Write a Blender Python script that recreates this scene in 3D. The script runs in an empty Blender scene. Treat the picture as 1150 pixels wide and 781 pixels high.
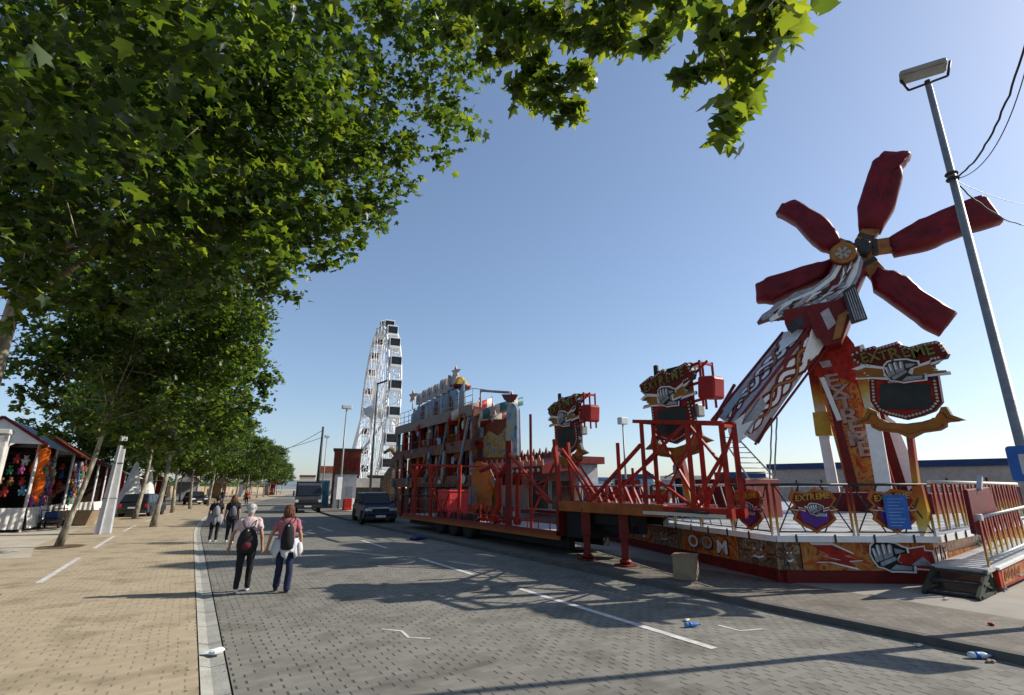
import bpy, bmesh, math, random
import numpy as np
from mathutils import Vector, Matrix, Euler
random.seed(7); rng = np.random.default_rng(7)
S = bpy.context.scene
COL = S.collection
R = math.radians
PI = math.pi
# ------------------------------------------------------------------ camera model (photo 1150x781)
F, CXP, CYP = 576.0, 575.0, 390.5
TH = math.atan2(158.0, F); YAW = R(31.1); H = 1.9
def ray(px, py):
    u = px - CXP; v = -(py - CYP)
    f = F*math.cos(TH) - v*math.sin(TH); z = F*math.sin(TH) + v*math.cos(TH)
    return Vector((u*math.cos(YAW) + f*math.sin(YAW), -u*math.sin(YAW) + f*math.cos(YAW), z))
def atx(px, py, X):
    r = ray(px, py); return r*(X/r.x) + Vector((0, 0, H))
def atd(px, py, D):
    r = ray(px, py); return r*(D/math.hypot(r.x, r.y)) + Vector((0, 0, H))
def bend(Y):
    if Y < 25: return 0.0
    return .0024*(Y-25)**2 if Y < 65 else 3.84 + .192*(Y-65)
# ------------------------------------------------------------------ materials
MATS = {}
def newmat(name):
    m = bpy.data.materials.new(name); m.use_nodes = True
    nt = m.node_tree; b = nt.nodes['Principled BSDF']; return m, nt, b
def N(nt, t, **kw):
    n = nt.nodes.new(t)
    for k, v in kw.items():
        if k in n.inputs: n.inputs[k].default_value = v
        else: setattr(n, k, v)
    return n
def mat(name, col, rough=.6, metal=0, var=.18, scale=3.0, bump=.15, col2=None, spec=.2, bscale=None, emit=None):
    if name in MATS: return MATS[name]
    m, nt, b = newmat(name); L = nt.links.new
    tc = N(nt, 'ShaderNodeTexCoord')
    n1 = N(nt, 'ShaderNodeTexNoise', Scale=scale, Detail=6.0, Roughness=.65)
    L(tc.outputs['Object'], n1.inputs['Vector'])
    r = N(nt, 'ShaderNodeValToRGB')
    c2 = col2 or tuple(c*(1-var*1.6) for c in col)
    c1 = tuple(min(1, c*(1+var*.6)) for c in col)
    r.color_ramp.elements[0].position = .3; r.color_ramp.elements[1].position = .7
    r.color_ramp.elements[0].color = (*c2, 1); r.color_ramp.elements[1].color = (*c1, 1)
    L(n1.outputs['Fac'], r.inputs['Fac']); L(r.outputs['Color'], b.inputs['Base Color'])
    b.inputs['Roughness'].default_value = rough; b.inputs['Metallic'].default_value = metal
    b.inputs['Specular IOR Level'].default_value = spec
    mr = N(nt, 'ShaderNodeMapRange'); mr.inputs[3].default_value = max(.05, rough-.12); mr.inputs[4].default_value = min(1, rough+.15)
    L(n1.outputs['Fac'], mr.inputs[0]); L(mr.outputs[0], b.inputs['Roughness'])
    if bump:
        n2 = N(nt, 'ShaderNodeTexNoise', Scale=bscale or scale*6, Detail=4.0)
        L(tc.outputs['Object'], n2.inputs['Vector'])
        bp = N(nt, 'ShaderNodeBump', Strength=bump, Distance=.02)
        L(n2.outputs['Fac'], bp.inputs['Height']); L(bp.outputs[0], b.inputs['Normal'])
    if emit: b.inputs['Emission Color'].default_value = (*emit[:3], 1); b.inputs['Emission Strength'].default_value = emit[3]
    MATS[name] = m; return m
def mural(name, cols, scale=2.0, rough=.5, dist=1.5):
    """hand-painted fairground artwork: distorted bands of several paints"""
    if name in MATS: return MATS[name]
    m, nt, b = newmat(name); L = nt.links.new
    tc = N(nt, 'ShaderNodeTexCoord')
    n1 = N(nt, 'ShaderNodeTexNoise', Scale=scale, Detail=3.0, Roughness=.6, Distortion=dist)
    L(tc.outputs['Object'], n1.inputs['Vector'])
    r = N(nt, 'ShaderNodeValToRGB'); r.color_ramp.interpolation = 'LINEAR'
    n = len(cols)
    while len(r.color_ramp.elements) < n: r.color_ramp.elements.new(.5)
    for i, c in enumerate(cols):
        e = r.color_ramp.elements[i]; e.position = .28 + .44*i/(n-1); e.color = (*c, 1)
    L(n1.outputs['Fac'], r.inputs['Fac']); L(r.outputs['Color'], b.inputs['Base Color'])
    b.inputs['Roughness'].default_value = rough; b.inputs['Specular IOR Level'].default_value = .2
    MATS[name] = m; return m
def flame(name, cols, axis='Z', rough=.45):
    """sprayed colour change along the part (real paint: white tip, yellow, orange, red)"""
    if name in MATS: return MATS[name]
    m, nt, b = newmat(name); L = nt.links.new
    tc = N(nt, 'ShaderNodeTexCoord'); sp = N(nt, 'ShaderNodeSeparateXYZ'); L(tc.outputs['Generated'], sp.inputs[0])
    nz = N(nt, 'ShaderNodeTexNoise', Scale=3.0); L(tc.outputs['Object'], nz.inputs['Vector'])
    ad = N(nt, 'ShaderNodeMath', operation='MULTIPLY_ADD'); ad.inputs[1].default_value = .3; L(nz.outputs['Fac'], ad.inputs[0]); L(sp.outputs[axis], ad.inputs[2])
    r = N(nt, 'ShaderNodeValToRGB')
    n = len(cols)
    while len(r.color_ramp.elements) < n: r.color_ramp.elements.new(.5)
    for i, c in enumerate(cols):
        e = r.color_ramp.elements[i]; e.position = .18 + .8*i/(n-1); e.color = (*c, 1)
    L(ad.outputs[0], r.inputs['Fac']); L(r.outputs['Color'], b.inputs['Base Color']); b.inputs['Roughness'].default_value = rough; b.inputs['Specular IOR Level'].default_value = .2
    MATS[name] = m; return m
def pavers(name, c1, c2, cj, bw=.21, bh=.105, dash=.9):
    m, nt, b = newmat(name); L = nt.links.new
    tc = N(nt, 'ShaderNodeTexCoord'); sp = N(nt, 'ShaderNodeSeparateXYZ'); L(tc.outputs['Object'], sp.inputs[0])
    wn = N(nt, 'ShaderNodeTexNoise', Scale=.7, Detail=2.0); L(tc.outputs['Object'], wn.inputs['Vector'])
    def M(op, a, bb=None, c=None):
        n = N(nt, 'ShaderNodeMath', operation=op)
        for i, v in enumerate((a, bb, c)):
            if v is None: continue
            if isinstance(v, (int, float)): n.inputs[i].default_value = v
            else: L(v, n.inputs[i])
        return n.outputs[0]
    wob = M('MULTIPLY', M('SUBTRACT', wn.outputs['Fac'], .5), .10)
    x = M('ADD', sp.outputs['X'], wob); y = M('ADD', sp.outputs['Y'], wob)
    row = M('FLOOR', M('DIVIDE', y, bh)); fy = M('FRACT', M('DIVIDE', y, bh))
    xs = M('ADD', M('DIVIDE', x, bw), M('MULTIPLY', M('MODULO', row, 2.0), .5))
    ix = M('FLOOR', xs); fx = M('FRACT', xs)
    cv = N(nt, 'ShaderNodeCombineXYZ'); L(ix, cv.inputs[0]); L(row, cv.inputs[1])
    wh = N(nt, 'ShaderNodeTexWhiteNoise', noise_dimensions='2D'); L(cv.outputs[0], wh.inputs['Vector'])
    # end joints: open, wide, dark; their width differs brick by brick
    jw = M('MULTIPLY_ADD', wh.outputs['Value'], .06, .07)
    e1 = M('LESS_THAN', fx, jw); e1 = M('MULTIPLY', e1, M('LESS_THAN', M('ABSOLUTE', M('SUBTRACT', fy, .5)), .46))
    drop = M('GREATER_THAN', M('FRACT', M('MULTIPLY', wh.outputs['Value'], 7.3)), .22)
    e1 = M('MULTIPLY', M('MULTIPLY', e1, drop), dash)
    e2 = M('MULTIPLY', M('LESS_THAN', fy, .10), .13)
    j = M('MAXIMUM', e1, e2)
    big = N(nt, 'ShaderNodeTexNoise', Scale=.35, Detail=6.0, Roughness=.7); L(tc.outputs['Object'], big.inputs['Vector'])
    fine = N(nt, 'ShaderNodeTexNoise', Scale=45.0, Detail=3.0); L(tc.outputs['Object'], fine.inputs['Vector'])
    t = M('ADD', M('MULTIPLY', wh.outputs['Value'], .42), M('MULTIPLY', big.outputs['Fac'], .9)); t = M('ADD', t, M('MULTIPLY_ADD', fine.outputs['Fac'], .5, -.45))
    mx = N(nt, 'ShaderNodeMix', data_type='RGBA'); mx.inputs[6].default_value = (*c1, 1); mx.inputs[7].default_value = (*c2, 1); L(t, mx.inputs[0])
    # stains and spills
    st = N(nt, 'ShaderNodeTexNoise', Scale=1.3, Detail=5.0, Roughness=.55); L(tc.outputs['Object'], st.inputs['Vector'])
    rs = N(nt, 'ShaderNodeValToRGB'); rs.color_ramp.elements[0].position = .50; rs.color_ramp.elements[1].position = .74
    rs.color_ramp.elements[0].color = (1, 1, 1, 1); rs.color_ramp.elements[1].color = (.58, .56, .53, 1); L(st.outputs['Fac'], rs.inputs[0])
    mu = N(nt, 'ShaderNodeMix', data_type='RGBA', blend_type='MULTIPLY'); mu.inputs[0].default_value = 1; L(mx.outputs[2], mu.inputs[6]); L(rs.outputs[0], mu.inputs[7])
    m2 = N(nt, 'ShaderNodeMix', data_type='RGBA'); L(j, m2.inputs[0]); L(mu.outputs[2], m2.inputs[6]); m2.inputs[7].default_value = (*cj, 1)
    L(m2.outputs[2], b.inputs['Base Color'])
    b.inputs['Roughness'].default_value = .85; b.inputs['Specular IOR Level'].default_value = .25
    bp = N(nt, 'ShaderNodeBump', Strength=.5, Distance=.006); L(M('SUBTRACT', M('MULTIPLY', fine.outputs['Fac'], .4), j), bp.inputs['Height']); L(bp.outputs[0], b.inputs['Normal'])
    MATS[name] = m; return m
def leafmat(name, c1, c2, ct, pos=.55):
    m, nt, b = newmat(name); L = nt.links.new
    out = nt.nodes['Material Output']
    gi = N(nt, 'ShaderNodeNewGeometry')
    r = N(nt, 'ShaderNodeValToRGB'); r.color_ramp.elements[0].color = (*c1, 1); r.color_ramp.elements[1].color = (*c2, 1)
    L(gi.outputs['Random Per Island'], r.inputs['Fac']); L(r.outputs[0], b.inputs['Base Color'])
    b.inputs['Roughness'].default_value = .42; b.inputs['Specular IOR Level'].default_value = .45
    tr = N(nt, 'ShaderNodeBsdfTranslucent'); 
    r2 = N(nt, 'ShaderNodeValToRGB'); r2.color_ramp.elements[0].color = (ct[0]*.30, ct[1]*.42, ct[2]*.6, 1); r2.color_ramp.elements[1].color = (*ct, 1)
    r2.color_ramp.elements[0].position = pos; L(gi.outputs['Random Per Island'], r2.inputs['Fac']); L(r2.outputs[0], tr.inputs[0])  # sun highlights put into the colour: only a random share of leaves turns bright
    mx = N(nt, 'ShaderNodeMixShader'); mx.inputs[0].default_value = .40
    L(b.outputs[0], mx.inputs[1]); L(tr.outputs[0], mx.inputs[2]); L(mx.outputs[0], out.inputs[0])
    MATS[name] = m; return m
def barkmat():
    m, nt, b = newmat('bark'); L = nt.links.new
    tc = N(nt, 'ShaderNodeTexCoord'); mp = N(nt, 'ShaderNodeMapping'); mp.inputs['Scale'].default_value = (1, 1, .45); L(tc.outputs['Object'], mp.inputs[0])
    v = N(nt, 'ShaderNodeTexVoronoi', Scale=9.0); L(mp.outputs[0], v.inputs['Vector'])
    n = N(nt, 'ShaderNodeTexNoise', Scale=5.0, Detail=5.0, Distortion=1.0); L(mp.outputs[0], n.inputs['Vector'])
    r = N(nt, 'ShaderNodeValToRGB'); e = r.color_ramp.elements
    e[0].position = .35; e[0].color = (.09, .08, .055, 1); e[1].position = .62; e[1].color = (.34, .31, .24, 1); x = e.new(.48); x.color = (.18, .16, .115, 1)
    L(n.outputs['Fac'], r.inputs[0]); L(r.outputs[0], b.inputs['Base Color']); b.inputs['Roughness'].default_value = .85
    bp = N(nt, 'ShaderNodeBump', Strength=.4, Distance=.02); L(v.outputs['Distance'], bp.inputs['Height']); L(bp.outputs[0], b.inputs['Normal'])
    MATS['bark'] = m; return m

WHITE = mat('white_paint', (.72, .72, .70), .5, var=.1)
OFFW = mat('cream_panel', (.58, .54, .46), .6, var=.12)
RED = mat('red_paint', (.36, .020, .009), .5, var=.38, scale=3.5)
DRED = mat('dark_red_paint', (.15, .012, .010), .45, var=.25)
TARP = mat('red_tarpaulin', (.145, .008, .015), .5, var=.3, scale=1.6, bump=.55, bscale=4.0)
ORANGE = mat('orange_paint', (.38, .11, .015), .45, var=.25)
YEL = mat('yellow_paint', (.46, .29, .04), .45, var=.2)
BLACK = mat('black_rubber', (.02, .02, .02), .75)
DARK = mat('dark_steel', (.045, .043, .042), .55, var=.25)
GREYM = mat('galvanised_steel', (.27, .27, .27), .5, .25, var=.15, scale=8)
LGREY = mat('light_grey_metal', (.46, .47, .48), .5, .2, var=.12)
GLASS = mat('dark_glass', (.015, .018, .022), .12, 0, var=.1, bump=0, spec=.45)
CHROME = mat('chrome', (.6, .6, .6), .18, 1, bump=0)
BLUE = mat('blue_paint', (.03, .12, .42), .45)
LBLUE = mat('pale_blue_paint', (.22, .36, .50), .5, var=.3, scale=1.5)
NAVY = mat('navy_tarp', (.02, .05, .14), .5, bump=.5, bscale=5)
PURPLE = mat('purple_paint', (.10, .03, .22), .5)
GREEN = mat('green_paint', (.03, .2, .08), .5)
GOLD = mat('gold_paint', (.30, .13, .03), .42, .1, var=.25)
SILV = mat('silver_grey_paint', (.30, .31, .33), .5, var=.25, scale=6)
LILAC = mat('pale_lilac_paint', (.42, .36, .37), .5, var=.18)
BULB = mat('white_bulb', (.50, .46, .40), .3, bump=0)
SCREEN = mat('dark_green_screen', (.03, .038, .036), .35, var=.25)
CONC = mat('concrete', (.30, .275, .235), .85, var=.12, scale=1.2, bump=.25, bscale=40)
WOOD = mat('plywood', (.27, .20, .13), .7, var=.2)
SOIL = mat('soil', (.13, .085, .05), .95, var=.35, scale=4, bump=.7)
MARK = mat('road_marking', (.62, .61, .57), .7, col2=(.33, .32, .30), scale=5)
STEELDECK = mat('aluminium_deck', (.46, .46, .45), .42, .3, var=.2, scale=1.5)
FLM = flame('flame_paint', [(.52, .48, .40), (.42, .27, .04), (.34, .11, .015), (.22, .022, .012), (.18, .015, .01)])
FLM2 = flame('flame_tip_paint', [(.72, .70, .66), (.66, .50, .10), (.6, .30, .03), (.42, .10, .02)])
FIRE = mural('fire_mural', [(.10, .015, .008), (.32, .03, .01), (.38, .085, .01), (.42, .20, .05), (.22, .02, .008), (.40, .12, .02)], 1.6, dist=2.2)
BEAST = mural('beast_mural', [(.04, .02, .015), (.20, .10, .04), (.07, .035, .02), (.34, .25, .15), (.12, .03, .02), (.26, .14, .06)], 3.2, dist=3)
SEA = mural('blue_mural', [(.03, .07, .16), (.10, .25, .38), (.30, .38, .40), (.45, .36, .12), (.30, .08, .04)], 1.1, dist=2)
FUN = mural('funfair_mural', [(.03, .02, .02), (.24, .035, .015), (.05, .07, .12), (.30, .12, .03), (.09, .04, .02), (.24, .20, .16)], 1.6, dist=2.5)
WARM = mural('orange_mural', [(.20, .03, .01), (.40, .09, .01), (.50, .16, .02), (.42, .14, .02), (.08, .16, .28), (.26, .03, .02)], .9, dist=2)
BARK = barkmat()
LEAF = leafmat('leaf_green', (.005, .016, .003), (.018, .045, .007), (.40, .50, .025))
LEAFN = leafmat('leaf_near', (.010, .028, .005), (.034, .070, .010), (.56, .64, .035), .15)
# ------------------------------------------------------------------ mesh building
class MB:
    def __init__(s): s.v = []; s.f = []; s.m = []; s.sm = []
    def add(s, vs, fs, mi=0, smooth=False):
        o = len(s.v); s.v += [Vector(p) for p in vs]
        for f in fs: s.f.append([i+o for i in f]); s.m.append(mi); s.sm.append(smooth)
        return s
    def bx(s, x0, x1, y0, y1, z0, z1, mi=0, M=None):
        P = [Vector((x, y, z)) for x in (x0, x1) for y in (y0, y1) for z in (z0, z1)]
        if M is not None: P = [M @ p for p in P]
        return s.add(P, [(0, 1, 3, 2), (4, 6, 7, 5), (0, 4, 5, 1), (2, 3, 7, 6), (0, 2, 6, 4), (1, 5, 7, 3)], mi)
    def tube(s, p, q, r, n=8, r2=None, mi=0, smooth=True):
        return s.path([p, q], [r, r if r2 is None else r2], n, mi, smooth)
    def path(s, pts, rad, n=8, mi=0, smooth=True, flat=1.0):
        pts = [Vector(p) for p in pts]
        if not hasattr(rad, '__len__'): rad = [rad]*len(pts)
        vs = []; u = None
        for i, p in enumerate(pts):
            d = (pts[min(i+1, len(pts)-1)] - pts[max(i-1, 0)])
            d = d.normalized() if d.length > 1e-9 else Vector((0, 0, 1))
            if u is None: u = d.orthogonal().normalized()
            else:
                u = u - d*u.dot(d); u = u.normalized() if u.length > 1e-6 else d.orthogonal().normalized()
            w = d.cross(u)
            for k in range(n):
                a = 2*PI*k/n; vs.append(p + (u*math.cos(a) + w*math.sin(a)*flat)*rad[i])
        fs = []
        for i in range(len(pts)-1):
            for k in range(n):
                a = i*n+k; b = i*n+(k+1) % n; fs.append((a, b, b+n, a+n))
        s.add(vs, fs, mi, smooth)
        o = len(s.v)-len(vs)
        s.f.append([o+k for k in range(n)][::-1]); s.m.append(mi); s.sm.append(False)
        s.f.append([o+(len(pts)-1)*n+k for k in range(n)]); s.m.append(mi); s.sm.append(False)
        return s
    def bar(s, p, q, w, h, up=(0, 0, 1), mi=0):
        p = Vector(p); q = Vector(q); d = (q-p).normalized(); up = Vector(up)
        a = d.cross(up); a = a.normalized() if a.length > 1e-4 else d.orthogonal().normalized(); b = a.cross(d)
        vs = [e + a*sx*w/2 + b*sy*h/2 for e in (p, q) for sx, sy in ((-1, -1), (1, -1), (1, 1), (-1, 1))]
        return s.add(vs, [(0, 1, 2, 3), (7, 6, 5, 4), (0, 4, 5, 1), (1, 5, 6, 2), (2, 6, 7, 3), (3, 7, 4, 0)], mi)
    def prism(s, poly, fr, c0, c1, mi=0, side=None):
        n = len(poly); vs = [fr.p(a, b, c1) for a, b in poly] + [fr.p(a, b, c0) for a, b in poly]
        s.add(vs, [list(range(n))], mi); o = len(s.v)-2*n
        s.f.append([o+n+k for k in range(n)][::-1]); s.m.append(mi if side is None else side); s.sm.append(False)
        for k in range(n):
            s.f.append([o+k, o+n+k, o+n+(k+1) % n, o+(k+1) % n]); s.m.append(mi if side is None else side); s.sm.append(False)
        return s
    def flat(s, poly, fr, c, mi=0):
        return s.add([fr.p(a, b, c) for a, b in poly], [list(range(len(poly)))], mi)
    def lathe(s, prof, o, n=16, mi=0, axis=None, smooth=True):
        o = Vector(o); ax = Vector(axis).normalized() if axis else Vector((0, 0, 1)); u = ax.orthogonal().normalized(); w = ax.cross(u)
        vs = [o + ax*z + (u*math.cos(2*PI*k/n) + w*math.sin(2*PI*k/n))*r for r, z in prof for k in range(n)]
        fs = [(i*n+k, i*n+(k+1) % n, (i+1)*n+(k+1) % n, (i+1)*n+k) for i in range(len(prof)-1) for k in range(n)]
        s.add(vs, fs, mi, smooth); o2 = len(s.v)-len(vs)
        if prof[0][0] > 1e-4: s.f.append([o2+k for k in range(n)][::-1]); s.m.append(mi); s.sm.append(False)
        if prof[-1][0] > 1e-4: s.f.append([o2+(len(prof)-1)*n+k for k in range(n)]); s.m.append(mi); s.sm.append(False)
        return s
    def ball(s, c, r, n=10, mi=0, sc=(1, 1, 1)):
        c = Vector(c); vs = []; m = n//2+1
        for i in range(m+1):
            t = PI*i/m
            for k in range(n):
                a = 2*PI*k/n; vs.append(c + Vector((r*sc[0]*math.sin(t)*math.cos(a), r*sc[1]*math.sin(t)*math.sin(a), r*sc[2]*math.cos(t))))
        fs = [(i*n+k, (i+1)*n+k, (i+1)*n+(k+1) % n, i*n+(k+1) % n) for i in range(m) for k in range(n)]
        return s.add(vs, fs, mi, True)
    def text(s, txt, fr, a, b, size, c=.01, mi=0, depth=.01, rot=0, stretch=1.0):
        cu = bpy.data.curves.new('lettering', 'FONT'); cu.body = txt; cu.size = size; cu.extrude = depth/2; cu.align_x = 'CENTER'; cu.align_y = 'CENTER'; cu.resolution_u = 3; cu.offset = size*.018
        o = bpy.data.objects.new('lettering', cu); COL.objects.link(o)
        dg = bpy.context.evaluated_depsgraph_get(); me = o.evaluated_get(dg).to_mesh()
        cr, sr = math.cos(rot), math.sin(rot)
        vs = [fr.p(a + (v.co.x*cr*stretch - v.co.y*sr), b + v.co.x*sr*stretch + v.co.y*cr, c + v.co.z) for v in me.vertices]
        fs = [list(p.vertices) for p in me.polygons]
        s.add(vs, fs, mi); bpy.data.objects.remove(o); bpy.data.curves.remove(cu); return s
    def build(s, name, mats, parent=None, local=False, bevel=0, tag_=None):
        me = bpy.data.meshes.new(name)
        M = Matrix.Identity(4)
        if parent is not None and not local: M = wmat(parent).inverted()
        me.from_pydata([tuple(M @ p) for p in s.v], [], s.f)
        for m in (mats if isinstance(mats, (list, tuple)) else [mats]): me.materials.append(m)
        me.polygons.foreach_set('material_index', s.m); me.polygons.foreach_set('use_smooth', s.sm)
        me.validate(clean_customdata=False); me.update()
        o = bpy.data.objects.new(name, me); COL.objects.link(o)
        if parent is not None: o.parent = parent
        if bevel:
            b = o.modifiers.new('bevel', 'BEVEL'); b.width = bevel; b.segments = 2; b.limit_method = 'ANGLE'; b.angle_limit = R(40)
        return o
def wmat(o):
    M = o.matrix_basis.copy(); p = o.parent
    while p: M = p.matrix_basis @ M; p = p.parent
    return M
class Fr:
    def __init__(s, o, u, v, n=None):
        s.o = Vector(o); s.u = Vector(u).normalized(); s.v = Vector(v).normalized(); s.n = Vector(n).normalized() if n is not None else s.u.cross(s.v).normalized()
    def p(s, a, b, c=0): return s.o + s.u*a + s.v*b + s.n*c
    def px(s, px, py):
        r = ray(px, py); c = Vector((0, 0, H)); t = (s.o-c).dot(s.n)/r.dot(s.n); q = c + r*t - s.o
        return (q.dot(s.u), q.dot(s.v))
    def pl(s, pts): return [s.px(*p) for p in pts]
def facing(o, n):
    n = Vector(n).normalized(); u = Vector((0, 0, 1)).cross(n).normalized(); return Fr(o, u, n.cross(u), n)
def tag(o, label=None, cat=None, group=None, kind=None):
    if label: o['label'] = label
    if cat: o['category'] = cat
    if group: o['group'] = group
    if kind: o['kind'] = kind
    return o
def thing(name, label, cat, loc=(0, 0, 0), rz=0, group=None):
    o = bpy.data.objects.new(name, None); COL.objects.link(o); o.location = loc; o.rotation_euler = (0, 0, rz); o.empty_display_size = .3
    return tag(o, label, cat, group)
def kids(o): return [c for c in bpy.data.objects if c.parent == o]
def copy_tree(o, parent=None):
    c = o.copy(); COL.objects.link(c)
    if parent is not None: c.parent = parent
    for ch in kids(o): copy_tree(ch, c)
    return c
def wob(poly, amt):
    return [(a+random.uniform(-amt, amt), b+random.uniform(-amt, amt)) for a, b in poly]
def ribbon(pts, w):
    """2D strip of width w (scalar or list) along points"""
    n = len(pts); L_, R_ = [], []
    for i in range(n):
        a = pts[max(i-1, 0)]; b = pts[min(i+1, n-1)]; dx, dy = b[0]-a[0], b[1]-a[1]; l = math.hypot(dx, dy) or 1
        ww = (w[i] if hasattr(w, '__len__') else w)/2
        L_.append((pts[i][0]-dy/l*ww, pts[i][1]+dx/l*ww)); R_.append((pts[i][0]+dy/l*ww, pts[i][1]-dx/l*ww))
    return L_, R_
def add_ribbon(mb, pts, w, fr, c, mi, d=None):
    L_, R_ = ribbon(pts, w)
    for i in range(len(pts)-1):
        q = [L_[i], R_[i], R_[i+1], L_[i+1]]
        if d: mb.prism(q, fr, c, c+d, mi)
        else: mb.flat(q, fr, c, mi)
# ------------------------------------------------------------------ camera, sun, sky
cam = bpy.data.cameras.new('camera'); co = bpy.data.objects.new('camera', cam); COL.objects.link(co)
cam.sensor_width = 36; cam.lens = F/1150*36; cam.clip_end = 6000; cam.clip_start = .05
co.location = (0, 0, H); co.rotation_euler = (PI/2+TH, 0, -YAW); S.camera = co
SUN_EL, SUN_AZ = R(32), math.atan2(.959, -.283)      # azimuth clockwise from +Y
sd = Vector((math.cos(SUN_EL)*math.sin(SUN_AZ), math.cos(SUN_EL)*math.cos(SUN_AZ), math.sin(SUN_EL)))
sl = bpy.data.lights.new('sun', 'SUN'); sl.energy = 5.0; sl.angle = R(.53); sl.color = (1, .93, .82)
so = bpy.data.objects.new('sun', sl); COL.objects.link(so); so.rotation_euler = sd.to_track_quat('Z', 'Y').to_euler(); so.location = (30, -10, 30)
W = bpy.data.worlds.new('World'); S.world = W; W.use_nodes = True
sk = W.node_tree.nodes.new('ShaderNodeTexSky'); sk.sky_type = 'NISHITA'; sk.sun_disc = False
sk.sun_elevation = SUN_EL; sk.sun_rotation = SUN_AZ; sk.air_density = 1.0; sk.dust_density = .8; sk.ozone_density = 3.5; sk.altitude = 100
wm = W.node_tree.nodes.new('ShaderNodeMix'); wm.data_type = 'RGBA'; wm.blend_type = 'MULTIPLY'; wm.inputs[0].default_value = 1; wm.inputs[7].default_value = (1.03, 1.01, 1.0, 1)
wm.inputs[7].default_value = (.394, .386, .3826, 1)
wg = W.node_tree.nodes.new('ShaderNodeGamma'); wg.inputs[1].default_value = .78
wn_ = W.node_tree.nodes.new('ShaderNodeVectorMath'); wn_.operation = 'MULTIPLY'; wn_.inputs[1].default_value = (2.66, 2.76, 2.92)
W.node_tree.links.new(sk.outputs[0], wm.inputs[6]); W.node_tree.links.new(wm.outputs[2], wg.inputs[0]); W.node_tree.links.new(wg.outputs[0], wn_.inputs[0]); W.node_tree.links.new(wn_.outputs[0], W.node_tree.nodes['Background'].inputs[0]); W.node_tree.nodes['Background'].inputs[1].default_value = .116
S.view_settings.view_transform = 'Standard'; S.view_settings.look = 'None'; S.view_settings.exposure = 0.47; S.view_settings.gamma = 1
S.cycles.max_bounces = 6; S.cycles.diffuse_bounces = 3; S.cycles.glossy_bounces = 3; S.cycles.transmission_bounces = 4; S.cycles.transparent_max_bounces = 6
try: S.cycles.use_denoising = True
except Exception: pass
# ------------------------------------------------------------------ ground, road, pavements
TAN = pavers('tan_pavers', (.295, .24, .16), (.435, .355, .24), (.10, .08, .055), dash=.52)
GREYP = pavers('grey_pavers', (.138, .131, .114), (.237, .225, .190), (.035, .032, .030), dash=.85)
RIGHTP = pavers('worn_pavers', (.11, .098, .08), (.21, .185, .15), (.04, .035, .03), dash=.7)
GRND = mat('dry_ground', (.34, .30, .24), .95, var=.2, scale=.5, bump=.3, bscale=30)
LATER = mat('pale_dirt', (.42, .37, .29), .95, var=.15, scale=.8)
def struct(name, mb, mats, **k): return tag(mb.build(name, mats, **k), kind='structure')
def strip(x0, x1, z, y0, y1, step=3, zb=None):
    mb = MB(); ys = [y0]
    while ys[-1] < y1: ys.append(min(y1, ys[-1] + step))
    vs = []
    for y in ys:
        for x in (x0, x1): vs.append((x+bend(y), y, z if zb is None or x == x0 else zb))
    mb.add(vs, [(2*i, 2*i+1, 2*i+3, 2*i+2) for i in range(len(ys)-1)]); return mb
g = MB(); g.add([(-2500, -2500, -.06), (2500, -2500, -.06), (2500, 3500, -.06), (-2500, 3500, -.06)], [(0, 1, 2, 3)]); struct('ground', g, GRND)
struct('sidewalk', strip(-14, .33, .02, -30, 220), TAN)
gm = strip(.345, .455, .016, -30, 220, zb=-.012); g2 = strip(.455, .60, -.012, -30, 220, zb=.0); gm.add(g2.v, g2.f)
struct('gutter', gm, mat('gutter_concrete', (.36, .35, .31), .8, var=.2, scale=3, bump=.3, bscale=30))
jm = strip(.33, .345, -.02, -30, 220); j2 = strip(.60, .618, -.02, -30, 220); jm.add(j2.v, j2.f)
for k in range(26):
    y = 1.2 + k*1.0; jm.add([(.345, y, .0175), (.455, y, -.0105), (.60, y, .0015), (.60, y+.012, .0015), (.455, y+.012, -.0105), (.345, y+.012, .0175)], [(0, 1, 4, 5), (1, 2, 3, 4)])
struct('gutter_joint', jm, DARK)
struct('road', strip(.618, 8.2, 0, -30, 400), GREYP)
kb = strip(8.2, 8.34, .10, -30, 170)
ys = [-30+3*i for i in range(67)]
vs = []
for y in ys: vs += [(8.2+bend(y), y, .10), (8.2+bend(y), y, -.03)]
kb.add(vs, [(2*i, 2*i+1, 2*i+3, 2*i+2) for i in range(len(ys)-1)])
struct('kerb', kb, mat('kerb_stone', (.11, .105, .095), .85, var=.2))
struct('pavement', strip(8.34, 10.4, .096, -30, 170), RIGHTP)
cs = MB(); cs.add([(10.4, -30, .092), (60, -30, .092), (60, 42, .092), (10.4, 42, .092)], [(0, 1, 2, 3)]); struct('fairground_slab', cs, CONC)
cs = MB(); cs.add([(10.4, 42, .088), (120, 42, .088), (120, 160, .088), (30, 160, .088), (12.4, 60, .088)], [(0, 1, 2, 3, 4)]); struct('fairground_yard', cs, LATER)
for (px, y0, y1) in [(-2.42, 14.8, 19.4), (-2.42, 22.0, 27.2), (-2.42, 30, 34.6), (-2.42, 38, 43), (-2.42, 46, 51), (5.77, 4.75, 9.3), (5.77, 11.3, 14.6), (5.77, 17.5, 20.5), (5.77, 25.5, 28.6), (5.77, 33, 36)]:
    tag(strip(px-.06, px+.06, .026 if px < 0 else .005, y0, y1, 1).build('painted_line', MARK), kind='structure')
def mark(pts, w=.05):
    m = MB(); fr = Fr((0, 0, .005), (1, 0, 0), (0, 1, 0)); add_ribbon(m, pts, w, fr, 0, 0); return tag(m.build('painted_mark', MARK), kind='structure')
mark([(6.75, 5.45), (6.75, 5.1), (7.1, 5.0)]); mark([(6.6, 12.2), (6.2, 13.6)], .10); mark([(5.3, 15.2), (4.2, 17.8)], .1)
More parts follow.
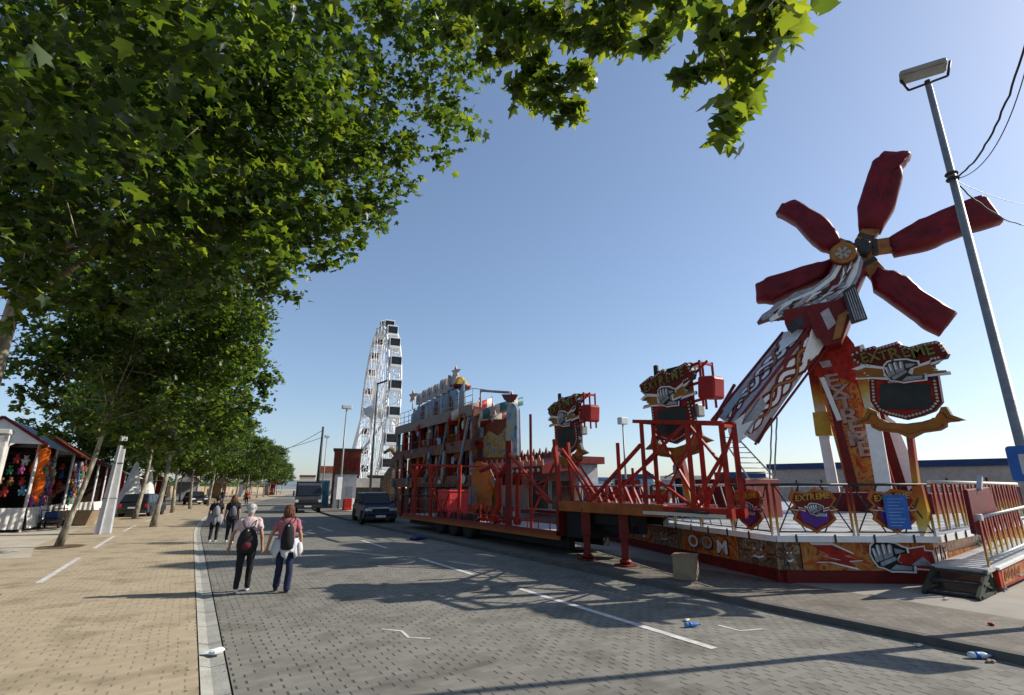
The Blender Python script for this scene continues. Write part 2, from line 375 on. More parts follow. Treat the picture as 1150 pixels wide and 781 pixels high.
mark([(2.55, 7.75), (2.75, 7.5), (2.72, 7.15), (2.95, 6.95)], .045)
m = MB(); m.add([(-14, 9, .024), (-3.0, 9, .024), (-2.62, 11.3, .024), (-2.7, 13.6, .024), (-5, 14.3, .024), (-14, 14.6, .024)], [(0, 1, 2, 3, 4, 5)]); struct('bare_soil', m, SOIL)
m = MB(); m.add([(-14, 20, .023), (-3.6, 20.2, .023), (-4.2, 24, .023), (-4.6, 60, .023), (-14, 60, .023)], [(0, 1, 2, 3, 4)]); struct('dusty_ground', m, LATER)
for (x, y) in ((-3.45, 23.3), (-3.0, 42)):
    m = MB(); fr = Fr((x, y, .028), (1, 0, 0), (0, 1, 0)); m.flat([(.7*math.cos(a)*random.uniform(.8, 1.1), .9*math.sin(a)*random.uniform(.8, 1.1)) for a in [2*PI*k/14 for k in range(14)]], fr, 0); struct('tree_pit_soil', m, SOIL)
# far hills
hm = MB(); vs = []
nx = 60
for i in range(nx+1):
    a = R(-25 + 95*i/nx); rr = 1900
    h = 44 + 16*math.sin(i*.23) + 7*math.sin(i*.61+1)
    vs += [(rr*math.sin(a), rr*math.cos(a), -1), (rr*1.12*math.sin(a), rr*1.12*math.cos(a), h*.75), (rr*1.3*math.sin(a), rr*1.3*math.cos(a), h)]
fs = []
for i in range(nx):
    for k in (0, 1): fs.append((3*i+k, 3*i+3+k, 3*i+4+k, 3*i+1+k))
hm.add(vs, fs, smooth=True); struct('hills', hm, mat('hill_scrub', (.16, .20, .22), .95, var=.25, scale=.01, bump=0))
# ------------------------------------------------------------------ trees
def leaf_templates():
    T = {}
    def lobes(serr):
        pts = [(0.0, -.30)]
        L = [(-25, .62), (25, .82), (90, 1.0), (155, .82), (205, .62)]
        for i, (a, l) in enumerate(L):
            a = R(a)
            if serr: pts.append((.70*l*math.cos(a-R(15)), .70*l*math.sin(a-R(15))))
            pts.append((l*math.cos(a), l*math.sin(a)))
            if serr: pts.append((.70*l*math.cos(a+R(15)), .70*l*math.sin(a+R(15))))
            if i < 4:
                am = (a + R(L[i+1][0]))/2; pts.append((.47*math.cos(am), .47*math.sin(am)))
        return pts
    for nm, s in (('near', True), ('mid', False)):
        p = lobes(s); v = [(0, 0, 0)] + [(x, y, -.10*(x*x+y*y)**.5 - .22*abs(x) + .05*y*y) for x, y in p]
        n = len(p); f = [(0, 1+k, 1+(k+1) % n) for k in range(n)]
        T[nm] = (np.array(v)*.5, np.array(f))
    v = [(0, -.45, 0), (.55, -.2, -.12), (.3, .12, 0), (.5, .5, -.12), (0, .75, -.05), (-.5, .45, -.12), (-.3, .12, 0), (-.55, -.2, -.12)]
    T['far'] = (np.array(v)*.6, np.array([(0, 1, 2), (2, 3, 4), (4, 5, 6), (6, 7, 0), (0, 2, 6), (2, 4, 6)]))
    return T
LT = leaf_templates()
def leaves(name, pts, size, kind, mat_, parent, outward=None, sizevar=.42):
    n = len(pts); tv, tf = LT[kind]; pts = np.asarray(pts)
    yaw = rng.uniform(0, 2*PI, n); pit = rng.normal(.5, .42, n); rol = rng.normal(0, .45, n)
    sz = size*(1 + rng.uniform(-sizevar, sizevar, n))
    cy, sy, cp, sp, cr, sr = np.cos(yaw), np.sin(yaw), np.cos(pit), np.sin(pit), np.cos(rol), np.sin(rol)
    V = tv[None, :, :]*sz[:, None, None]; V = V*np.stack([rng.uniform(.7, 1.12, n), rng.uniform(.85, 1.1, n), rng.uniform(-.6, 2.4, n)], -1)[:, None, :]
    x = V[:, :, 0]*cr[:, None] + V[:, :, 2]*sr[:, None]; z = -V[:, :, 0]*sr[:, None] + V[:, :, 2]*cr[:, None]; y = V[:, :, 1]
    y2 = y*cp[:, None] + z*sp[:, None]; z2 = -y*sp[:, None] + z*cp[:, None]
    X = x*cy[:, None] - y2*sy[:, None] + pts[:, 0:1]; Y = x*sy[:, None] + y2*cy[:, None] + pts[:, 1:2]; Z = z2 + pts[:, 2:3]
    co_ = np.stack([X, Y, Z], -1).reshape(-1, 3); fa = (tf[None] + (np.arange(n)*len(tv))[:, None, None]).reshape(-1, 3)
    me = bpy.data.meshes.new(name); me.vertices.add(len(co_)); me.vertices.foreach_set('co', co_.ravel().astype(np.float32))
    me.loops.add(fa.size); me.loops.foreach_set('vertex_index', fa.ravel().astype(np.int32))
    me.polygons.add(len(fa)); me.polygons.foreach_set('loop_start', np.arange(0, fa.size, 3, dtype=np.int32)); me.polygons.foreach_set('loop_total', np.full(len(fa), 3, np.int32))
    me.update(); me.validate(); me.materials.append(mat_)
    o = bpy.data.objects.new(name, me); COL.objects.link(o); o.parent = parent; return o
def clump_pts(clumps, n):
    """leaf positions spread through clump balls (c, r), denser toward each ball's skin, in flattened sprays"""
    vol = np.array([r**(2.2 if n > 4000 else 1.2) for _, r in clumps]); cnt = (vol/vol.sum()*n).astype(int); out = []
    for (c, r), k in zip(clumps, cnt):
        if k < 1: continue
        ns = max(3, int(k/22)); d = rng.normal(size=(ns, 3)); d /= np.linalg.norm(d, axis=1)[:, None]
        sc = np.array(c) + d*(r*rng.uniform(.25, 1.0, ns)**.6)[:, None]*np.array([1, 1, .8])
        idx = rng.integers(0, ns, k); off = rng.normal(size=(k, 3))*np.array([.24, .24, .15])*max(.28, min(1, r/1.1))
        out.append(sc[idx] + off)
    return np.concatenate(out)
def trunk_mb(base, top, r, clumps, nl=12, bendx=.0, rt=.45):
    mb = MB(); b = Vector(base); t = Vector(top); pts = []; rad = []
    for i in range(8):
        f = i/7; p = b.lerp(t, f) + Vector((math.sin(f*3.1)*bendx + random.uniform(-.03, .03), random.uniform(-.03, .03), 0)); pts.append(p)
        rad.append(r*(1.35 if i == 0 else 1)*(1-(1-rt)*f)*random.uniform(.94, 1.06))
    mb.path(pts, rad, 12)
    cl = list(clumps); random.shuffle(cl)
    for c, rr in cl[:nl]:
        c = Vector(c); f = random.uniform(.62, 1); s = b.lerp(t, f); mid = s.lerp(c, .5) + Vector((random.uniform(-.3, .3), random.uniform(-.3, .3), .25*(c-s).length*.4))
        r0 = r*rt*random.uniform(.55, .85)
        mb.path([s, s.lerp(mid, .5)+Vector((0, 0, .08)), mid, mid.lerp(c, .5), c], [r0, r0*.75, r0*.5, r0*.3, r0*.12], 7)
        for k in range(3):
            d = Vector((random.gauss(0, 1), random.gauss(0, 1), random.gauss(0, .7))).normalized()*rr*.85
            mb.path([mid.lerp(c, .6), c+d*.5+Vector((0, 0, .1)), c+d], [r0*.22, r0*.12, .008], 5)
    return mb
def crown_clumps(c, rx, ry, rz, n, rmin=.9, rmax=1.7, avoid=None):
    out = []; tries = 0
    while len(out) < n and tries < 9999:
        tries += 1
        d = Vector((random.uniform(-1, 1), random.uniform(-1, 1), random.uniform(-1, 1)))
        if d.length > 1 or d.length < .25: continue
        r = random.uniform(rmin, rmax)
        if d.z < -.3 and (d.x**2+d.y**2) > .7: continue
        out.append(((c[0]+d.x*(rx-r*.7), c[1]+d.y*(ry-r*.7), c[2]+d.z*(rz-r*.6)), r))
    return out
def tree(label, base, top, r, clumps, n, size, kind, lmat=LEAF, group='plane trees along the promenade', nl=12, bendx=0):
    t = thing('plane_tree', label, 'tree', base, 0, group)
    trunk_mb(base, top, r, clumps, nl, bendx).build('trunk', BARK, t)
    bx, by, bz = base
    leaves('crown', clump_pts([((c[0]-bx, c[1]-by, c[2]-bz), q) for c, q in clumps], n), size, kind, lmat, t)
    return t
# the big tree beside the camera, its crown fills the upper left
def P3(px, py, D): v = atd(px, py, D); return (v.x, v.y, v.z)
cl = crown_clumps((-2.2, 12.2, 9.6), 5.6, 6.0, 4.2, 62, 1.0, 1.7)
for px, py, D, r in [(505, 60, 10, 1.0), (500, 110, 10.2, .95), (520, 20, 10, 1.0), (500, 150, 10.1, .8), (330, 320, 9.6, .6), (380, 250, 9.5, .8), (420, 210, 9.6, .8), (455, 60, 10, 1.2), (400, 120, 10, 1.3), (450, 175, 9.8, .75), (395, 200, 9.6, .9), (340, 240, 9.4, 1.0), (350, 285, 9.3, .6),
                     (290, 290, 9.2, .75), (240, 260, 9.2, 1.0), (170, 280, 9.6, 1.0), (100, 270, 9.8, 1.0), (180, 190, 8.6, 1.1), (60, 200, 8.6, 1.0), (20, 270, 9.3, .9), (290, 190, 9, 1.0), (370, 50, 8.8, 1.2), (320, 110, 8.4, 1.2), (475, 20, 9, .9), (100, 330, 10.2, .7), (180, 340, 10.2, .6), (260, 225, 9, .8), (20, 320, 10, .7), (30, 320, 11.8, .6), (50, 345, 11.8, .5), (10, 345, 11.8, .45), (35, 290, 11.8, .7)]:
    cl.append((P3(px, py, D), r))
tree('big plane tree with mottled trunk at the left edge, dark crown filling the upper left', (-3.62, 13.2, .02), (-3.35, 13.1, 8.2), .18, cl, 42000, .26, 'mid', nl=26)
# low boughs of the tree beside the photographer, hanging into the top of the picture
cl = crown_clumps((-3.2, 3.4, 8.8), 3.6, 3.6, 2.8, 22, .9, 1.5)
near = [(250, 20, 5.6, .75), (170, 60, 5.4, .7), (90, 30, 5.5, .8), (40, 100, 5.6, .75), (330, 0, 5.8, .8), (420, -20, 6, .8), (150, 130, 5.6, .45), (230, 120, 5.8, .4), (200, 165, 5.8, .25), (20, 10, 5, .8), (120, -40, 5, .9), (300, 60, 6.2, .5), (420, 40, 6.5, .6), (470, 10, 6.5, .6), (60, 165, 5.8, .35)]
cl += [(P3(*a[:3]), a[3]) for a in near]
tn = tree('plane tree beside the photographer whose low boughs hang into the upper left corner', (-3.6, 2.6, .02), (-3.3, 3.0, 6.6), .27, cl, 9500, .24, 'mid', LEAF, nl=0)
cl2 = [(P3(px, py, D), r) for px, py, D, r in [(640, 118, 5.0, .16), (655, 85, 5.0, .2), (575, 95, 5.2, .2), (610, 115, 5.1, .15), (545, 15, 5.2, .35), (585, 20, 5.0, .42), (560, 55, 5.2, .3), (600, 70, 5.1, .28), (630, 25, 4.8, .42), (648, 100, 5.0, .22), (625, 95, 5.1, .22), (690, 15, 4.6, .38), (735, 20, 4.4, .3), (730, 50, 4.5, .16), (675, 55, 4.7, .25), (600, -20, 5, .6), (700, -30, 4.6, .55), (520, -5, 5.4, .3), (520, 40, 5.5, .18)]]
cl3 = [(P3(px, py, D), r) for px, py, D, r in [(800, 40, 3.5, .24), (820, 5, 3.4, .30), (790, 75, 3.5, .14), (835, 70, 3.5, .16), (850, 25, 3.3, .2), (825, 105, 3.5, .1), (780, 10, 3.6, .22), (870, 0, 3.1, .2), (820, 135, 3.5, .09), (815, 150, 3.5, .06), (772, 85, 3.6, .08), (845, 95, 3.5, .1)]]
bb = (-3.6, 2.6, .02)
leaves('bough_leaves', clump_pts([((c[0]-bb[0], c[1]-bb[1], c[2]-bb[2]), q) for c, q in cl2], 1700), .24, 'near', LEAFN, tn)
leaves('bough_leaves', clump_pts([((c[0]-bb[0], c[1]-bb[1], c[2]-bb[2]), q) for c, q in cl3], 420), .235, 'near', LEAFN, tn)
def leaf_at(pxs, size):
    pts = [atd(*p) - Vector(bb) for p in pxs]; leaves('bough_leaves', np.array([tuple(p) for p in pts]), size, 'near', LEAFN, tn, sizevar=.12)
leaf_at([(905, 30, 2.5), (885, 20, 2.6), (930, 8, 2.7), (880, 40, 2.7), (812, 150, 3.3), (825, 145, 3.4), (815, 132, 3.2), (838, 120, 3.3), (822, 118, 3.3), (850, 108, 3.3), (808, 108, 3.3), (865, 5, 2.9), (915, 0, 2.9)], .23)
bm_ = MB()
for path, r in [([(300, -260, 7.2), (480, -120, 6), (600, -30, 5.2), (690, 5, 4.6), (735, 30, 4.4)], .045), ([(600, -30, 5.2), (585, 30, 5.1), (600, 75, 5.1), (645, 105, 5)], .02), ([(600, -30, 5.2), (700, -60, 4.2), (790, -30, 3.5), (812, 60, 3.45), (822, 118, 3.4)], .022),
                ([(790, -30, 3.5), (850, -10, 3.1), (905, 20, 2.8)], .012), ([(540, -70, 5.6), (520, 0, 5.5), (540, 50, 5.2)], .014), ([(812, 60, 3.45), (790, 85, 3.5)], .008)]:
    pts = [atd(*p) for p in path]; bm_.path(pts, [r*(1-.8*i/(len(pts)-1)) for i in range(len(pts))], 7)
bm_.path([(-3.3, 3.0, 5.2), (-2.6, 3.8, 6.8), (-.8, 5.6, 8.6), tuple(atd(300, -260, 7.2))], [.12, .09, .07, .045], 8); bm_.build('bough', BARK, tn)
# trees down the row
cl = crown_clumps((-2.3, 22.6, 7.4), 4.3, 4.6, 4.0, 46, .8, 1.5)
cl += [(P3(px, py, D), r) for px, py, D, r in [(60, 400, 22, .9), (50, 440, 22, .7), (110, 470, 21, .8), (150, 490, 21, .6), (80, 475, 22, .6), (200, 500, 21, .6), (280, 370, 20, .9), (285, 350, 19, .8), (270, 420, 20, .9), (285, 455, 21, .6), (240, 470, 21, .8), (35, 455, 22, .5), (60, 487, 22, .35), (200, 450, 20, .9)]]
tree('plane tree with a slim leaning trunk standing on bare earth in front of the stalls', (-3.5, 23.4, .03), (-2.65, 22.9, 6.6), .095, cl, 28000, .24, 'far', nl=20, bendx=.1)
def shared_tree(c, seed):
    random.seed(seed)
    cl = crown_clumps((0, 0, 7.2), 4.7, 4.7, 4.1, 40, .9, 1.6)
    t = thing('plane_tree', None, 'tree', (0, 0, .02), 0, 'plane trees along the promenade')
    trunk_mb((0, 0, 0), (.25, 0, 6.2), .13, cl, 14, .12).build('trunk', BARK, t, local=True)
    leaves('crown', clump_pts(cl, 11000), .34, 'far', LEAF, t); return t
pro = [shared_tree(0, 3), shared_tree(0, 11), shared_tree(0, 29)]
spots = [(-1.4, 32.8, 1.05, 'plane tree just beyond the tilted grey pillar'), (-2.85, 42, 1.0, 'plane tree with a pale leaning trunk beside the parked dark car')]
far = [(x_, y_) for y_ in (50.5, 59, 68, 77, 87, 97, 108, 120, 133, 147, 162, 178, 195) for x_ in (-2.6,)]
far2 = [(-9.6, y_) for y_ in (52, 63, 75, 89, 105, 124, 146, 170)]
used = 0
def put(i, x, y, s, label, rz):
    global used
    o = pro[used] if used < 3 else copy_tree(pro[i % 3]); used += 1
    o.location = (x, y, .02); o.scale = (s, s, s*random.uniform(.94, 1.06)); o.rotation_euler = (0, 0, rz); o['label'] = label
for i, (x, y, s, l) in enumerate(spots): put(i, x, y, s, l, i*.3)
for i, (x, y) in enumerate(far): put(i+2, x+bend(y)+random.uniform(-.3, .3), y, random.uniform(.9, 1.08), 'leafy plane tree in the long row lining the left of the road into the distance', random.uniform(0, 6))
for i, (x, y) in enumerate(far2): put(i+1, x+bend(y), y, random.uniform(.85, 1.0), 'plane tree in the second row behind the roadside trees, mostly hidden by them', random.uniform(0, 6))
random.seed(21)
# ================================================================== the big ride
def bolt(mb, fr, ox, oy, s, c, mi_out, mi_in, flip=1, ang=0):
    """a lightning bolt pointing along +a"""
    P = [(0, .10), (.55, .30), (.48, .08), (1.05, .22), (.98, .04), (1.7, .02), (1.05, -.12), (1.1, .0), (.5, -.16), (.56, .03), (0, -.10)]
    ca, sa = math.cos(ang), math.sin(ang)
    def T(k, dc): return [(ox + flip*s*(x*k*ca - y*k*sa), oy + s*(x*k*sa + y*k*ca)) for x, y in P]
    a = T(1.0, 0)
    ctr = (sum(p[0] for p in a)/len(a), sum(p[1] for p in a)/len(a))
    if flip < 0: a = a[::-1]
    mb.prism(a, fr, c-.012, c, mi_out)
    b = [(ctr[0]+(x-ctr[0])*.86, ctr[1]+(y-ctr[1])*.62) for x, y in a]
    mb.flat(b, fr, c+.004, mi_in)
def blob(ax, ay, bx, by, w, n=7, w2=None):
    """rounded bar outline from a to b"""
    w2 = w if w2 is None else w2
    d = math.atan2(by-ay, bx-ax); out = []
    for k in range(n+1): t = d + PI/2 + PI*k/n; out.append((ax+w/2*math.cos(t), ay+w/2*math.sin(t)))
    for k in range(n+1): t = d - PI/2 + PI*k/n; out.append((bx+w2/2*math.cos(t), by+w2/2*math.sin(t)))
    return out
def fist(mb, fr, ox, oy, s, c, m_out, m_mid, m_dark, flip=1):
    """clenched fist seen from the side, knuckles to the left, wrist to the right; unit height ~1"""
    def X(p): return [(ox+flip*s*x, oy+s*y) for x, y in (p if flip > 0 else p[::-1])]
    body = [(-.55, .10), (-.50, .36), (-.34, .50), (-.1, .53), (.12, .50), (.40, .46), (.62, .34), (.78, .30), (.80, .12), (.50, .06), (.36, -.12), (.52, -.26), (.95, -.30), (.92, -.52), (.45, -.50), (.1, -.50), (-.12, -.40), (-.34, -.34), (-.48, -.12)]
    big = [(x*1.10, y*1.13) for x, y in body]
    mb.flat(X(big), fr, c, m_out); mb.flat(X(body), fr, c+.004, m_dark)
    for i, (x0, y0, x1, y1, w) in enumerate([(-.44, .24, -.36, -.14, .13), (-.27, .36, -.20, -.16, .16), (-.06, .38, -.01, -.12, .17), (.17, .36, .16, -.04, .18)]):
        mb.flat(X(blob(x0, y0, x1, y1, w+.03)), fr, c+.008, m_dark); mb.flat(X(blob(x0, y0, x1, y1, w)), fr, c+.012, m_mid)
        mb.flat(X(blob(x0-.02, y0+.02, (x0+x1)/2-.02, (y0+y1)/2, w*.4)), fr, c+.016, m_out)
    mb.flat(X(blob(-.22, -.26, .30, -.06, .22, w2=.18)), fr, c+.018, m_dark); mb.flat(X(blob(-.20, -.26, .28, -.07, .16, w2=.13)), fr, c+.022, m_mid)
    mb.flat(X([(.05, -.46), (.30, -.28), (.88, -.34), (.86, -.48), (.4, -.47)]), fr, c+.012, m_mid)
    mb.flat(X([(.32, .30), (.55, .26), (.72, .20), (.52, .12), (.34, .10)]), fr, c+.012, m_mid)
SIGNM = [DRED, ORANGE, BULB, YEL, PURPLE, SILV, SCREEN, DARK, RED, GOLD, GREEN, WHITE]
def shield_parts(parent, fr, px2ab, local=False, screen=True):
    """the ride's sign: lettered board, bolts with a fist, a shield round a dark screen, and horns below.
    px2ab turns the drawing's coordinates into metres on the sign's plane"""
    q = lambda pts: [px2ab(*p) for p in pts][::-1] if False else [px2ab(*p) for p in pts]
    def ccw(P):
        a = sum(P[i][0]*P[(i+1) % len(P)][1]-P[(i+1) % len(P)][0]*P[i][1] for i in range(len(P))); return P if a > 0 else P[::-1]
    Q = lambda pts: ccw(q(pts))
    # shield
    mb = MB()
    sh = [(185, 270), (195, 420), (235, 480), (300, 505), (405, 530), (500, 505), (570, 478), (615, 425), (590, 270)]
    ctr = (395, 380)
    ins = lambda P, k, c=ctr: [(c[0]+(x-c[0])*k, c[1]+(y-c[1])*k) for x, y in P]
    mb.prism(Q(sh), fr, -.10, 0, 0, side=7); mb.flat(Q(ins(sh, .95)), fr, .006, 0); mb.flat(Q(ins(sh, .80)), fr, .012, 8)
    u = abs(px2ab(10, 0)[0]-px2ab(0, 0)[0])
    pts = ins(sh, .885); path = []
    for i in range(len(pts)-1):
        a, b = pts[i], pts[i+1]; l = math.dist(a, b); k = max(1, int(l/19))
        path += [(a[0]+(b[0]-a[0])*j/k, a[1]+(b[1]-a[1])*j/k) for j in range(k)]
    for p in path:
        a, b = px2ab(*p); mb.lathe([(u*.82, 0), (u*.7, .02), (u*.3, .032), (0, .034)], fr.p(a, b, .006), 7, 2, axis=fr.n)
    mb.build('shield', SIGNM, parent, local)
    if screen:
        mb = MB(); mb.prism(Q([(258, 322), (252, 455), (330, 470), (480, 470), (556, 458), (548, 318)]), fr, .012, .03, 6, side=7); mb.build('screen', SIGNM, parent, local)
    # lettered board with bulb border
    mb = MB()
    bd = [(88, 140), (110, 190), (150, 215), (250, 240), (400, 225), (560, 185), (640, 172), (655, 145), (612, 80), (588, 68), (500, 85), (430, 105), (378, 92), (362, 72), (240, 108), (225, 98), (150, 120)]
    mb.prism(Q(bd), fr, -.08, .05, 0, side=7); mb.prism(Q([(225, 170), (230, 300), (580, 290), (570, 160)]), fr, -.04, .02, 4, side=7)
    c2 = (370, 150); mb.flat(Q(ins(bd, .97, c2)), fr, .055, 0)
    up = [(100, 150), (150, 128), (226, 108), (240, 118), (360, 84), (378, 102), (430, 116), (500, 96), (588, 80), (608, 92), (640, 145)]
    dn = [(112, 182), (150, 206), (200, 216), (560, 176), (600, 168), (632, 162)]
    for P in (up, dn):
        for i in range(len(P)-1):
            a, b = P[i], P[i+1]; l = math.dist(a, b); k = max(1, int(l/20))
            for j in range(k):
                if P is dn and 200 < a[0]+(b[0]-a[0])*j/k < 555: continue
                A, B = px2ab(a[0]+(b[0]-a[0])*j/k, a[1]+(b[1]-a[1])*j/k); mb.lathe([(u*.82, 0), (u*.6, .02), (0, .03)], fr.p(A, B, .055), 7, 2, axis=fr.n)
    mb.build('lettered_board', SIGNM, parent, local)
    mb = MB(); sgn = 1 if px2ab(10, 0)[0] > px2ab(0, 0)[0] else -1
    vsc = abs(px2ab(0, 10)[1]-px2ab(0, 0)[1])
    for i, (ch, x, y, sz) in enumerate([('E', 170, 172, 70), ('X', 225, 165, 66), ('T', 282, 158, 62), ('R', 345, 150, 82), ('E', 412, 142, 64), ('M', 482, 134, 72), ('E', 552, 124, 66)]):
        a, b = px2ab(x, y); mb.text(ch, fr, a, b, sz*vsc/10*1.15, .07, 12, .03, rot=.14, stretch=1.05*u/vsc if vsc else 1)
        mb.text(ch, fr, a+.004, b-.012, sz*vsc/10*1.28, .058, 7, .012, rot=.14, stretch=1.05*u/vsc)
    mb.build('lettering', SIGNM + [mat('olive_yellow_paint', (.19, .17, .045), .5, var=.4, scale=9)], parent, local)
    # lightning and fist
    mb = MB()
    for P, m_ in (([(95, 235), (170, 205), (300, 225), (300, 285), (330, 300), (210, 292), (118, 296), (122, 284), (205, 280), (165, 262), (175, 250)], 11), ([(440, 225), (560, 182), (550, 200), (632, 178), (560, 222), (600, 236), (570, 250), (668, 248), (672, 266), (520, 282), (540, 268), (430, 285)], 11)):
        P = Q(P); mb.prism(P, fr, .03, .075, m_, side=7); cx = sum(p[0] for p in P)/len(P); cy = sum(p[1] for p in P)/len(P)
        mb.flat([(cx+(x-cx)*.84, cy+(y-cy)*.66) for x, y in P], fr, .080, 9)
    mb.build('lightning', SIGNM, parent, local)
    mb = MB(); a, b = px2ab(370, 250); s_ = 115*vsc/10
    fx = Fr(fr.p(a, b, .085), fr.u, fr.v, fr.n); fist(mb, fx, 0, 0, s_, 0, 11, 5, 7); 
    mb.prism([(-s_*.45, -s_*.1), (-s_*.5, -s_*.45), (s_*.2, -s_*.5), (s_*.3, -s_*.1)], fx, -.05, -.004, 5); mb.build('fist', SIGNM, parent, local)
    # horns
    mb = MB()
    hn = [(90, 548), (160, 515), (183, 458), (225, 480), (245, 520), (300, 545), (410, 552), (500, 540), (585, 515), (610, 455), (640, 452), (670, 500), (752, 530), (640, 545), (640, 570), (600, 592), (500, 606), (430, 642), (360, 608), (250, 596), (205, 575), (195, 550)]
    mb.prism(Q(hn), fr, -.08, .02, 9, side=7)
    for k, mi in ((.86, 7), (.80, 1), (.5, 9)):
        mb.flat(Q([(415+(x-415)*(k*.5+.5), 560+(y-560)*k*.8) for x, y in hn]), fr, .026+(1-k)*.03, mi)
    mb.build('horns', SIGNM, parent, local)
# ---- platform
DZ = .97; BZ = .09
P0 = Vector((13.35, 16.2, 0)); P1 = Vector((10.15, 6.6, 0)); P2 = Vector((12.7, 4.87, 0)); PR = Vector((21.5, 5.9, 0)); PS = Vector((34, 9.5, 0)); PT = Vector((37, 24, 0)); PU = Vector((24, 31, 0)); PV = Vector((17.5, 24, 0))
deckpoly = [P1, P2, PR, PS, PT, PU, PV, P0]
ride = thing('swing_ride', 'huge fairground ride with dark red wrapped arms above a white railed platform', 'fairground ride', (17, 12, BZ))
m = MB(); n = len(deckpoly)
vs = [p + Vector((0, 0, DZ)) for p in deckpoly] + [p + Vector((0, 0, DZ-.07)) for p in deckpoly]
m.add(vs, [list(range(n)), list(range(2*n-1, n-1, -1))] + [(k, n+k, n+(k+1) % n, (k+1) % n) for k in range(n)])
m.build('deck', STEELDECK, ride)
# seams of the deck plates
m = MB()
for k in range(9):
    a = P1.lerp(P0, k/8); b = PR.lerp(PS, k/8); m.bar((a.x+.3, a.y, DZ+.004), (b.x, b.y, DZ+.004), .03, .006)
for k in range(7): a = P1.lerp(PR, k/7)+Vector((.4, .6, 0)); m.bar((a.x, a.y, DZ+.006), (a.x+1.5, a.y+14, DZ+.006), .03, .006)
m.build('deck_seam', GREYM, ride)
def face_frame(A, B, z=0):
    A = Vector(A); B = Vector(B); u = (B-A).normalized(); return Fr((A.x, A.y, z), u, (0, 0, 1), u.cross(Vector((0, 0, 1)))), (B-A).length
cen = Vector((17, 12, 0))
def edge_trim(A, B):
    fr, L_ = face_frame(A, B)
    m = MB(); m.prism([(0, DZ-.10), (L_, DZ-.10), (L_, DZ+.02), (0, DZ+.02)], fr, .002, .05, 0)
    k = 0
    m.build('edge_trim', WHITE, ride)
    for i in range(int(L_/.75)): m = MB(); m.prism([(.35+i*.75, DZ-.10), (.38+i*.75, DZ-.10), (.38+i*.75, DZ+.05), (.35+i*.75, DZ+.04)], fr, .052, .075, 0); m.build('edge_clip', DARK, ride)
SK = [FIRE, WHITE, RED, SILV, DARK, BEAST, DRED, GOLD, BLACK, ORANGE]
def skirt(A, B, arts):
    fr, L_ = face_frame(A, B); fi = Fr(fr.o - fr.n*.12, fr.u, fr.v, fr.n)
    m = MB(); m.prism([(0, BZ), (L_, BZ), (L_, .34), (0, .34)], fi, -.10, -.03, 6); m.build('base_band', SK, ride)
    for (a0, a1, kind) in arts:
        a0 *= L_; a1 *= L_; w = a1-a0; z0, z1 = .33, DZ-.11; hgt = z1-z0
        m = MB(); m.prism([(a0+.012, z0), (a1-.012, z0), (a1-.012, z1), (a0+.012, z1)], fi, -.03, 0, 5 if kind == 'beast' else 0, side=4)
        if kind == 'fist':
            for (x, y, s, an, fl) in ((.12, .62, .34*w, .18, 1), (.06, .22, .40*w, -.10, 1)):
                pass
            # zig-zag bolt left of the fist
            zz = [(.07, .98), (.20, .52), (.155, .50), (.30, .34), (.10, .26), (.15, .34), (.36, .08), (.42, .02), (.36, .30), (.46, .34), (.33, .52), (.40, .60), (.24, .98)]
            zp = [(a0+x*w, z0+y*hgt) for x, y in zz][::-1]
            m.flat(zp, fi, .006, 1); cx = a0+.27*w; cy = z0+.48*hgt
            m.flat([(cx+(x-cx)*.90, cy+(y-cy)*.82) for x, y in zp], fi, .010, 2)
            az = [(a0+x*w, z0+y*hgt) for x, y in [(.66, .12), (.94, .02), (1.0, .04), (.99, .72), (.93, .74), (.93, .90), (.80, .80), (.70, .84), (.63, .62)]]
            m.flat(az, fi, .006, 1); cx = a0+.82*w; cy = z0+.45*hgt
            m.flat([(cx+(x-cx)*.92, cy+(y-cy)*.88) for x, y in az], fi, .010, 2)
            m.flat([(a0+.80*w, z0+.2*hgt), (a0+.97*w, z0+.18*hgt), (a0+.90*w, z0+.5*hgt)], fi, .013, 3)
            fist(m, fi, a0+.63*w, z0+.50*hgt, hgt*.98, .014, 1, 3, 8)
        elif kind == 'beast':
            cx_, cz_ = a0+w*.5, z0+hgt*.5
            for k in range(26):
                t = 2*PI*k/26+random.uniform(-.1, .1); r0_, r1_ = .12, random.uniform(.3, .48); add_ribbon(m, [(cx_+r0_*w*math.cos(t), cz_+r0_*hgt*math.sin(t)), (cx_+(r0_+r1_)/2*w*math.cos(t+.2), cz_+(r0_+r1_)/2*hgt*math.sin(t+.2)), (cx_+r1_*w*math.cos(t+.1), cz_+r1_*hgt*math.sin(t+.1))], [.05, .035, .006], fi, .004+.0012*k, random.choice((3, 5, 7, 4, 9)))
            m.flat(blob(cx_-.1*w, cz_+.03, cx_+.12*w, cz_-.04, .2*hgt+.08), fi, .04, 5)
            for s_ in (-1, 1): m.flat(blob(cx_+s_*.06*w, cz_+.06, cx_+s_*.09*w, cz_+.065, .025), fi, .044, 1)
            add_ribbon(m, [(cx_-.1*w, cz_-.08), (cx_, cz_-.1), (cx_+.12*w, cz_-.06)], .03, fi, .044, 1)
        elif kind:
            L2 = len(kind)
            for i, ch in enumerate(kind):
                aa = a0 + w*(.12+.76*(i+.5)/L2); zc = z0+hgt*(.46+.05*math.sin(i*2.1))
                m.text(ch, fi, aa+.008, zc-.012, hgt*.90, .006, 8, .006, stretch=.8*w/L2/hgt*1.15); m.text(ch, fi, aa, zc, hgt*.78, .014, 3 if i % 2 else 1, .006, stretch=.8*w/L2/hgt*1.15)
        m.build('painted_panel', SK, ride)
skirt(PV, P0, [(0, 1, None)])
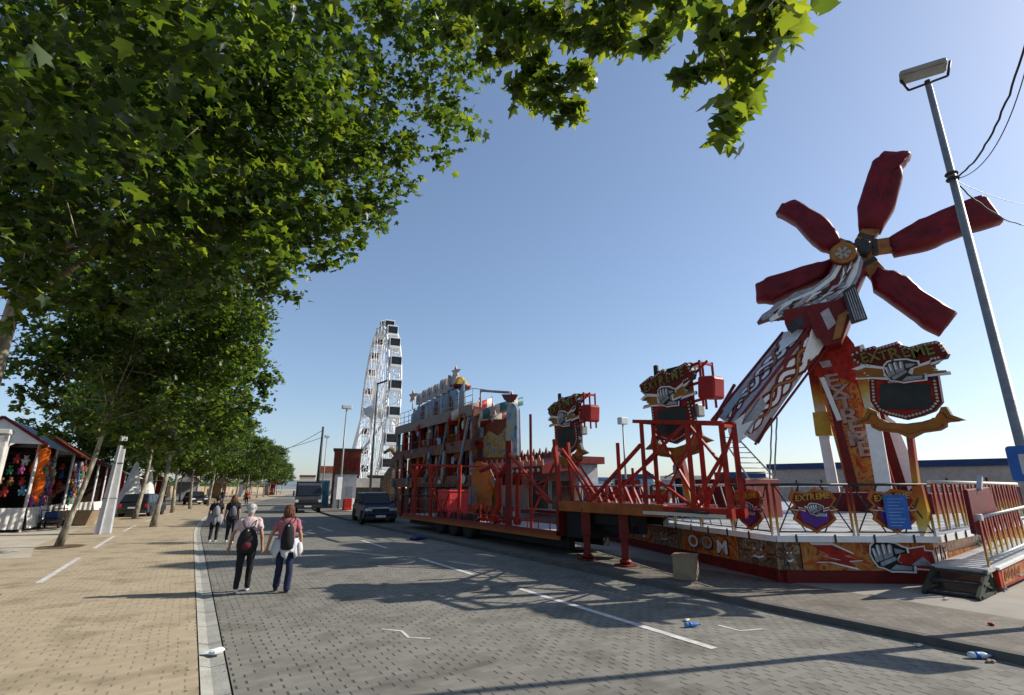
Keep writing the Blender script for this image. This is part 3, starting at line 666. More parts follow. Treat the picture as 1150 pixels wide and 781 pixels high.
skirt(P0, P1, [(0, .2, 'beast'), (.2, .45, 'EXTREME'), (.45, .62, 'beast'), (.62, .86, 'OOM'), (.86, 1, 'beast')])
skirt(P1, P2, [(0, .16, 'beast'), (.16, 1, 'fist')])
skirt(P2, PR, [(.01, .12, 'MAX'), (.12, .35, None), (.35, .6, 'beast'), (.6, .99, None)])
for A, B in ((P0, P1), (P1, P2), (P2, PR)): edge_trim(A, B)
# ---- railings
def medallion(parent, fr, a, b, w, h, blue=False):
    m = MB()
    out = [(-.5, .28), (-.42, .46), (-.1, .40), (.05, .5), (.42, .44), (.52, .26), (.40, .12), (.52, .02), (.40, -.06), (.46, -.2), (.3, -.34), (.1, -.44), (0, -.52), (-.1, -.44), (-.3, -.34), (-.46, -.2), (-.40, -.06), (-.52, .02), (-.40, .12)]
    m.prism([(a+x*w, b+y*h) for x, y in out][::-1], fr, 0, .03, 1, side=7)
    m.flat([(a+x*w*.86, b+.0+y*h*.86) for x, y in out][::-1], fr, .034, 0)
    m.flat([(a-.3*w, b-.02*h), (a-.26*w, b-.26*h), (a, b-.38*h), (a+.26*w, b-.26*h), (a+.3*w, b-.02*h)], fr, .038, 4)
    for i, ch in enumerate('EXTREME'): m.text(ch, fr, a+(-.33+.11*i)*w, b+(.27+.012*i)*h, h*.19, .046, 3, .008)
    bolt(m, fr, a+.05*w, b+.02*h, w*.27, .05, 11, 9); bolt(m, fr, a-.05*w, b+.02*h, w*.27, .05, 11, 9, flip=-1)
    fx = Fr(fr.p(a, b+.02*h, .056), fr.u, fr.v, fr.n); fist(m, fx, 0, 0, h*.26, 0, 11, 5, 7)
    if blue:
        m.prism([(a-.22*w, b-.40*h), (a+.26*w, b-.42*h), (a+.27*w, b+.36*h), (a-.22*w, b+.36*h)], fr, .088, .10, 12)
        for k in range(9): m.prism([(a-.16*w, b+(.26-.075*k)*h), (a+(.18-.05*(k % 3))*w, b+(.26-.075*k)*h), (a+(.18-.05*(k % 3))*w, b+(.275-.075*k)*h), (a-.16*w, b+(.275-.075*k)*h)], fr, .101, .103, 13)
    o = m.build('medallion', SIGNM + [BLUE, LBLUE], parent)
    return o
def rail_panel(parent, A, B, z, h, med=0, mat_='flame', diag=True):
    """posts, top and bottom tube, slanting stays; one panel"""
    fr, L_ = face_frame(A, B, z)
    for a in (.03, L_-.03): root = MB(); root.bar(fr.p(a, 0, .03), fr.p(a, h, .03), .036, .036, up=fr.n); root.build('rail_post', FLM, parent)
    t = MB(); t.tube(fr.p(0, h, .03), fr.p(L_, h, .03), .028, 8); t.build('handrail', DARK if med else WHITE, parent)
    t = MB(); t.tube(fr.p(.03, .09, .03), fr.p(L_-.03, .09, .03), .016, 6)
    if med:
        for s in (-1, 1):
            t.tube(fr.p(L_/2+s*L_*.47, h, .03), fr.p(L_/2+s*L_*.30, .5*h, .03), .014, 6) if False else None
            t.tube(fr.p(L_/2+s*(L_/2-.05), h, .03), fr.p(L_/2+s*.12*L_, .09, .03), .014, 6); t.tube(fr.p(L_/2+s*(L_/2-.05), .09, .03), fr.p(L_/2+s*.14*L_, h*.98, .03), .014, 6)
        t.tube(fr.p(L_*.3, h*.5, .03), fr.p(L_*.7, h*.5, .03), .014, 6)
    else:
        for k in range(3): t.tube(fr.p(L_*(k+.15)/3, h, .03), fr.p(L_*(k+1)/3-.03, .09, .03), .014, 6)
    t.build('stay', SILV if not med else DARK, parent)
    if med: medallion(parent, Fr(fr.p(0, 0, .05), fr.u, fr.v, fr.n), L_/2, h*.50, min(L_*.8, .92), h*.84, med == 2)
def lerp(a, b, t): return Vector(a).lerp(Vector(b), t)
for k in range(2): rail_panel(ride, lerp(P1, P2, k/2+.004), lerp(P1, P2, (k+1)/2-.004), DZ, 1.0, [1, 2][k])
for k in range(8): rail_panel(ride, lerp(P0, P1, k/8), lerp(P0, P1, (k+1)/8-.003), DZ, 1.0, 1 if k in (7, 4) else 0)
for k in range(11): rail_panel(ride, lerp(PS, PR, 1-k/11), lerp(PS, PR, 1-(k+1)/11), DZ, 1.0, 0)
for A, B, nn in ((PV, P0, 7), (PU, PV, 6), (PT, PU, 7), (PS, PT, 8)):
    for k in range(nn): rail_panel(ride, lerp(A, B, k/nn), lerp(A, B, (k+1)/nn-.003), DZ, 1.05, 1 if k % 4 == 2 and A is not PS else 0)
# flaming slanted bars along the right hand railing
fr, L_ = face_frame(P2, PR, DZ)
m = MB(); m.tube(fr.p(.25, 1.06, 0), fr.p(L_, 1.06, 0), .035, 8); m.tube(fr.p(.3, .10, 0), fr.p(L_, .10, 0), .02, 6); m.build('handrail', OFFW, ride)
a = .3; k = 0
while a < L_-.2:
    m = MB(); h0 = 1.02
    m.add([fr.p(a-.04, h0, .02), fr.p(a+.07, h0, .02), fr.p(a+.16, .10, .02), fr.p(a+.135, .10, .02), fr.p(a-.04, h0, -.02), fr.p(a+.07, h0, -.02), fr.p(a+.16, .10, -.02), fr.p(a+.135, .10, -.02)] if k % 2 else
          [fr.p(a+.10, h0, .02), fr.p(a+.22, h0, .02), fr.p(a+.06, .10, .02), fr.p(a+.03, .10, .02), fr.p(a+.10, h0, -.02), fr.p(a+.22, h0, -.02), fr.p(a+.06, .10, -.02), fr.p(a+.03, .10, -.02)],
          [(3, 2, 1, 0), (4, 5, 6, 7), (0, 1, 5, 4), (1, 2, 6, 5), (2, 3, 7, 6), (3, 0, 4, 7)])
    m.build('flame_bar', FLM, ride); a += .30 if k % 2 else .40; k += 1
# ---- tower
_before = set(bpy.data.objects)
TD = 17.3
tn_ = Vector((-.93, -.36, 0)); tc = atd(960, 440, TD); tf = facing((tc.x, tc.y, 0), tn_)
TM = [RED, ORANGE, YEL, WHITE, DRED, DARK, GOLD, LILAC, FIRE, mat('faded_pink_paint', (.38, .25, .21), .5)]
def ccw(P):
    a = sum(P[i][0]*P[(i+1) % len(P)][1]-P[(i+1) % len(P)][0]*P[i][1] for i in range(len(P))); return P if a > 0 else P[::-1]
def panel(fr, pts, c0, c1, mi, side, mb): mb.prism(ccw(fr.pl(pts)), fr, c0, c1, mi, side); return mb
m = MB(); panel(tf, [(910, 398), (928, 378), (944, 371), (960, 392), (972, 425), (975, 445), (946, 432), (916, 428)], -.75, .02, 0, 0, m)
panel(tf, [(917, 420), (965, 412), (1010, 566), (955, 566)], -.25, 0, 8, 0, m)
m.flat(ccw(tf.pl([(924, 422), (930, 421), (968, 566), (956, 566)])), tf, .006, 4); m.flat(ccw(tf.pl([(958, 418), (964, 417), (1010, 566), (1000, 566)])), tf, .006, 4)
m.prism(ccw(tf.pl([(921, 413), (933, 411), (936, 418), (925, 420)])), tf, .02, .05, 7)
m.build('tower_plate', TM, ride)
m = MB(); LTT = [(936, 436, 17), (944, 449, 17), (951, 463, 18), (956, 477, 18), (963, 490, 18), (968, 503, 18), (974, 516, 18)]
for (x, y, s), ch in zip(LTT, 'EXTREME'):
    a, b = tf.px(x, y); sz = s*TD/600*1.15
    m.text(ch, tf, a, b, sz, .03, 9, .02, rot=.06, stretch=1.35); m.text(ch, tf, a+.02, b-.02, sz*1.08, .012, 4, .01, rot=.06, stretch=1.35)
m.build('lettering', TM, ride)
def leg(pts, c, wide, name='hydraulic_leg'):
    """(px,py,r,mat) stations down one telescopic leg"""
    for i, (p, q, w, mt, nm) in enumerate(pts):
        a = tf.p(*tf.px(*p), c); b = tf.p(*tf.px(*q), c); mm = MB(); mm.bar(a, b, w, w*.8, up=tf.n); mm.build(nm, mt, ride, bevel=.01)
leg([((911, 412), (921, 470), .30, FLM, 'leg_sleeve'), ((921, 470), (925, 498), .42, YEL, 'leg_collar'), ((924, 496), (937, 566), .26, WHITE, 'leg')], -.45, 1)
leg([((962, 400), (981, 470), .26, FLM, 'leg_sleeve'), ((981, 470), (986, 490), .32, YEL, 'leg_collar'), ((984, 488), (997, 566), .34, WHITE, 'leg')], .42, 1)
leg([((925, 432), (945, 482), .12, WHITE, 'leg')], .12, 1)
m = MB(); panel(tf, [(968, 415), (988, 450), (1035, 566), (1002, 566), (975, 470)], -1.2, -.95, 4, 0, m); panel(tf, [(992, 470), (1006, 480), (1036, 552), (1022, 566)], -.94, -.9, 3, 3, m); m.build('rear_leg', TM, ride)
m = MB(); c = tf.p(*tf.px(985, 566), -.4); m.bx(c.x-.9, c.x+.9, c.y-1.6, c.y+1.6, DZ+.003, DZ+.5); m.build('tower_base', DRED, ride, bevel=.03)
m = MB(); panel(tf, [(960, 400), (972, 396), (982, 420), (976, 445), (965, 425)], .30, .42, 3, 1, m); m.build('flame_board', TM, ride)
# ---- arm box: long counterweight with two painted faces
def arm_pt(px, py, D): return atd(px, py, D)
E0t = arm_pt(880, 377, 17.6); E1t = arm_pt(914, 373, 16.7); E2t = arm_pt(928, 390, 17.0)
E0b = arm_pt(806, 476, 16.3); E1b = arm_pt(824, 490, 15.3); E2b = arm_pt(850, 508, 15.8)
ctrd = (E2t-E1t).cross(Vector((0, 0, 1)))
E3t = E0t + (E2t-E1t); E3b = E0b + (E2b-E1b)
m = MB(); m.add([E0t, E1t, E2t, E3t, E0b, E1b, E2b, E3b], [(0, 4, 5, 1), (1, 5, 6, 2), (2, 6, 7, 3), (3, 7, 4, 0), (0, 1, 2, 3), (7, 6, 5, 4)])
AM = [LILAC, DRED, WHITE, GOLD, SILV, RED, DARK]
m.build('counterweight_box', AM, ride, bevel=.01)
for nm, (A, B, C, D_) in (('ornament', (E0b, E1b, E1t, E0t)), ('ornament', (E1b, E2b, E2t, E1t))):
    u = ((D_-A)+(C-B)).normalized(); v0 = ((B-A)+(C-D_)); n_ = v0.cross(u).normalized()
    if n_.dot(Vector((0, 0, H))-A) < 0: n_ = -n_
    v = n_.cross(u); v = v if v.dot(v0) > 0 else -v
    fr = Fr((A+B)/2, u, v, n_); L_ = ((C+D_)/2-(A+B)/2).length; wdt = (B-A).length
    m = MB()
    for sg in (-1, 1):
        m.prism(ccw([(0, sg*wdt*.46), (L_, sg*wdt*.46), (L_, sg*wdt*.52), (0, sg*wdt*.52)]), fr, 0, .05, 1)
    for ph, w_, mi, cc in ((0, .27, 1, .01), (0, .13, 2, .018), (2.2, .24, 1, .024), (2.2, .10, 2, .032), (4.2, .10, 1, .038), (4.2, .05, 3, .046)):
        pts = [(L_*(.04+.9*i/26), wdt*.25*math.sin(i*.62+ph)*(.5+.5*i/26)) for i in range(27)]
        add_ribbon(m, pts, [w_*(.7+.9*i/26) for i in range(27)], fr, cc, mi)
    m.prism(ccw([(L_*.72, wdt*.05), (L_*.98, -wdt*.40), (L_*.99, wdt*.30), (L_*.86, wdt*.36)]), fr, .05, .056, 2)
    m.prism(ccw([(L_*.04, -wdt*.3), (L_*.30, -wdt*.36), (L_*.28, -wdt*.05), (L_*.03, wdt*.02)]), fr, .05, .056, 4)
    m.build(nm, AM, ride)
m = MB()
for (A, B) in (((805, 478), (826, 440)), ((852, 509), (868, 480)), ((802, 486), (812, 470)), ((815, 493), (829, 468))):
    m.tube(arm_pt(*A, 15.1), arm_pt(*B, 15.3), .045, 8)
m.build('tube_rail', DRED, ride)
# small lightning cut-outs at the low end
m = MB(); ff = facing(arm_pt(830, 500, 15.1), (-.82, -.57, 0)); m.prism(ccw(ff.pl([(818, 490), (838, 474), (834, 488), (848, 482), (836, 500), (842, 500), (826, 512), (830, 500), (820, 500)])), ff, 0, .05, 2, side=1); m.build('ornament', AM, ride)
# ---- neck with feathered wing boards
hf = facing(atd(950, 300, 16.9), (-.9, -.44, 0))
m = MB(); wing = [(851, 367), (857, 358), (866, 352), (872, 345), (884, 340), (893, 333), (905, 329), (915, 326), (925, 318), (933, 311), (938, 300), (944, 293), (955, 284), (964, 286), (970, 297), (967, 312), (961, 325), (950, 336), (940, 343), (925, 348), (905, 354), (885, 361), (873, 362), (862, 363)]
m.prism(ccw(hf.pl(wing)), hf, -.25, .12, 4, side=1)
for (pts, w_, mi, cc) in (([(853, 366), (880, 352), (910, 340), (935, 328), (945, 300)], [.03, .12, .16, .2, .18], 1, .128), ([(858, 360), (885, 345), (915, 332), (936, 316), (948, 294)], [.02, .07, .1, .12, .1], 2, .136), ([(870, 360), (900, 350), (930, 343), (952, 326), (962, 300)], [.02, .07, .09, .1, .1], 2, .13), ([(880, 349), (905, 343), (930, 336)], [.02, .22, .02], 0, .144), ([(952, 330), (960, 312), (966, 292)], [.05, .12, .05], 2, .15), ([(948, 322), (957, 305), (962, 290)], [.02, .05, .02], 1, .154)):
    add_ribbon(m, hf.pl(pts), w_, hf, cc, mi)
for i in range(9):   # feather tips
    x = 856+i*9; y = 362-i*2.6 + (4 if i % 2 else 0); m.prism(ccw(hf.pl([(x, y), (x+12, y-9), (x+15, y-3), (x+2, y+4)])), hf, .10, .165, 2 if i % 2 else 4, side=1)
for i in range(7):   # airbrushed feathers
    x = 862+i*11; y = 360-i*4.2; add_ribbon(m, hf.pl([(x, y+2), (x+9, y-7), (x+20, y-12)]), [.02, .09, .01], hf, .158+.003*i, (0, 2, 6)[i % 3]); add_ribbon(m, hf.pl([(x+4, y+3), (x+12, y-3), (x+24, y-7)]), [.01, .05, .01], hf, .159+.003*i, (1, 6, 2)[i % 3])
for i in range(5):
    x = 944+i*4.5; y = 322-i*7; add_ribbon(m, hf.pl([(x-6, y+10), (x, y), (x-1, y-10)]), [.02, .08, .01], hf, .16+.003*i, (6, 2)[i % 2])
for i in range(13):  # bulbs
    x = 875+i*6.2; y = 365-i*2.1; a, b = hf.px(x, y); m.lathe([(.04, 0), (.03, .04), (0, .05)], hf.p(a, b, .12), 6, 5, axis=hf.n)
m.build('wing_board', AM, ride)
m = MB(); p = lambda x, y, c: hf.p(*hf.px(x, y), c)
m.bar(p(955, 300, -.3), p(925, 372, -.3), .85, .8, up=hf.n); m.build('neck', DRED, ride, bevel=.02)
m = MB(); q = facing(atd(915, 362, 16.6), (-.9, -.44, 0))
m.prism(ccw(q.pl([(882, 368), (880, 352), (912, 346), (944, 340), (956, 362), (946, 390), (928, 394), (915, 376)])), q, -.9, 0, 1, side=1)
m.prism(ccw(q.pl([(884, 372), (900, 358), (905, 368), (890, 380)])), q, .002, .02, 6); m.prism(ccw(q.pl([(922, 356), (931, 350), (940, 368), (931, 376)])), q, .002, .02, 0)
m.prism(ccw(q.pl([(905, 352), (911, 350), (925, 384), (918, 386)])), q, .002, .04, 1); m.prism(ccw(q.pl([(942, 360), (954, 352), (945, 385), (936, 388)])), q, .002, .05, 3)
m.build('cabin', AM, ride)
m = MB(); m.prism(ccw(q.pl([(947, 334), (960, 325), (975, 365), (957, 371)])), q, .1, .25, 6)
for i in range(5): m.prism(ccw(q.pl([(950.5+i*2.3, 336-i*1.5), (951.5+i*2.3, 335.5-i*1.5), (962.5+i*2.6, 367.5-i*.6), (961+i*2.6, 368-i*.6)])), q, .25, .28, 4)
m.build('seat_panel', AM, ride)
# ---- rotor
hub = atd(968, 283, 17.4); rf = facing(hub, (-.9, -.44, 0))
m = MB(); m.lathe([(.20, -.4), (.25, -.3), (.25, .3), (.18, .38)], hub, 18, 0, axis=rf.n)
for k in range(14):
    a = 2*PI*k/14; m.ball(rf.p(.30*math.cos(a), .30*math.sin(a), random.uniform(-.2, .2)), .07, 6, 0)
m.build('hub', DARK, ride)
m = MB(); cp = atd(947, 286, 16.6); cf = facing(cp, (-.9, -.44, 0)); m.lathe([(.30, -.7), (.34, -.1), (.34, .02)], cp, 24, 1, axis=cf.n); m.lathe([(.34, .02), (.30, .05), (.24, .05), (.22, .03), (0, .03)], cp, 24, 0, axis=cf.n)
for k in range(6): 
    t = 2*PI*k/6; m.flat([(.20*math.cos(t-.25), .20*math.sin(t-.25)), (.20*math.cos(t+.25), .20*math.sin(t+.25)), (.05*math.cos(t+.5), .05*math.sin(t+.5)), (.05*math.cos(t-.5), .05*math.sin(t-.5))], cf, .036, 2)
m.build('medallion', [GOLD, DRED, SILV], ride)
BL = [([(992, 171), (1020, 171), (1022, 174), (1012, 187), (1013, 201), (1005, 233), (989, 261), (965, 259), (963, 233), (970, 211), (979, 182)], (977, 262), (968, 276)),
      ([(998, 270), (1030, 251), (1064, 236), (1101, 222), (1109, 227), (1125, 251), (1082, 264), (1043, 281), (1005, 289), (1000, 281)], (1001, 277), (972, 281)),
      ([(986, 305), (1008, 310), (1021, 317), (1037, 333), (1075, 358), (1056, 382), (1040, 374), (1024, 361), (982, 330), (979, 316)], (985, 310), (970, 292)),
      ([(850, 323), (864, 315), (915, 299), (934, 296), (937, 301), (928, 316), (906, 326), (869, 343), (851, 342)], (930, 303), (955, 292)),
      ([(872, 240), (878, 230), (893, 225), (902, 230), (931, 249), (941, 264), (944, 274), (933, 284), (921, 281), (909, 271), (893, 252)], (938, 276), (958, 284))]
for poly, p_in, p_hub in BL:
    P = ccw(rf.pl(poly)); dense = []
    for i in range(len(P)):
        a, b = P[i], P[(i+1) % len(P)]
        for j in range(4): t = j/4; dense.append((a[0]+(b[0]-a[0])*t + random.uniform(-.008, .008), a[1]+(b[1]-a[1])*t+random.uniform(-.012, .012)))
    n = len(dense); cx = sum(x for x, y in dense)/n; cy = sum(y for x, y in dense)/n
    vs = []; rings = [(1.0, -.22), (1.02, -.05), (1.02, .1), (.97, .22), (.8, .30), (.55, .31), (.3, .27)]
    ax = Vector((p_in[0]-p_hub[0], -(p_in[1]-p_hub[1]))).normalized()
    for k, c in rings:
        for i, (x, y) in enumerate(dense):
            w = .018*math.sin(i*1.7+k*9) + random.uniform(-.012, .012); vs.append(rf.p(cx+(x-cx)*k, cy+(y-cy)*k, c + (w if k < 1 else w*.3)))
    fs = [(r*n+i, r*n+(i+1) % n, (r+1)*n+(i+1) % n, (r+1)*n+i) for r in range(len(rings)-1) for i in range(n)]
    fs.append([(len(rings)-1)*n+i for i in range(n)]); fs.append([i for i in range(n)][::-1])
    m = MB(); m.add(vs, fs, 0, True); m.build('wrapped_arm', TARP, ride)
    m = MB(); a = rf.p(*rf.px(*p_in), 0); b = rf.p(*rf.px(*p_hub), 0); d = (a-b).normalized()
    m.bar(b, a + d*.25, .42, .3, up=rf.n); m.bar(b+d*.16, b+d*.30, .44, .33, up=rf.n, mi=1); m.build('arm_root', [mat('dull_orange', (.30, .12, .03), .5, var=.35), DARK], ride, bevel=.02)
# ladders, cables and struts under the arm
m = MB()
a, b = atd(800, 440, 18), atd(822, 548, 19)
for off in (0, .45):
    m.tube(atd(812, 500, 18)+Vector((off, -off*.5, 0)), atd(842, 548, 18.6)+Vector((off*1.6, -off, 0)), .03, 6)
for k in range(9): t = k/8; m.tube(atd(812, 500, 18).lerp(atd(842, 548, 18.6), t), atd(812, 500, 18).lerp(atd(842, 548, 18.6), t)+Vector((.45+.3*t, -.25-.2*t, 0)), .015, 5)
m.build('ladder', GREYM, ride)
m = MB()
for x0, x1 in ((868, 866), (874, 871)):
    pts = [atd(x0+(x1-x0)*i/10+random.uniform(-.5, .5), 478+(560-478)*i/10, 16.4) for i in range(11)]; m.path(pts, .022, 6)
m.build('hanging_cable', GREYM, ride)
# the tower is half as large again as the drawing board it was laid out on, and stands on the middle of the deck
b0 = atd(985, 560, 17.3); b1 = atd(985, 560, 26.8); off = ride.location
TM_ = Matrix.Translation(Vector((b1.x, b1.y, DZ))-off) @ Matrix.Diagonal((1.55, 1.55, 1.49, 1)) @ Matrix.Translation(-(Vector((b0.x, b0.y, DZ))-off))
for o in set(bpy.data.objects)-_before: o.data.transform(TM_)
# ---- big sign on its post at the platform corner
sign = thing('ride_sign', 'largest shield sign with bulbs, on the flame-painted post at the platform corner', 'sign', (12.6, 4.8, BZ), 0, 'bulb-edged shield signs of the ride')
sf = facing((12.55, 4.9, 0), (-1, 0, 0)); sf = Fr((12.55, 4.9, 0), (0, -1, 0), (0, 0, 1), (-1, 0, 0))
def big2ab(x, y): return sf.px(940+x/5.206, 370+y/5.206)
shield_parts(sign, sf, big2ab)
m = MB(); a0, b0 = sf.px(1018, 480); a1, b1 = sf.px(1030, 560); 
m.bar(sf.p(a0, b0, -.12), sf.p(a1, b1, -.05), .11, .11, up=(1, 0, 0)); m.build('post', flame('post_paint', [YEL and (.55, .36, .05), (.45, .2, .03), (.32, .06, .03), (.30, .05, .04)]), sign)
m = MB(); P = [sf.px(*p) for p in [(1025, 545), (1036, 545), (1043, 575), (1041, 598), (1037, 606), (1033, 597), (1027, 575)]]; m.prism(ccw(P), sf, -.10, .05); m.build('flame_tip', FLM2, sign)
# small sign prototype, metres: same drawing
S0 = (410, 560)
# drawing scale from the big sign at its centre
_a = big2ab(300, 300); _b = big2ab(500, 300); _c = big2ab(400, 200); _d = big2ab(400, 500)
su, sv = abs(_b[0]-_a[0])/200, abs(_c[1]-_d[1])/300
def loc2ab(x, y): return ((x-S0[0])*su*1.0, -(y-S0[1])*sv*1.0)
lf = Fr((0, 0, 0), (0, -1, 0), (0, 0, 1), (-1, 0, 0))
def seat_crates(parent):
    m = MB()
    for z in (.9, 1.25, 1.65): m.bar((.10, -.2, z), (.10, -.85, z+.05), .05, .05)
    for y in (-.55, -.82): m.bar((.10, y, .8), (.10, y, 1.75), .05, .05); m.bar((.55, y, .8), (.55, y, 1.75), .05, .05); m.bar((.1, y, 1.7), (.55, y, 1.7), .05, .05)
    m.tube((.1, -.3, 1.3), (.3, -.9, 1.75), .03, 6); m.build('bracket', RED, parent, local=True)
    m = MB(); m.bx(.0, .42, -1.06, -.62, 1.04, 1.50, M=Matrix.Translation((0, 0, 0)) @ Matrix.Rotation(.12, 4, 'X')); m.build('red_box', mat('deep_red_plastic', (.30, .02, .02), .4), parent, local=True, bevel=.06)
    m = MB(); m.bx(.1, .34, -.66, -.46, .62, .88); m.build('motor', GREYM, parent, local=True, bevel=.03)
def small_sign(label, loc, s):
    t = thing('ride_sign', label, 'sign', loc, 0, 'bulb-edged shield signs of the ride'); return t
s1 = small_sign('shield sign with a dark screen folded above the red truss end of the trailer', (9.75, 8.62, 2.80), 1)
shield_parts(s1, lf, loc2ab, local=True)
seat_crates(s1)
m = MB(); m.bar((.12, 0, -.1), (.12, -.25, -1.25), .14, .14, up=(1, 0, 0)); m.build('post', FLM, s1, local=True)
m = MB(); m.bx(.11, .30, -.45, .5, .35, 1.5); m.bx(.12, .26, -.6, .62, 1.5, 1.75); m.bx(.12, .2, .5, .62, .3, 1.9); m.build('rear_housing', DARK, s1, local=True, bevel=.02)
s2 = copy_tree(s1); s1.scale = (1, 1.02, 1.15); s2.location = (9.8, 12.95, 2.78); s2['label'] = 'shield sign with a dark screen on thin red struts at the middle of the trailer'; s2.scale = (1, .95, 1.12)
k = (atx(757, 505, 9.75).z, atx(757, 420, 9.75).z)
# ================================================================== trailer with red frames
X0, X1 = 8.95, 11.1
tr = thing('flatbed_trailer', 'long red flatbed trailer with three axles, raised front deck and red steel frames', 'trailer', (10, 16, .1))
EDGE = flame('trailer_edge_paint', [(.30, .10, .02), (.22, .05, .015), (.17, .02, .012)])
m = MB(); m.bx(X0+.05, X1, 12.35, 25.2, .62, .70); m.build('low_deck', STEELDECK, tr)
m = MB(); m.bx(X0, X0+.06, 12.3, 25.2, .50, .74); m.bx(X1-.06, X1, 12.3, 25.2, .5, .74, mi=0); m.build('side_beam', EDGE, tr, bevel=.01)
m = MB(); m.bx(X0+.35, X0+.55, 12.3, 25, .28, .6); m.bx(X1-.55, X1-.35, 12.3, 25, .28, .6)
for y in np.arange(12.8, 25, 1.1): m.bx(X0+.1, X1-.1, y, y+.08, .5, .6)
m.build('chassis', BLACK, tr)
m = MB(); m.bx(X0, X0+.16, 8.4, 12.35, 1.28, 1.55); m.build('raised_side_beam', mat('worn_orange_red', (.33, .09, .02), .45, var=.3), tr, bevel=.02)
m = MB(); m.bx(X0+.16, X1-.3, 8.4, 12.35, 1.40, 1.53); m.bx(X0, X1-.3, 12.3, 12.42, .62, 1.55); m.bx(X0+.3, X0+.5, 9.7, 12.2, 1.0, 1.4, mi=1); m.bx(X1-.8, X1-.6, 9.7, 12.2, 1.0, 1.4, mi=1); m.bx(X0+.2, X1-.6, 11.4, 12.2, .6, 1.4, mi=1); m.bx(X0+.6, X0+.9, 9.8, 11.4, .8, 1.4, mi=1)  # last two black boxes are fill standing in for shade under the raised deck
m.build('gooseneck', [DRED, BLACK], tr)
for (x, y) in ((9.1, 11.27), (9.2, 9.95)):
    m = MB(); m.bar((x, y, .18), (x, y, 1.4), .17, .17); m.bar((x, y, .7), (x, y, 1.4), .24, .24)
    m.bx(x-.2, x+.2, y-.2, y+.2, .10, .14); m.lathe([(.10, .14), (.16, .2), (.10, .26)], (x, y, 0), 10); m.build('landing_leg', DRED, tr, bevel=.012)
def wheel_mb(c, ax, r, w, n=20):
    m = MB(); ax = Vector(ax).normalized(); c = Vector(c)
    m.lathe([(r*.58, -w/2), (r*.86, -w/2), (r*.97, -w*.42), (r, -w*.25), (r, w*.25), (r*.97, w*.42), (r*.86, w/2), (r*.58, w/2)], c, n, 0, axis=ax)
    q = MB(); q.lathe([(r*.6, -w*.40), (r*.6, w*.40), (r*.52, w*.38), (r*.44, w*.28), (r*.22, w*.30), (r*.16, w*.44), (0, w*.44)], c, n, 0, axis=ax)
    for k in range(6):
        u = ax.orthogonal().normalized(); v = ax.cross(u); a = 2*PI*k/6; q.ball(c+ax*w*.31+(u*math.cos(a)+v*math.sin(a))*r*.3, r*.05, 6)
    return m, q
def add_wheel(c, ax, r, w, parent, rimm=None):
    a, b = wheel_mb(c, ax, r, w); t = a.build('wheel', BLACK, parent); 
    b.build('rim', rimm or GREYM, t); return t
for y in (20.75, 19.45, 18.15):
    for x, s in ((X0+.22, -1), (X1-.22, 1)): add_wheel((x, y, .10+.47), (s, 0, 0), .47, .34, tr, DARK)
    m = MB(); m.tube((X0+.2, y, .57), (X1-.2, y, .57), .07); m.build('axle', DARK, tr)
def rbar(m, p, q, w=.10, h=None):
    w *= .82; m.bar(p, q, w, (h*.9 if h else w))
# truss box at the near end
TX, TY0, TY1 = X0, 6.72, 8.95
zb, zt = 1.42, 3.42
m = MB()
for x in (TX+.06, TX+.45):
    rbar(m, (x, TY0-.05, zb), (x, 9.1, zb), .13, .2); rbar(m, (x, TY0-.02, zt-.25), (x, TY1+.25, zt+.05), .10)
    for y, zz in ((TY0+.02, zt-.25), (7.6, zt-.12), (TY1, zt+.02)): rbar(m, (x, y, zb), (x, y, zz), .12)
for y, z in ((TY0+.02, zt-.3), (TY1, zt)): rbar(m, (TX+.06, y, z), (TX+.45, y, z), .08)
x = TX+.06
rbar(m, (x, TY1, 2.45), (x, 7.62, zt-.15), .07); rbar(m, (x, TY1, 2.3), (x, 7.62, zb+.1), .07); rbar(m, (x, 7.58, zb+.2), (x, TY0+.05, 2.55), .07); rbar(m, (x, TY0+.1, 2.35), (x, 7.55, zt-.2), .06); rbar(m, (x, TY0+.05, 2.2), (x, 7.5, zb+.1), .06)
x = TX+.45
rbar(m, (x, TY1, zb), (x, 7.62, zt-.2), .06); rbar(m, (x, 7.6, zb+.1), (x, TY0+.05, zt-.4), .06); rbar(m, (x, TY1-.1, zt-.2), (x, 7.7, zb), .06)
m.build('truss_frame', RED, tr)
m = MB(); m.bx(X0-.02, X0-.005, 6.8, 9.0, 1.33, 1.40); m.tube((X0-.04, 7.2, 1.42), (X0-.04, 8.0, 1.44), .03, 6, mi=1); m.build('deck_lip', [OFFW, DARK], tr)
# sloping stays, pins and posts along the trailer
posts = []
m = MB(); rbar(m, (X0+.1, 9.1, 3.2), (X0+.1, 9.1, 1.5), .09); m.build('steel_post', RED, tr) if False else None
def frame(name, bars, mt=RED, w=.09):
    m = MB()
    for b in bars: rbar(m, b[0], b[1], b[2] if len(b) > 2 else w)
    return m.build(name, mt, tr)
xx = X0+.1
frame('brace', [((xx, 11.1, 1.5), (xx, 9.05, 2.9)), ((xx+.5, 11.1, 1.5), (xx+.5, 9.0, 2.7), .07)])
frame('steel_post', [((xx, 9.85, 1.5), (xx, 9.85, 3.0), .11)])
frame('steel_post', [((xx+.6, 10.0, 1.5), (xx+.6, 10.0, 2.4), .08)]); frame('steel_post', [((xx+.2, 10.6, 1.5), (xx+.2, 10.6, 2.1), .07)])
frame('brace', [((xx, 12.2, 3.0), (xx, 10.6, 1.55), .07), ((xx+.1, 12.1, 2.7), (xx+.1, 11.0, 1.55), .06), ((xx+.7, 12.6, 2.9), (xx+.7, 11.3, 1.5), .06), ((xx+.9, 13.2, 3.0), (xx+.9, 11.8, 1.5), .05)])
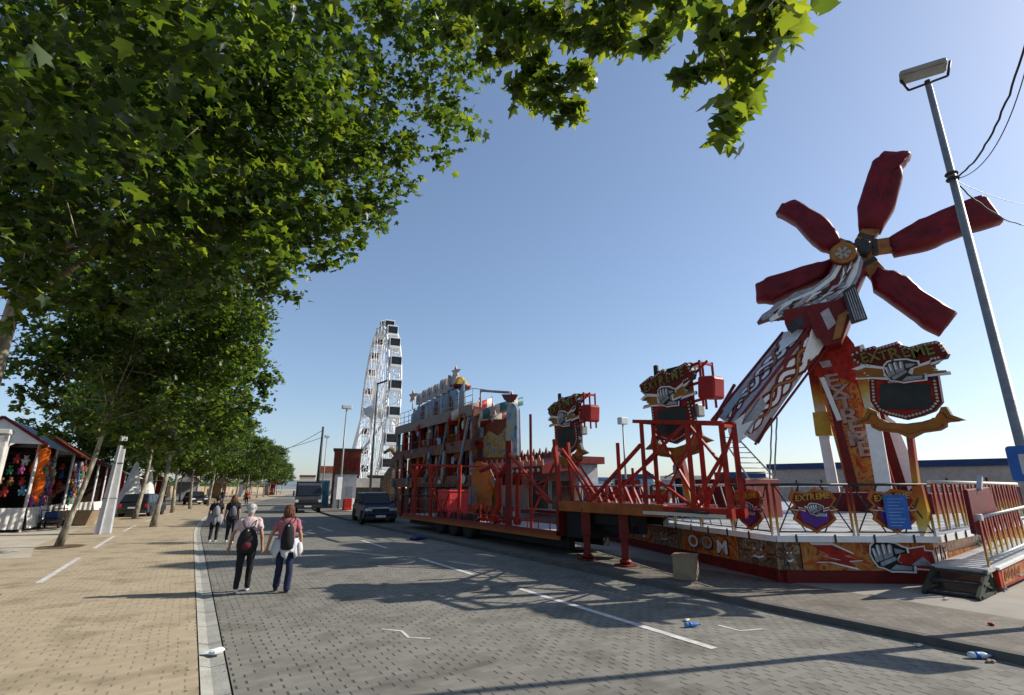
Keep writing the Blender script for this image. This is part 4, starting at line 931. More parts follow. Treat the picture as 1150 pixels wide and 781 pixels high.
frame('steel_post', [((xx, 12.35, 1.5), (xx, 12.55, 3.3), .13)]); frame('steel_post', [((xx+.3, 12.15, 1.5), (xx+.3, 12.3, 3.2), .10)])
frame('steel_post', [((xx, 13.85, .7), (xx, 13.85, 4.2), .09)])
frame('brace', [((xx, 12.9, 1.5), (xx, 13.6, 1.8), .06), ((xx, 12.6, 2.6), (xx, 13.9, 1.0), .06)])
frame('guard_rail', [((xx-.05, 8.9, 1.95), (xx-.05, 12.2, 1.95), .035)] + [((xx-.05, y, 1.5), (xx-.05, y, 1.95), .03) for y in np.arange(9, 12.3, .33)])
frame('folded_step_frame', [((xx+.3, y, 1.5), (xx+.3, y+.25, 1.95), .06) for y in np.arange(9.2, 11.9, .28)] + [((xx+.9, 9.1, 1.7), (xx+.9, 12, 1.7), .1)])
# tall posts and umbrella-shaped supports on the low deck
frame('steel_post', [((X0+.1, 15.2, .7), (X0+.1, 15.2, 3.45), .24)], DRED)
frame('brace', [((X0+.05, 15.1, 3.0), (X0+.05, 12.7, 1.5), .09), ((X0+.05, 14.0, 1.9), (X0+.05, 12.6, 2.2), .06)])
frame('steel_post', [((X0+.1, 19.0, .7), (X0+.1, 19.0, 2.75), .13)])
frame('top_rail', [((X0+.15, 19.0, 2.75), (X0+.15, 24.6, 3.0), .11), ((X0+1.6, 19.0, 2.75), (X0+1.6, 24.6, 3.0), .09), ((X0+.15, 24.6, 3.0), (X0+1.6, 24.6, 3.0), .09)])
for y in (22.0, 24.0):
    frame('branched_post', [((X0+.15, y, .7), (X0+.15, y, 2.9), .15), ((X0+.15, y, 2.2), (X0+.15, y+.7, 2.95), .10), ((X0+.15, y, 2.2), (X0+.15, y-.7, 2.85), .10)])
m = MB(); m.path([(X0+.3, 16.4, .75), (X0+.3, 16.55, 1.0), (X0+.3, 16.2, 1.3), (X0+.3, 16.2, 2.3), (X0+.3, 16.7, 2.7), (X0+.3, 17.6, 2.55)], .10, 8); m.path([(X0+.3, 16.2, 2.3), (X0+.3, 15.7, 2.7), (X0+.3, 15.3, 2.8)], .09, 8); m.build('curved_bracket', RED, tr)
m = MB(); m.lathe([(.10, 0), (.16, .1), (.09, .3), (.07, 1.3), (.10, 1.5), (.24, 1.62), (.26, 1.68)], (X0+.8, 15.8, .7), 10); m.build('pedestal', RED, tr)
frame('guard_rail', [((X0+.05, 12.6, 1.0), (X0+.05, 25.0, 1.0), .035), ((X0+.05, 19, 1.45), (X0+.05, 25, 1.45), .035)] + [((X0+.05, y, .7), (X0+.05, y, 1.0 if y < 19 else 1.45), .035) for y in np.arange(12.8, 25.1, .6)])
frame('loose_frame', [((X0+.5, y, .72), (X0+.5, y+.3*((k % 3)-1), 1.3), .08) for k, y in enumerate(np.arange(15.9, 19, .3))] + [((X0+.4, 16, .8), (X0+.4, 18.8, .8), .12)])
frame('brace', [((X0+.02, 20.3, .75), (X0+.02, 21.5, 1.9), .05), ((X0+.02, 19.8, 1.7), (X0+.02, 20.6, .75), .05)])
bxr = thing('storage_box', 'bright red plastic storage box standing on the trailer deck', 'box', (9.6, 20.9, .70))
m = MB(); m.bx(9.2, 10.1, 20.3, 21.5, .72, 1.75); m.build('body', mat('bright_red_plastic', (.62, .05, .05), .4), bxr, bevel=.03)
m = MB(); m.bx(9.17, 10.13, 20.27, 21.53, 1.75, 1.83); m.build('lid', mat('bright_red_plastic', (.62, .05, .05), .4), bxr, bevel=.02)
# painted board lying upright on the trailer (orange mural)
_f = Fr((X1-.1, 17, 0), (0, -1, 0), (0, 0, 1), (-1, 0, 0)); b = MB(); b.prism(ccw(_f.pl([(530, 582), (529, 530), (536, 518), (548, 522), (556, 540), (551, 560), (553, 582)])), _f, -.05, 0)
tag(b.build('painted_board', WARM), 'orange and blue painted board with a ragged edge standing on the trailer', 'board')
m = MB(); m.prism(ccw([(0, 0), (.46, 0), (.45, .46), (.01, .45)]), Fr((8.72, 8.05, .096), (.5, -.86, 0), (0, 0, 1), (-.86, -.5, 0)), -.38, 0)
blk = m.build('wooden_crate', WOOD, bevel=.01); tag(blk, 'pale plywood crate on the ground below the red truss frame', 'crate')
m = MB(); m.prism([(-.01, -.02), (.47, -.02), (.47, .012), (-.01, .012)], Fr((8.72, 8.05, .096+.47), (.5, -.86, 0), (0, 0, 1), (-.86, -.5, 0)), -.39, .01); m.build('lid', WOOD, blk)
# ================================================================== funhouse
fh = thing('funhouse', 'tall multi-storey painted funhouse with stars, turret and spiral slide', 'funhouse', (14.5, 29, .09))
FX = 12.5
FM = [FUN, DRED, LBLUE, WOOD, DARK, WHITE, SEA, OFFW, BLUE, YEL, SILV, RED]
BROWN = mat('worn_brown_paint', (.20, .04, .016), .6, var=.35, scale=2.5)
m = MB(); m.bx(FX+1.1, 14.5, 24.9, 37.0, .1, 6.0, 0)
m.build('body', [mat('dark_interior', (.05, .035, .03), .8, var=.5)], fh)
for z0, z1, nm in ((2.25, 2.45, 'floor'), (4.1, 4.3, 'floor'), (5.95, 6.15, 'roof_deck')):
    m = MB(); m.bx(FX-.1, 14.6, 24.6, 37.2, z0, z1); m.bx(FX-.16, FX-.1, 24.6, 37.2, z0-.28, z1+.12, mi=1); m.build(nm, [BROWN, mat('grey_beige_paint', (.27, .22, .18), .6) if nm == 'roof_deck' else FUN], fh)
for i, y in enumerate(np.linspace(24.9, 37, 9)):
    m = MB(); m.bx(FX-.05, FX+.2, y-.12, y+.12, .1, 5.95); m.build('column', SILV if i % 4 == 0 else (RED if i % 2 else BROWN), fh)
ysb = np.linspace(24.9, 37, 9)
for i in range(8):
    ya, yb = ysb[i]+.14, ysb[i+1]-.14
    for fl, (z0, z1) in enumerate(((.15, 2.0), (2.45, 3.85), (4.3, 5.75))):
        m = MB()
        if fl == 0:
            m.bx(FX+.12, FX+.2, ya, yb, z0, z1-.1); m.build('mural_panel', [FUN, SEA, BEAST, WARM][(i) % 4], fh)
        else:
            for k in range(7): y = ya+(yb-ya)*k/6; m.bx(FX+.0, FX+.04, y-.015, y+.015, z0, z0+.55)
            m.bx(FX, FX+.05, ya, yb, z0+.55, z0+.60); m.build('balustrade', [ORANGE, DARK, RED][(i+fl) % 3], fh)
            m = MB(); fr = Fr((FX+.3, yb, z0), (0, -1, 0), (0, 0, 1), (-1, 0, 0)); w = yb-ya
            hh = z1-z0
            m.prism(ccw([(0, 0), (w, 0), (w, hh), (0, hh)]), fr, -.05, 0, 0)
            if (i+fl) % 2: m.prism(ccw([(w*.2, .1), (w*.8, .1), (w*.8, hh*.6)] + [(w*.5+w*.3*math.cos(t), hh*.6+.3*math.sin(t)) for t in np.linspace(.3, PI-.3, 6)] + [(w*.2, hh*.6)]), fr, .004, .03, 1)
            else: m.prism(ccw([(w*.15, hh*.25), (w*.85, hh*.25), (w*.85, hh*.8), (w*.15, hh*.8)]), fr, .004, .03, 1)
            m.build('wall_panel', [[WARM, FUN, DRED, SEA][(i*3+fl) % 4], GLASS if (i+fl) % 3 else WOOD], fh)
for a_, b_, w_ in (((FX-.2, 26.2, 2.4), (FX-.2, 24.9, 5.6), .16), ((FX-.2, 28.2, 2.4), (FX-.2, 28.0, 4.0), .3), ((FX-.2, 29.2, 2.4), (FX-.2, 27.6, 5.6), .06)):
    m = MB(); m.bar(a_, b_, w_, .1, up=(1, 0, 0)); m.build('diagonal_stay', SILV, fh)
# arch at the roof edge
m = MB(); m.path([(FX-.2, 25.7+.45*math.cos(t), 5.0+.9*math.sin(t)) for t in np.linspace(0, PI, 9)], .07, 6); m.build('arch', ORANGE, fh)
# end wall toward the camera
m = MB(); m.bx(FX-.1, 14.5, 24.55, 24.65, .1, 6.0); m.build('end_wall', FUN, fh)
for (x0, x1, z0, z1, mt) in ((12.7, 13.5, .5, 2.1, SEA), (13.65, 14.4, .4, 2.1, WARM), (12.7, 14.0, 2.6, 3.9, BROWN), (12.8, 13.6, 4.5, 5.5, SEA)):
    m = MB(); m.bx(x0, x1, 24.50, 24.545, z0, z1); m.build('mural_panel', mt, fh)
m = MB(); m.bx(13.75, 14.35, 24.49, 24.54, 2.5, 4.0); m.bx(14.38, 14.42, 24.47, 24.54, 2.4, 4.1, mi=1); m.build('doorway', [BLUE, DARK], fh)
# painted cut-outs, lamps and clutter fixed to the facade
random.seed(31)
CUT = [RED, ORANGE, SEA, OFFW, DRED, GOLD, mat('teal_paint', (.05, .16, .16), .5), LBLUE]
for k in range(70):
    y = random.uniform(25, 36.8); z = random.choice((2.3, 2.6, 3.3, 3.9, 4.2, 4.6, 5.2, 5.7, 1.2)) + random.uniform(-.2, .2); w = random.uniform(.2, .7); h_ = random.uniform(.15, .6)
    if k > 54: f_ = Fr((random.uniform(12.5, 14.1), 24.46, z), (1, 0, 0), (0, 0, 1), (0, -1, 0))
    else: f_ = Fr((FX-.19-.002*k, y, z), (0, -1, 0), (0, 0, 1), (-1, 0, 0))
    n_ = random.choice((5, 6, 8)); P = [(w*.5*math.cos(2*PI*i/n_)*random.uniform(.6, 1.1), h_*.5*math.sin(2*PI*i/n_)*random.uniform(.6, 1.1)) for i in range(n_)]
    m = MB(); m.prism(ccw(P), f_, 0, .03); m.build('painted_cutout', CUT[k % 8], fh)
# roof backboard and lettering
rb = Fr((FX+.4, 35.5, 6.15), (0, -1, 0), (0, 0, 1), (-1, 0, 0))
m = MB(); top = [(0, .2), (8.6, .2), (8.6, 1.9), (8.0, 1.2), (7.6, 1.55), (5, 1.5), (2, 1.3), (0, .9)]
m.prism(ccw(top), rb, -.1, 0, 0); m.build('backboard', LBLUE, fh)
m = MB()
for k in range(11): m.prism(ccw([(.4+k*.78, .3), (1.0+k*.78, .3), (.95+k*.78, 1.1+.3*math.sin(k*1.3)), (.5+k*.78, 1.3)]), rb, .003, .03, k % 3)
m.build('painted_cutout', [SEA, SILV, BROWN], fh)
for k, (a, hh, w) in enumerate([(1.2, .75, .85), (2.2, .8, .9), (3.2, .8, .9), (4.25, .8, .9), (5.3, .9, 1.0), (6.5, 1.0, .9)]):
    m = MB(); z = 1.42+.03*k
    P = [(a, z), (a+w*.9, z-.05), (a+w, z+hh*.5), (a+w*.85, z+hh), (a+w*.55, z+hh*.75), (a+w*.45, z+hh*1.02), (a+.05, z+hh*.95), (a-.05, z+hh*.5)]
    if k == 5: P = [(a, z), (a+w*.9, z), (a+w*1.1, z+hh*1.1), (a+w*.5, z+hh*.6), (a+w*.1, z+hh)]
    m.prism(ccw(P), rb, -.06, .12, 0, side=2); m.prism(ccw([(a+w*.38, z+hh*.3), (a+w*.58, z+hh*.3), (a+w*.56, z+hh*.6), (a+w*.4, z+hh*.58)]), rb, .121, .125, 1); m.build('letter_shape', [SILV, DRED, mat('brown_grey_paint', (.22, .17, .15), .6)], fh)
m = MB()
for z in (6.45, 6.8, 7.15): m.tube((FX-.1, 24.7, z), (FX-.1, 37, z), .02, 5)
for y in np.arange(24.7, 37.1, .9): m.tube((FX-.1, y, 6.15), (FX-.1, y, 7.15), .022, 5)
m.tube((FX-.1, 24.7, 7.15), (14.5, 24.7, 7.15), .02, 5); m.build('roof_railing', SILV, fh)
def star(o, r, parent, mt=SILV):
    fr = Fr(o, (0.3, -1, 0), (0, 0, 1), (-1, -.3, 0)); m = MB()
    P = [((r if k % 2 == 0 else r*.45)*math.sin(2*PI*k/10), (r if k % 2 == 0 else r*.45)*math.cos(2*PI*k/10)) for k in range(10)]
    m.prism(ccw(P), fr, -.05, .05); m.tube(fr.p(0, -r*.5), fr.p(0, -r*1.9), .04, 6); m.build('star', mt, parent)
def P_(px, py, X): return tuple(atx(px, py, X))
star(P_(512, 418, 13.2), .42, fh, mat('weathered_pink', (.45, .33, .30), .6)); star(P_(464, 445, 13), .5, fh, mat('weathered_pink', (.45, .33, .30), .6)); star(P_(554, 460, 13), .36, fh, mat('weathered_pink', (.45, .33, .30), .6)); star(P_(575, 447, 13.2), .36, fh, mat('weathered_pink', (.45, .33, .30), .6))
# pointed spires beside the backboard
for (px, py, hh) in ((465, 478, 1.6), (503, 455, 1.8)):
    o = P_(px, py+12, 12.9); m = MB(); m.lathe([(.34, 0), (.34, .5), (.26, .6), (.05, hh), (0, hh+.1)], o, 8); m.build('spire', SILV, fh)
# turret with yellow cap
o = Vector(P_(517, 434, 13.4)); m = MB(); m.lathe([(.36, -1.5), (.36, 0)], o, 10); m.build('turret', LBLUE, fh)
m = MB(); m.lathe([(.62, -.18), (.72, 0), (.60, .04)], o, 8, 1); m.lathe([(.60, .04), (.2, .55), (.05, .6)], o, 8, 0, smooth=False); m.build('turret_cap', [YEL, DRED], fh)
# spiral slide: striped chutes
def chute(c, r, z0, z1, a0, a1, w, mt, nm='slide_chute'):
    vs = []; n = 14
    for i in range(n+1):
        t = i/n; a = a0+(a1-a0)*t; z = z0+(z1-z0)*t
        for rr, dz in ((r, .45), (r, 0), (r-w, 0), (r-w, .35), (r-w+.05, .35), (r-w+.05, .06), (r-.05, .06), (r-.05, .45)):
            vs.append((c[0]+rr*math.cos(a), c[1]+rr*math.sin(a), c[2]+z+dz))
    fs = [(8*i+k, 8*i+(k+1) % 8, 8*i+8+(k+1) % 8, 8*i+8+k) for i in range(n) for k in range(8)]
    mb = MB(); mb.add(vs, fs, 0, True); 
    for j, f in enumerate(fs): mb.m[j] = 1 if (j//16) % 2 else 0
    mb.build(nm, mt, fh)
c_ = P_(528, 470, 13.4)
chute(c_, 1.3, .9, -.4, PI*1.9, PI*.9, .8, [RED, OFFW]); chute((c_[0]+.4, c_[1]-1.4, c_[2]-.6), 1.5, .8, -.6, PI*1.9, PI*1.0, .8, [DRED, OFFW]); chute((c_[0]+.6, c_[1]-2.6, c_[2]-.2), 1.3, .6, -.5, PI*1.7, PI*.8, .7, [mat('teal_paint', (.05, .16, .16), .5), OFFW])
m = MB(); m.tube(c_, (c_[0], c_[1], .1), .18, 10); m.tube((c_[0]+.4, c_[1]-1.4, c_[2]-.6), (c_[0]+.4, c_[1]-1.4, .1), .14, 10); m.build('slide_column', DRED, fh)
wf0 = Fr((13.25, 24.4, 0), (0, -1, 0), (0, 0, 1), (-1, 0, 0))
for nm_, P_l, mt_, c_l in (('bow_panel', [(509, 520), (506, 478), (514, 460), (530, 452), (545, 462), (549, 482), (548, 520)], mat('rust_red_paint', (.22, .05, .02), .6, var=.35, scale=1), 0), ('mural_panel', [(513, 548), (512, 522), (546, 522), (545, 548)], SEA, .05),
                           ('mural_panel', [(516, 512), (516, 492), (526, 480), (538, 488), (541, 512)], FUN, .05), ('curved_trim', [(506, 478), (514, 460), (530, 452), (545, 462), (549, 482), (545, 480), (542, 466), (530, 457), (517, 463), (510, 478)], OFFW, .05)):
    m = MB(); m.prism(ccw(wf0.pl(P_l)), wf0, c_l-.05, c_l); m.build(nm_, mt_, fh)
# wavy mural backdrop right of the slide, with arched board
wf = Fr((13.0, 23.6, 0), (0, -1, 0), (0, 0, 1), (-1, 0, 0))
pts = [(536, 545), (535, 482), (545, 478), (555, 471), (566, 471), (572, 464), (578, 454), (581, 460), (583, 545)]
m = MB(); m.prism(ccw(wf.pl(pts)), wf, -.15, 0, 0); m.build('wavy_backdrop', mat('rust_red_paint', (.22, .06, .03), .6, var=.35, scale=1), fh)
m = MB(); m.prism(ccw(wf.pl([(540, 514), (541, 496), (550, 484), (560, 490), (569, 480), (578, 478), (580, 514)])), wf, .004, .04); m.build('mural_panel', mural('yellow_mural', [(.03, .04, .08), (.12, .20, .30), (.45, .30, .05), (.20, .06, .03), (.5, .38, .08)], 1.4, dist=2.5), fh)
ar = [(577, 512), (577, 465)] + [(583+6*math.cos(t), 462-8*math.sin(t)) for t in np.linspace(PI, 0, 8)] + [(589.5, 512)]
m = MB(); m.prism(ccw(wf.pl(ar)), wf, .3, .42, 0, side=1); m.build('arched_board', [SEA, LBLUE], fh)
m = MB(); fr = wf
m.tube(P_(540, 480, 13.3), P_(540, 438, 13.3), .06, 6); m.tube(P_(540, 439, 13.3), P_(572, 441, 13.0), .07, 6); m.build('gantry', SILV, fh)
m = MB(); m.prism(ccw(wf.pl([(563, 443), (578, 443), (575, 449), (570, 452), (566, 449)])), wf, -.2, 0); m.build('bell', DRED, fh)
# canopy roof with bulbs below the mural
for (x0, x1, z, mt) in ((540, 592, 2.95, DRED),):
    m = MB(); y0, y1 = 17.4, 23.8
    m.add([(11.9, y0, 2.75), (11.9, y1, 2.75), (13.2, y1, 3.25), (13.2, y0, 3.25), (11.9, y0, 2.45), (11.9, y1, 2.45), (13.2, y1, 2.6), (13.2, y0, 2.6)], [(0, 3, 2, 1), (0, 1, 5, 4), (0, 4, 7, 3), (1, 2, 6, 5), (4, 5, 6, 7)], 1)
    m.build('canopy', [RED, DRED], fh)
    m = MB()
    for k in range(16): m.ball((11.86, y0+.2+k*.4, 2.6), .08, 6)
    m.build('canopy_bulb', OFFW, fh)
    m = MB()
    for k in range(13):
        y = y0+.25+k*.5; m.prism(ccw([(-.25, 0), (.25, 0), (.2, .25), (.05, .2), (-.05, .42), (-.2, .2)]), Fr((12.0, y, 2.78), (0, -1, 0), (0, 0, 1), (-1, 0, 0)), 0, .04)
    m.build('canopy_crest', mat('salmon_paint', (.52, .20, .13), .55), fh)
# fence and murals in front of the funhouse
m = MB()
for y in np.arange(24.5, 37, .28): m.tube((11.6, y, .1), (11.6, y+.03, 1.5), .018, 5)
m.tube((11.6, 24.5, 1.5), (11.6, 37, 1.5), .025, 5); m.tube((11.6, 24.5, .3), (11.6, 37, .3), .02, 5)
for y in np.arange(24.7, 30, .55): m.path([(11.58, y+.2*math.cos(t), 1.9+.25*math.sin(t)) for t in np.linspace(0, 2*PI, 9)], .018, 5)
tag(m.build('metal_fence', DARK), 'dark scrolled metal fence along the foot of the funhouse', 'fence')
# ================================================================== ticket booth with windows
bo = thing('ticket_booth', 'white ticket booth with dark windows under a red crested canopy', 'booth', (15, 19, .09))
m = MB(); m.bx(13.9, 14.95, 17.6, 24.3, .1, 2.9); m.build('body', mat('booth_white', (.42, .42, .44), .5), bo, bevel=.02)
for y0, y1 in ((17.9, 19.5), (19.75, 21.4)):
    m = MB(); m.bx(13.85, 13.897, y0, y1, 1.0, 2.2, 0); w_ = m.build('window', GLASS, bo)
    m = MB(); m.bx(13.83, 13.89, y0-.06, y1+.06, .94, 1.0); m.bx(13.83, 13.89, y0-.06, y0, 1.0, 2.2); m.bx(13.83, 13.89, y1, y1+.06, 1.0, 2.2); m.build('frame', WHITE, w_)
m = MB(); m.bx(13.5, 13.9, 17.6, 21.6, .78, .92); m.build('counter', RED, bo)
m = MB(); m.bx(13.2, 15.1, 17.3, 21.4, 2.9, 3.2); m.build('canopy', DRED, bo)
m = MB(); m.bx(15.0, 15.1, 17.0, 17.5, .1, 2.0) ; m.build('side_panel', FIRE, bo)
for k in range(8): 
    m = MB(); y = 17.5+k*.5; m.prism(ccw([(-.28, 0), (.28, 0), (.3, .3), (.1, .22), (.02, .5), (-.12, .25), (-.3, .34)]), Fr((13.25, y, 3.15), (0, -1, 0), (0, 0, 1), (-1, 0, 0)), 0, .05); m.build('crest', mat('dusty_maroon', (.20, .07, .06), .6), bo)
m = MB()
for k in range(9): m.ball((13.17, 17.5+k*.43, 3.05), .09, 6)
m.build('bulb', OFFW, bo)
# white & flame side steps near the booth
m = MB()
for k in range(7): m.bar((13.2+k*.06, 15.6-k*.22, .3+.14*k), (13.5, 15.4-k*.22, 2.0), .05, .12)
tag(m.build('flame_railing', FLM), 'flame-coloured slanted railing between the ticket booth and the trailer', 'railing')
# far containers and walls
def simple_box(name, label, cat, x0, x1, y0, y1, z0, z1, mt, top=None, topm=None, group=None, ribs=0):
    t = thing(name, label, cat, ((x0+x1)/2, (y0+y1)/2, z0), 0, group)
    m = MB(); m.bx(x0, x1, y0, y1, z0, z1)
    m.build('body', mt, t, bevel=.02)
    if ribs:
        m = MB(); nn = int((y1-y0)/.5)
        for k in range(nn): m.bx(x0-.03, x0, y0+.2+k*.5, y0+.38+k*.5, z0+.1, z1-.1)
        nn = int((x1-x0)/.5)
        for k in range(nn): m.bx(x0+.2+k*.5, x0+.38+k*.5, y0-.03, y0, z0+.1, z1-.1)
        m.build('rib', mt, t)
    if top: m = MB(); m.bx(x0-.12, x1+.12, y0-.12, y1+.12, z1, z1+top); m.build('roof', topm, t, bevel=.02)
    return t
pn = Vector((1, .42, 0)).normalized()
w1 = thing('long_tent', 'long beige walled tent with dark blue roof edge behind the ride', 'tent', (46, 20, .09))
A = atd(868, 540, 54); B = atd(1175, 540, 46)
fr, L_ = face_frame((A.x, A.y, 0), (B.x, B.y, 0)); fr = Fr((A.x, A.y, .09), fr.u, fr.v, fr.n)
m = MB(); m.prism([(0, 0), (L_, 0), (L_, 3.25), (0, 3.5)], fr, -6, 0); m.build('wall', mat('beige_canvas', (.42, .37, .32), .8, var=.15), w1)
m = MB(); m.prism([(-.3, 3.45), (L_, 3.2), (L_, 3.65), (-.3, 3.95)], fr, -6.3, .25); m.build('roof', NAVY, w1)
m = MB()
for k in range(int(L_/2.2)): m.prism([(k*2.2, 0), (k*2.2+.1, 0), (k*2.2+.1, 2.5), (k*2.2, 2.5)], fr, .003, .06)
m.build('tent_pole', DRED, w1)
simple_box('stored_bundle', 'pale blue wrapped stack behind the trailer, below the middle shield sign', 'stack', 20, 24, 27, 31, .09, 2.4, LBLUE, .2, NAVY)
simple_box('storage_container', 'red storage container on the platform behind the truss frame', 'container', 15.2, 17.0, 10.7, 12.7, DZ+.003, 2.2, DRED)
# generator box, red cover near centre
for (x, y, s, lb) in ((15.5, 16.5, 1.0, 'red covered ride car behind the braces of the trailer'),):
    m = MB(); m.bx(x-.5, x+.5, y-.6, y+.6, DZ, DZ+.9); m.bx(x-.3, x+.4, y-.5, y+.4, DZ+.9, DZ+1.3); tag(m.build('covered_car', TARP, bevel=.08), lb, 'ride car')
# ================================================================== access ramp and steps at right
rp = thing('access_ramp', 'sloping ramp with flame railing and dark steps at the right edge', 'ramp', (12.6, 3.6, .09))
def gz(px, py, z): r = ray(px, py); t = (z-H)/r.z; v = Vector((0, 0, H)) + r*t; return v
RZ = .52
A = gz(1046, 634, RZ); B = gz(1085, 648, RZ)
ru = Vector((1, .10, 0)).normalized(); rv = Vector((-.10, 1, 0)); 
o = Vector((A.x, A.y, 0)); wy = .80
def RP(a, b, z): return o + ru*a - rv*b + Vector((0, 0, z))
m = MB(); m.add([RP(0, 0, RZ), RP(6, 0, RZ+.16), RP(6, wy, RZ+.16), RP(0, wy, RZ), RP(0, 0, RZ-.07), RP(6, 0, RZ+.09), RP(6, wy, RZ+.09), RP(0, wy, RZ-.07)], [(0, 3, 2, 1), (4, 5, 6, 7), (0, 1, 5, 4), (2, 3, 7, 6), (3, 0, 4, 7), (1, 2, 6, 5)]); m.build('ramp_deck', STEELDECK, rp)
fr = Fr(RP(.55, wy, 0), ru, (0, 0, 1), -rv)
m = MB(); m.prism([(0, .16), (5, .16), (5, .58), (0, .47)], fr, -.04, .02, 0); m.prism([(0, .47), (5, .58), (5, .62), (0, .51)], fr, -.06, .05, 1)
cx = .75
m.prism(ccw([(.18, .2), (4.9, .2), (4.9, .52), (.18, .44)]), fr, .02, .026, 2)
for k in range(5): m.prism(ccw(blob(.35+.26*k, .30+.02*(k % 2), .47+.26*k, .38+.02*(k % 2), .10)), fr, .028, .036, 3); m.prism(ccw(blob(.40+.26*k, .32, .45+.26*k, .37, .05)), fr, .037, .041, 0)
m.prism(ccw(ribbon([(1.15, .44), (1.2, .3), (1.5, .24), (2.2, .22)], .02)[0] + ribbon([(1.15, .44), (1.2, .3), (1.5, .24), (2.2, .22)], .02)[1][::-1]), fr, .03, .036, 4)
m.build('side_panel', [RED, WHITE, FIRE, GOLD, SILV], rp)
m = MB()
for k in range(3): # steps in front of the ramp end
    z = .47-.155*k; a = -.10-.26*k
    m.add([RP(a, .0, z), RP(a+.30, .0, z), RP(a+.30, wy, z), RP(a, wy, z), RP(a, 0, z-.04), RP(a+.3, 0, z-.04), RP(a+.3, wy, z-.04), RP(a, wy, z-.04)], [(0, 3, 2, 1), (4, 5, 6, 7), (0, 1, 5, 4), (2, 3, 7, 6), (3, 0, 4, 7), (1, 2, 6, 5)])
m.build('step', DARK, rp)
m = MB()
for b_ in (.02, wy-.04):
    m = MB(); m.bar(RP(.1, b_, .47), RP(-.75, b_, .10), .05, .12); m.bar(RP(.2, b_, .10), RP(.2, b_, .5), .05, .05); m.bar(RP(-.75, b_, .12), RP(.3, b_, .12), .05, .05); m.bar(RP(.15, b_, .2), RP(-.4, b_, .34), .03, .03); m.build('stringer', mat('dark_green_steel', (.04, .05, .035), .6), rp)
m = MB(); m.bar(RP(.62, wy+.02, .095), RP(.78, wy+.02, .2), .02, .02); m.bar(RP(.9, wy+.02, .095), RP(.72, wy+.02, .2), .02, .02); m.bar(RP(.62, wy+.02, .1), RP(.9, wy+.02, .1), .02, .02); m.build('jack_foot', GREYM, rp)
for side, off in (('near', wy-.03),):
    m = MB(); m.tube(RP(.35, off, RZ+.86), RP(6, off, RZ+1.02), .03, 8); m.tube(RP(.35, off, RZ+.13), RP(6, off, RZ+.29), .03, 8); m.lathe([(.06, -.05), (.06, .05)], RP(.35, off, RZ+.86), 10, 0, axis=(0, 1, 0)); m.build('handrail', LGREY, rp)
    for k in range(16):
        a = .38+.21*k; mm = MB(); w0, w1_ = (.055, .02); z0, z1 = RZ+.02*k/3, RZ+.86+.02*k/3; sl_ = .12 if k % 2 else -.05; low = -.16 if k == 0 and side == 'near' else .12
        q = [RP(a-w0, off, z1), RP(a+w0, off, z1), RP(a+sl_+w1_, off, z0+low), RP(a+sl_-w1_, off, z0+low)]
        q2 = [v_ + rv*.03 for v_ in q]; mm.add(q+q2, [(3, 2, 1, 0), (4, 5, 6, 7), (0, 1, 5, 4), (1, 2, 6, 5), (2, 3, 7, 6), (3, 0, 4, 7)]); mm.build('flame_bar', FLM, rp)
m = MB(); q = RP(1.05, .06, 0); m.bar(q+Vector((0, .0, RZ+.75)), q+Vector((0.05, 0, RZ+1.15)), .62, .10, up=(0, 1, 0)); m.build('red_guard', DRED, rp) if False else None
pf = Fr(RP(.3, wy-.15, 0), ru, (0, 0, 1), -rv); m = MB(); m.prism(ccw(pf.pl([(1084, 550), (1109, 547), (1120, 580), (1112, 603), (1094, 600)])), pf, -.05, .03); m.build('padded_cover', TARP, rp, bevel=.02)
m = MB(); m.bar(pf.p(*pf.px(1096, 550), .05), pf.p(*pf.px(1097, 536), .05), .08, .06); m.build('clamp', LGREY, rp)
# ================================================================== lamp pole with blue sign
lp = thing('lamp_post', 'tall grey lamp post leaning out of the right edge with a floodlight and cables', 'lamp post', (10.52, 2.72, .09))
bs = Vector((10.52, 2.72, .09)); ht = 8.95
m = MB(); m.path([bs+Vector((0, 0, z)) for z in (0, .02, .4, .42, 8.9)], [.15, .15, .12, .082, .05], 16); m.build('pole', GREYM, lp)
m = MB(); c = bs+Vector((0, 0, ht)); hu = Vector((.35, -.94, 0)).normalized(); hv = Vector((.94, .35, 0))
m.tube(c-Vector((0, 0, .05)), c+Vector((0, 0, .05)), .05); m.tube(c-hu*.28, c+hu*.28, .022, 6)
for s in (-1, 1): m.tube(c+hu*.28*s, c+hu*(.36*s)+Vector((0, 0, .28)), .022, 6)
m.build('bracket', DARK, lp)
m = MB(); T = Matrix.Translation(c+Vector((0, 0, .26))) @ Matrix(((hu.x, hv.x, 0, 0), (hu.y, hv.y, 0, 0), (0, 0, 1, 0), (0, 0, 0, 1))) @ Matrix.Rotation(.12, 4, 'Y') @ Matrix.Diagonal((1.05, .85, .8, 1))
m.bx(-.36, .30, -.20, .18, -.06, .09, M=T); m.build('floodlight', mat('weathered_lamp', (.30, .29, .26), .6), lp, bevel=.05)
m = MB(); m.bx(-.32, .26, -.16, .14, -.075, -.061, M=T); m.build('lamp_glass', mat('lamp_glass', (.35, .36, .33), .2), lp)
m = MB(); 
for z in (6.95, 7.05): m.lathe([(.09, -.02), (.10, 0), (.09, .02)], bs+Vector((0, 0, z)), 12)
m.build('band', DARK, lp)
def sag(a, b, s, n=14, r=.012, wob_=.0):
    a = Vector(a); b = Vector(b); return [a.lerp(b, t)-Vector((0, 0, s*4*t*(1-t))) + Vector((random.uniform(-1, 1), random.uniform(-1, 1), random.uniform(-1, 1)))*wob_ for t in [i/n for i in range(n+1)]]
kz = bs+Vector((0, 0, 6.95))
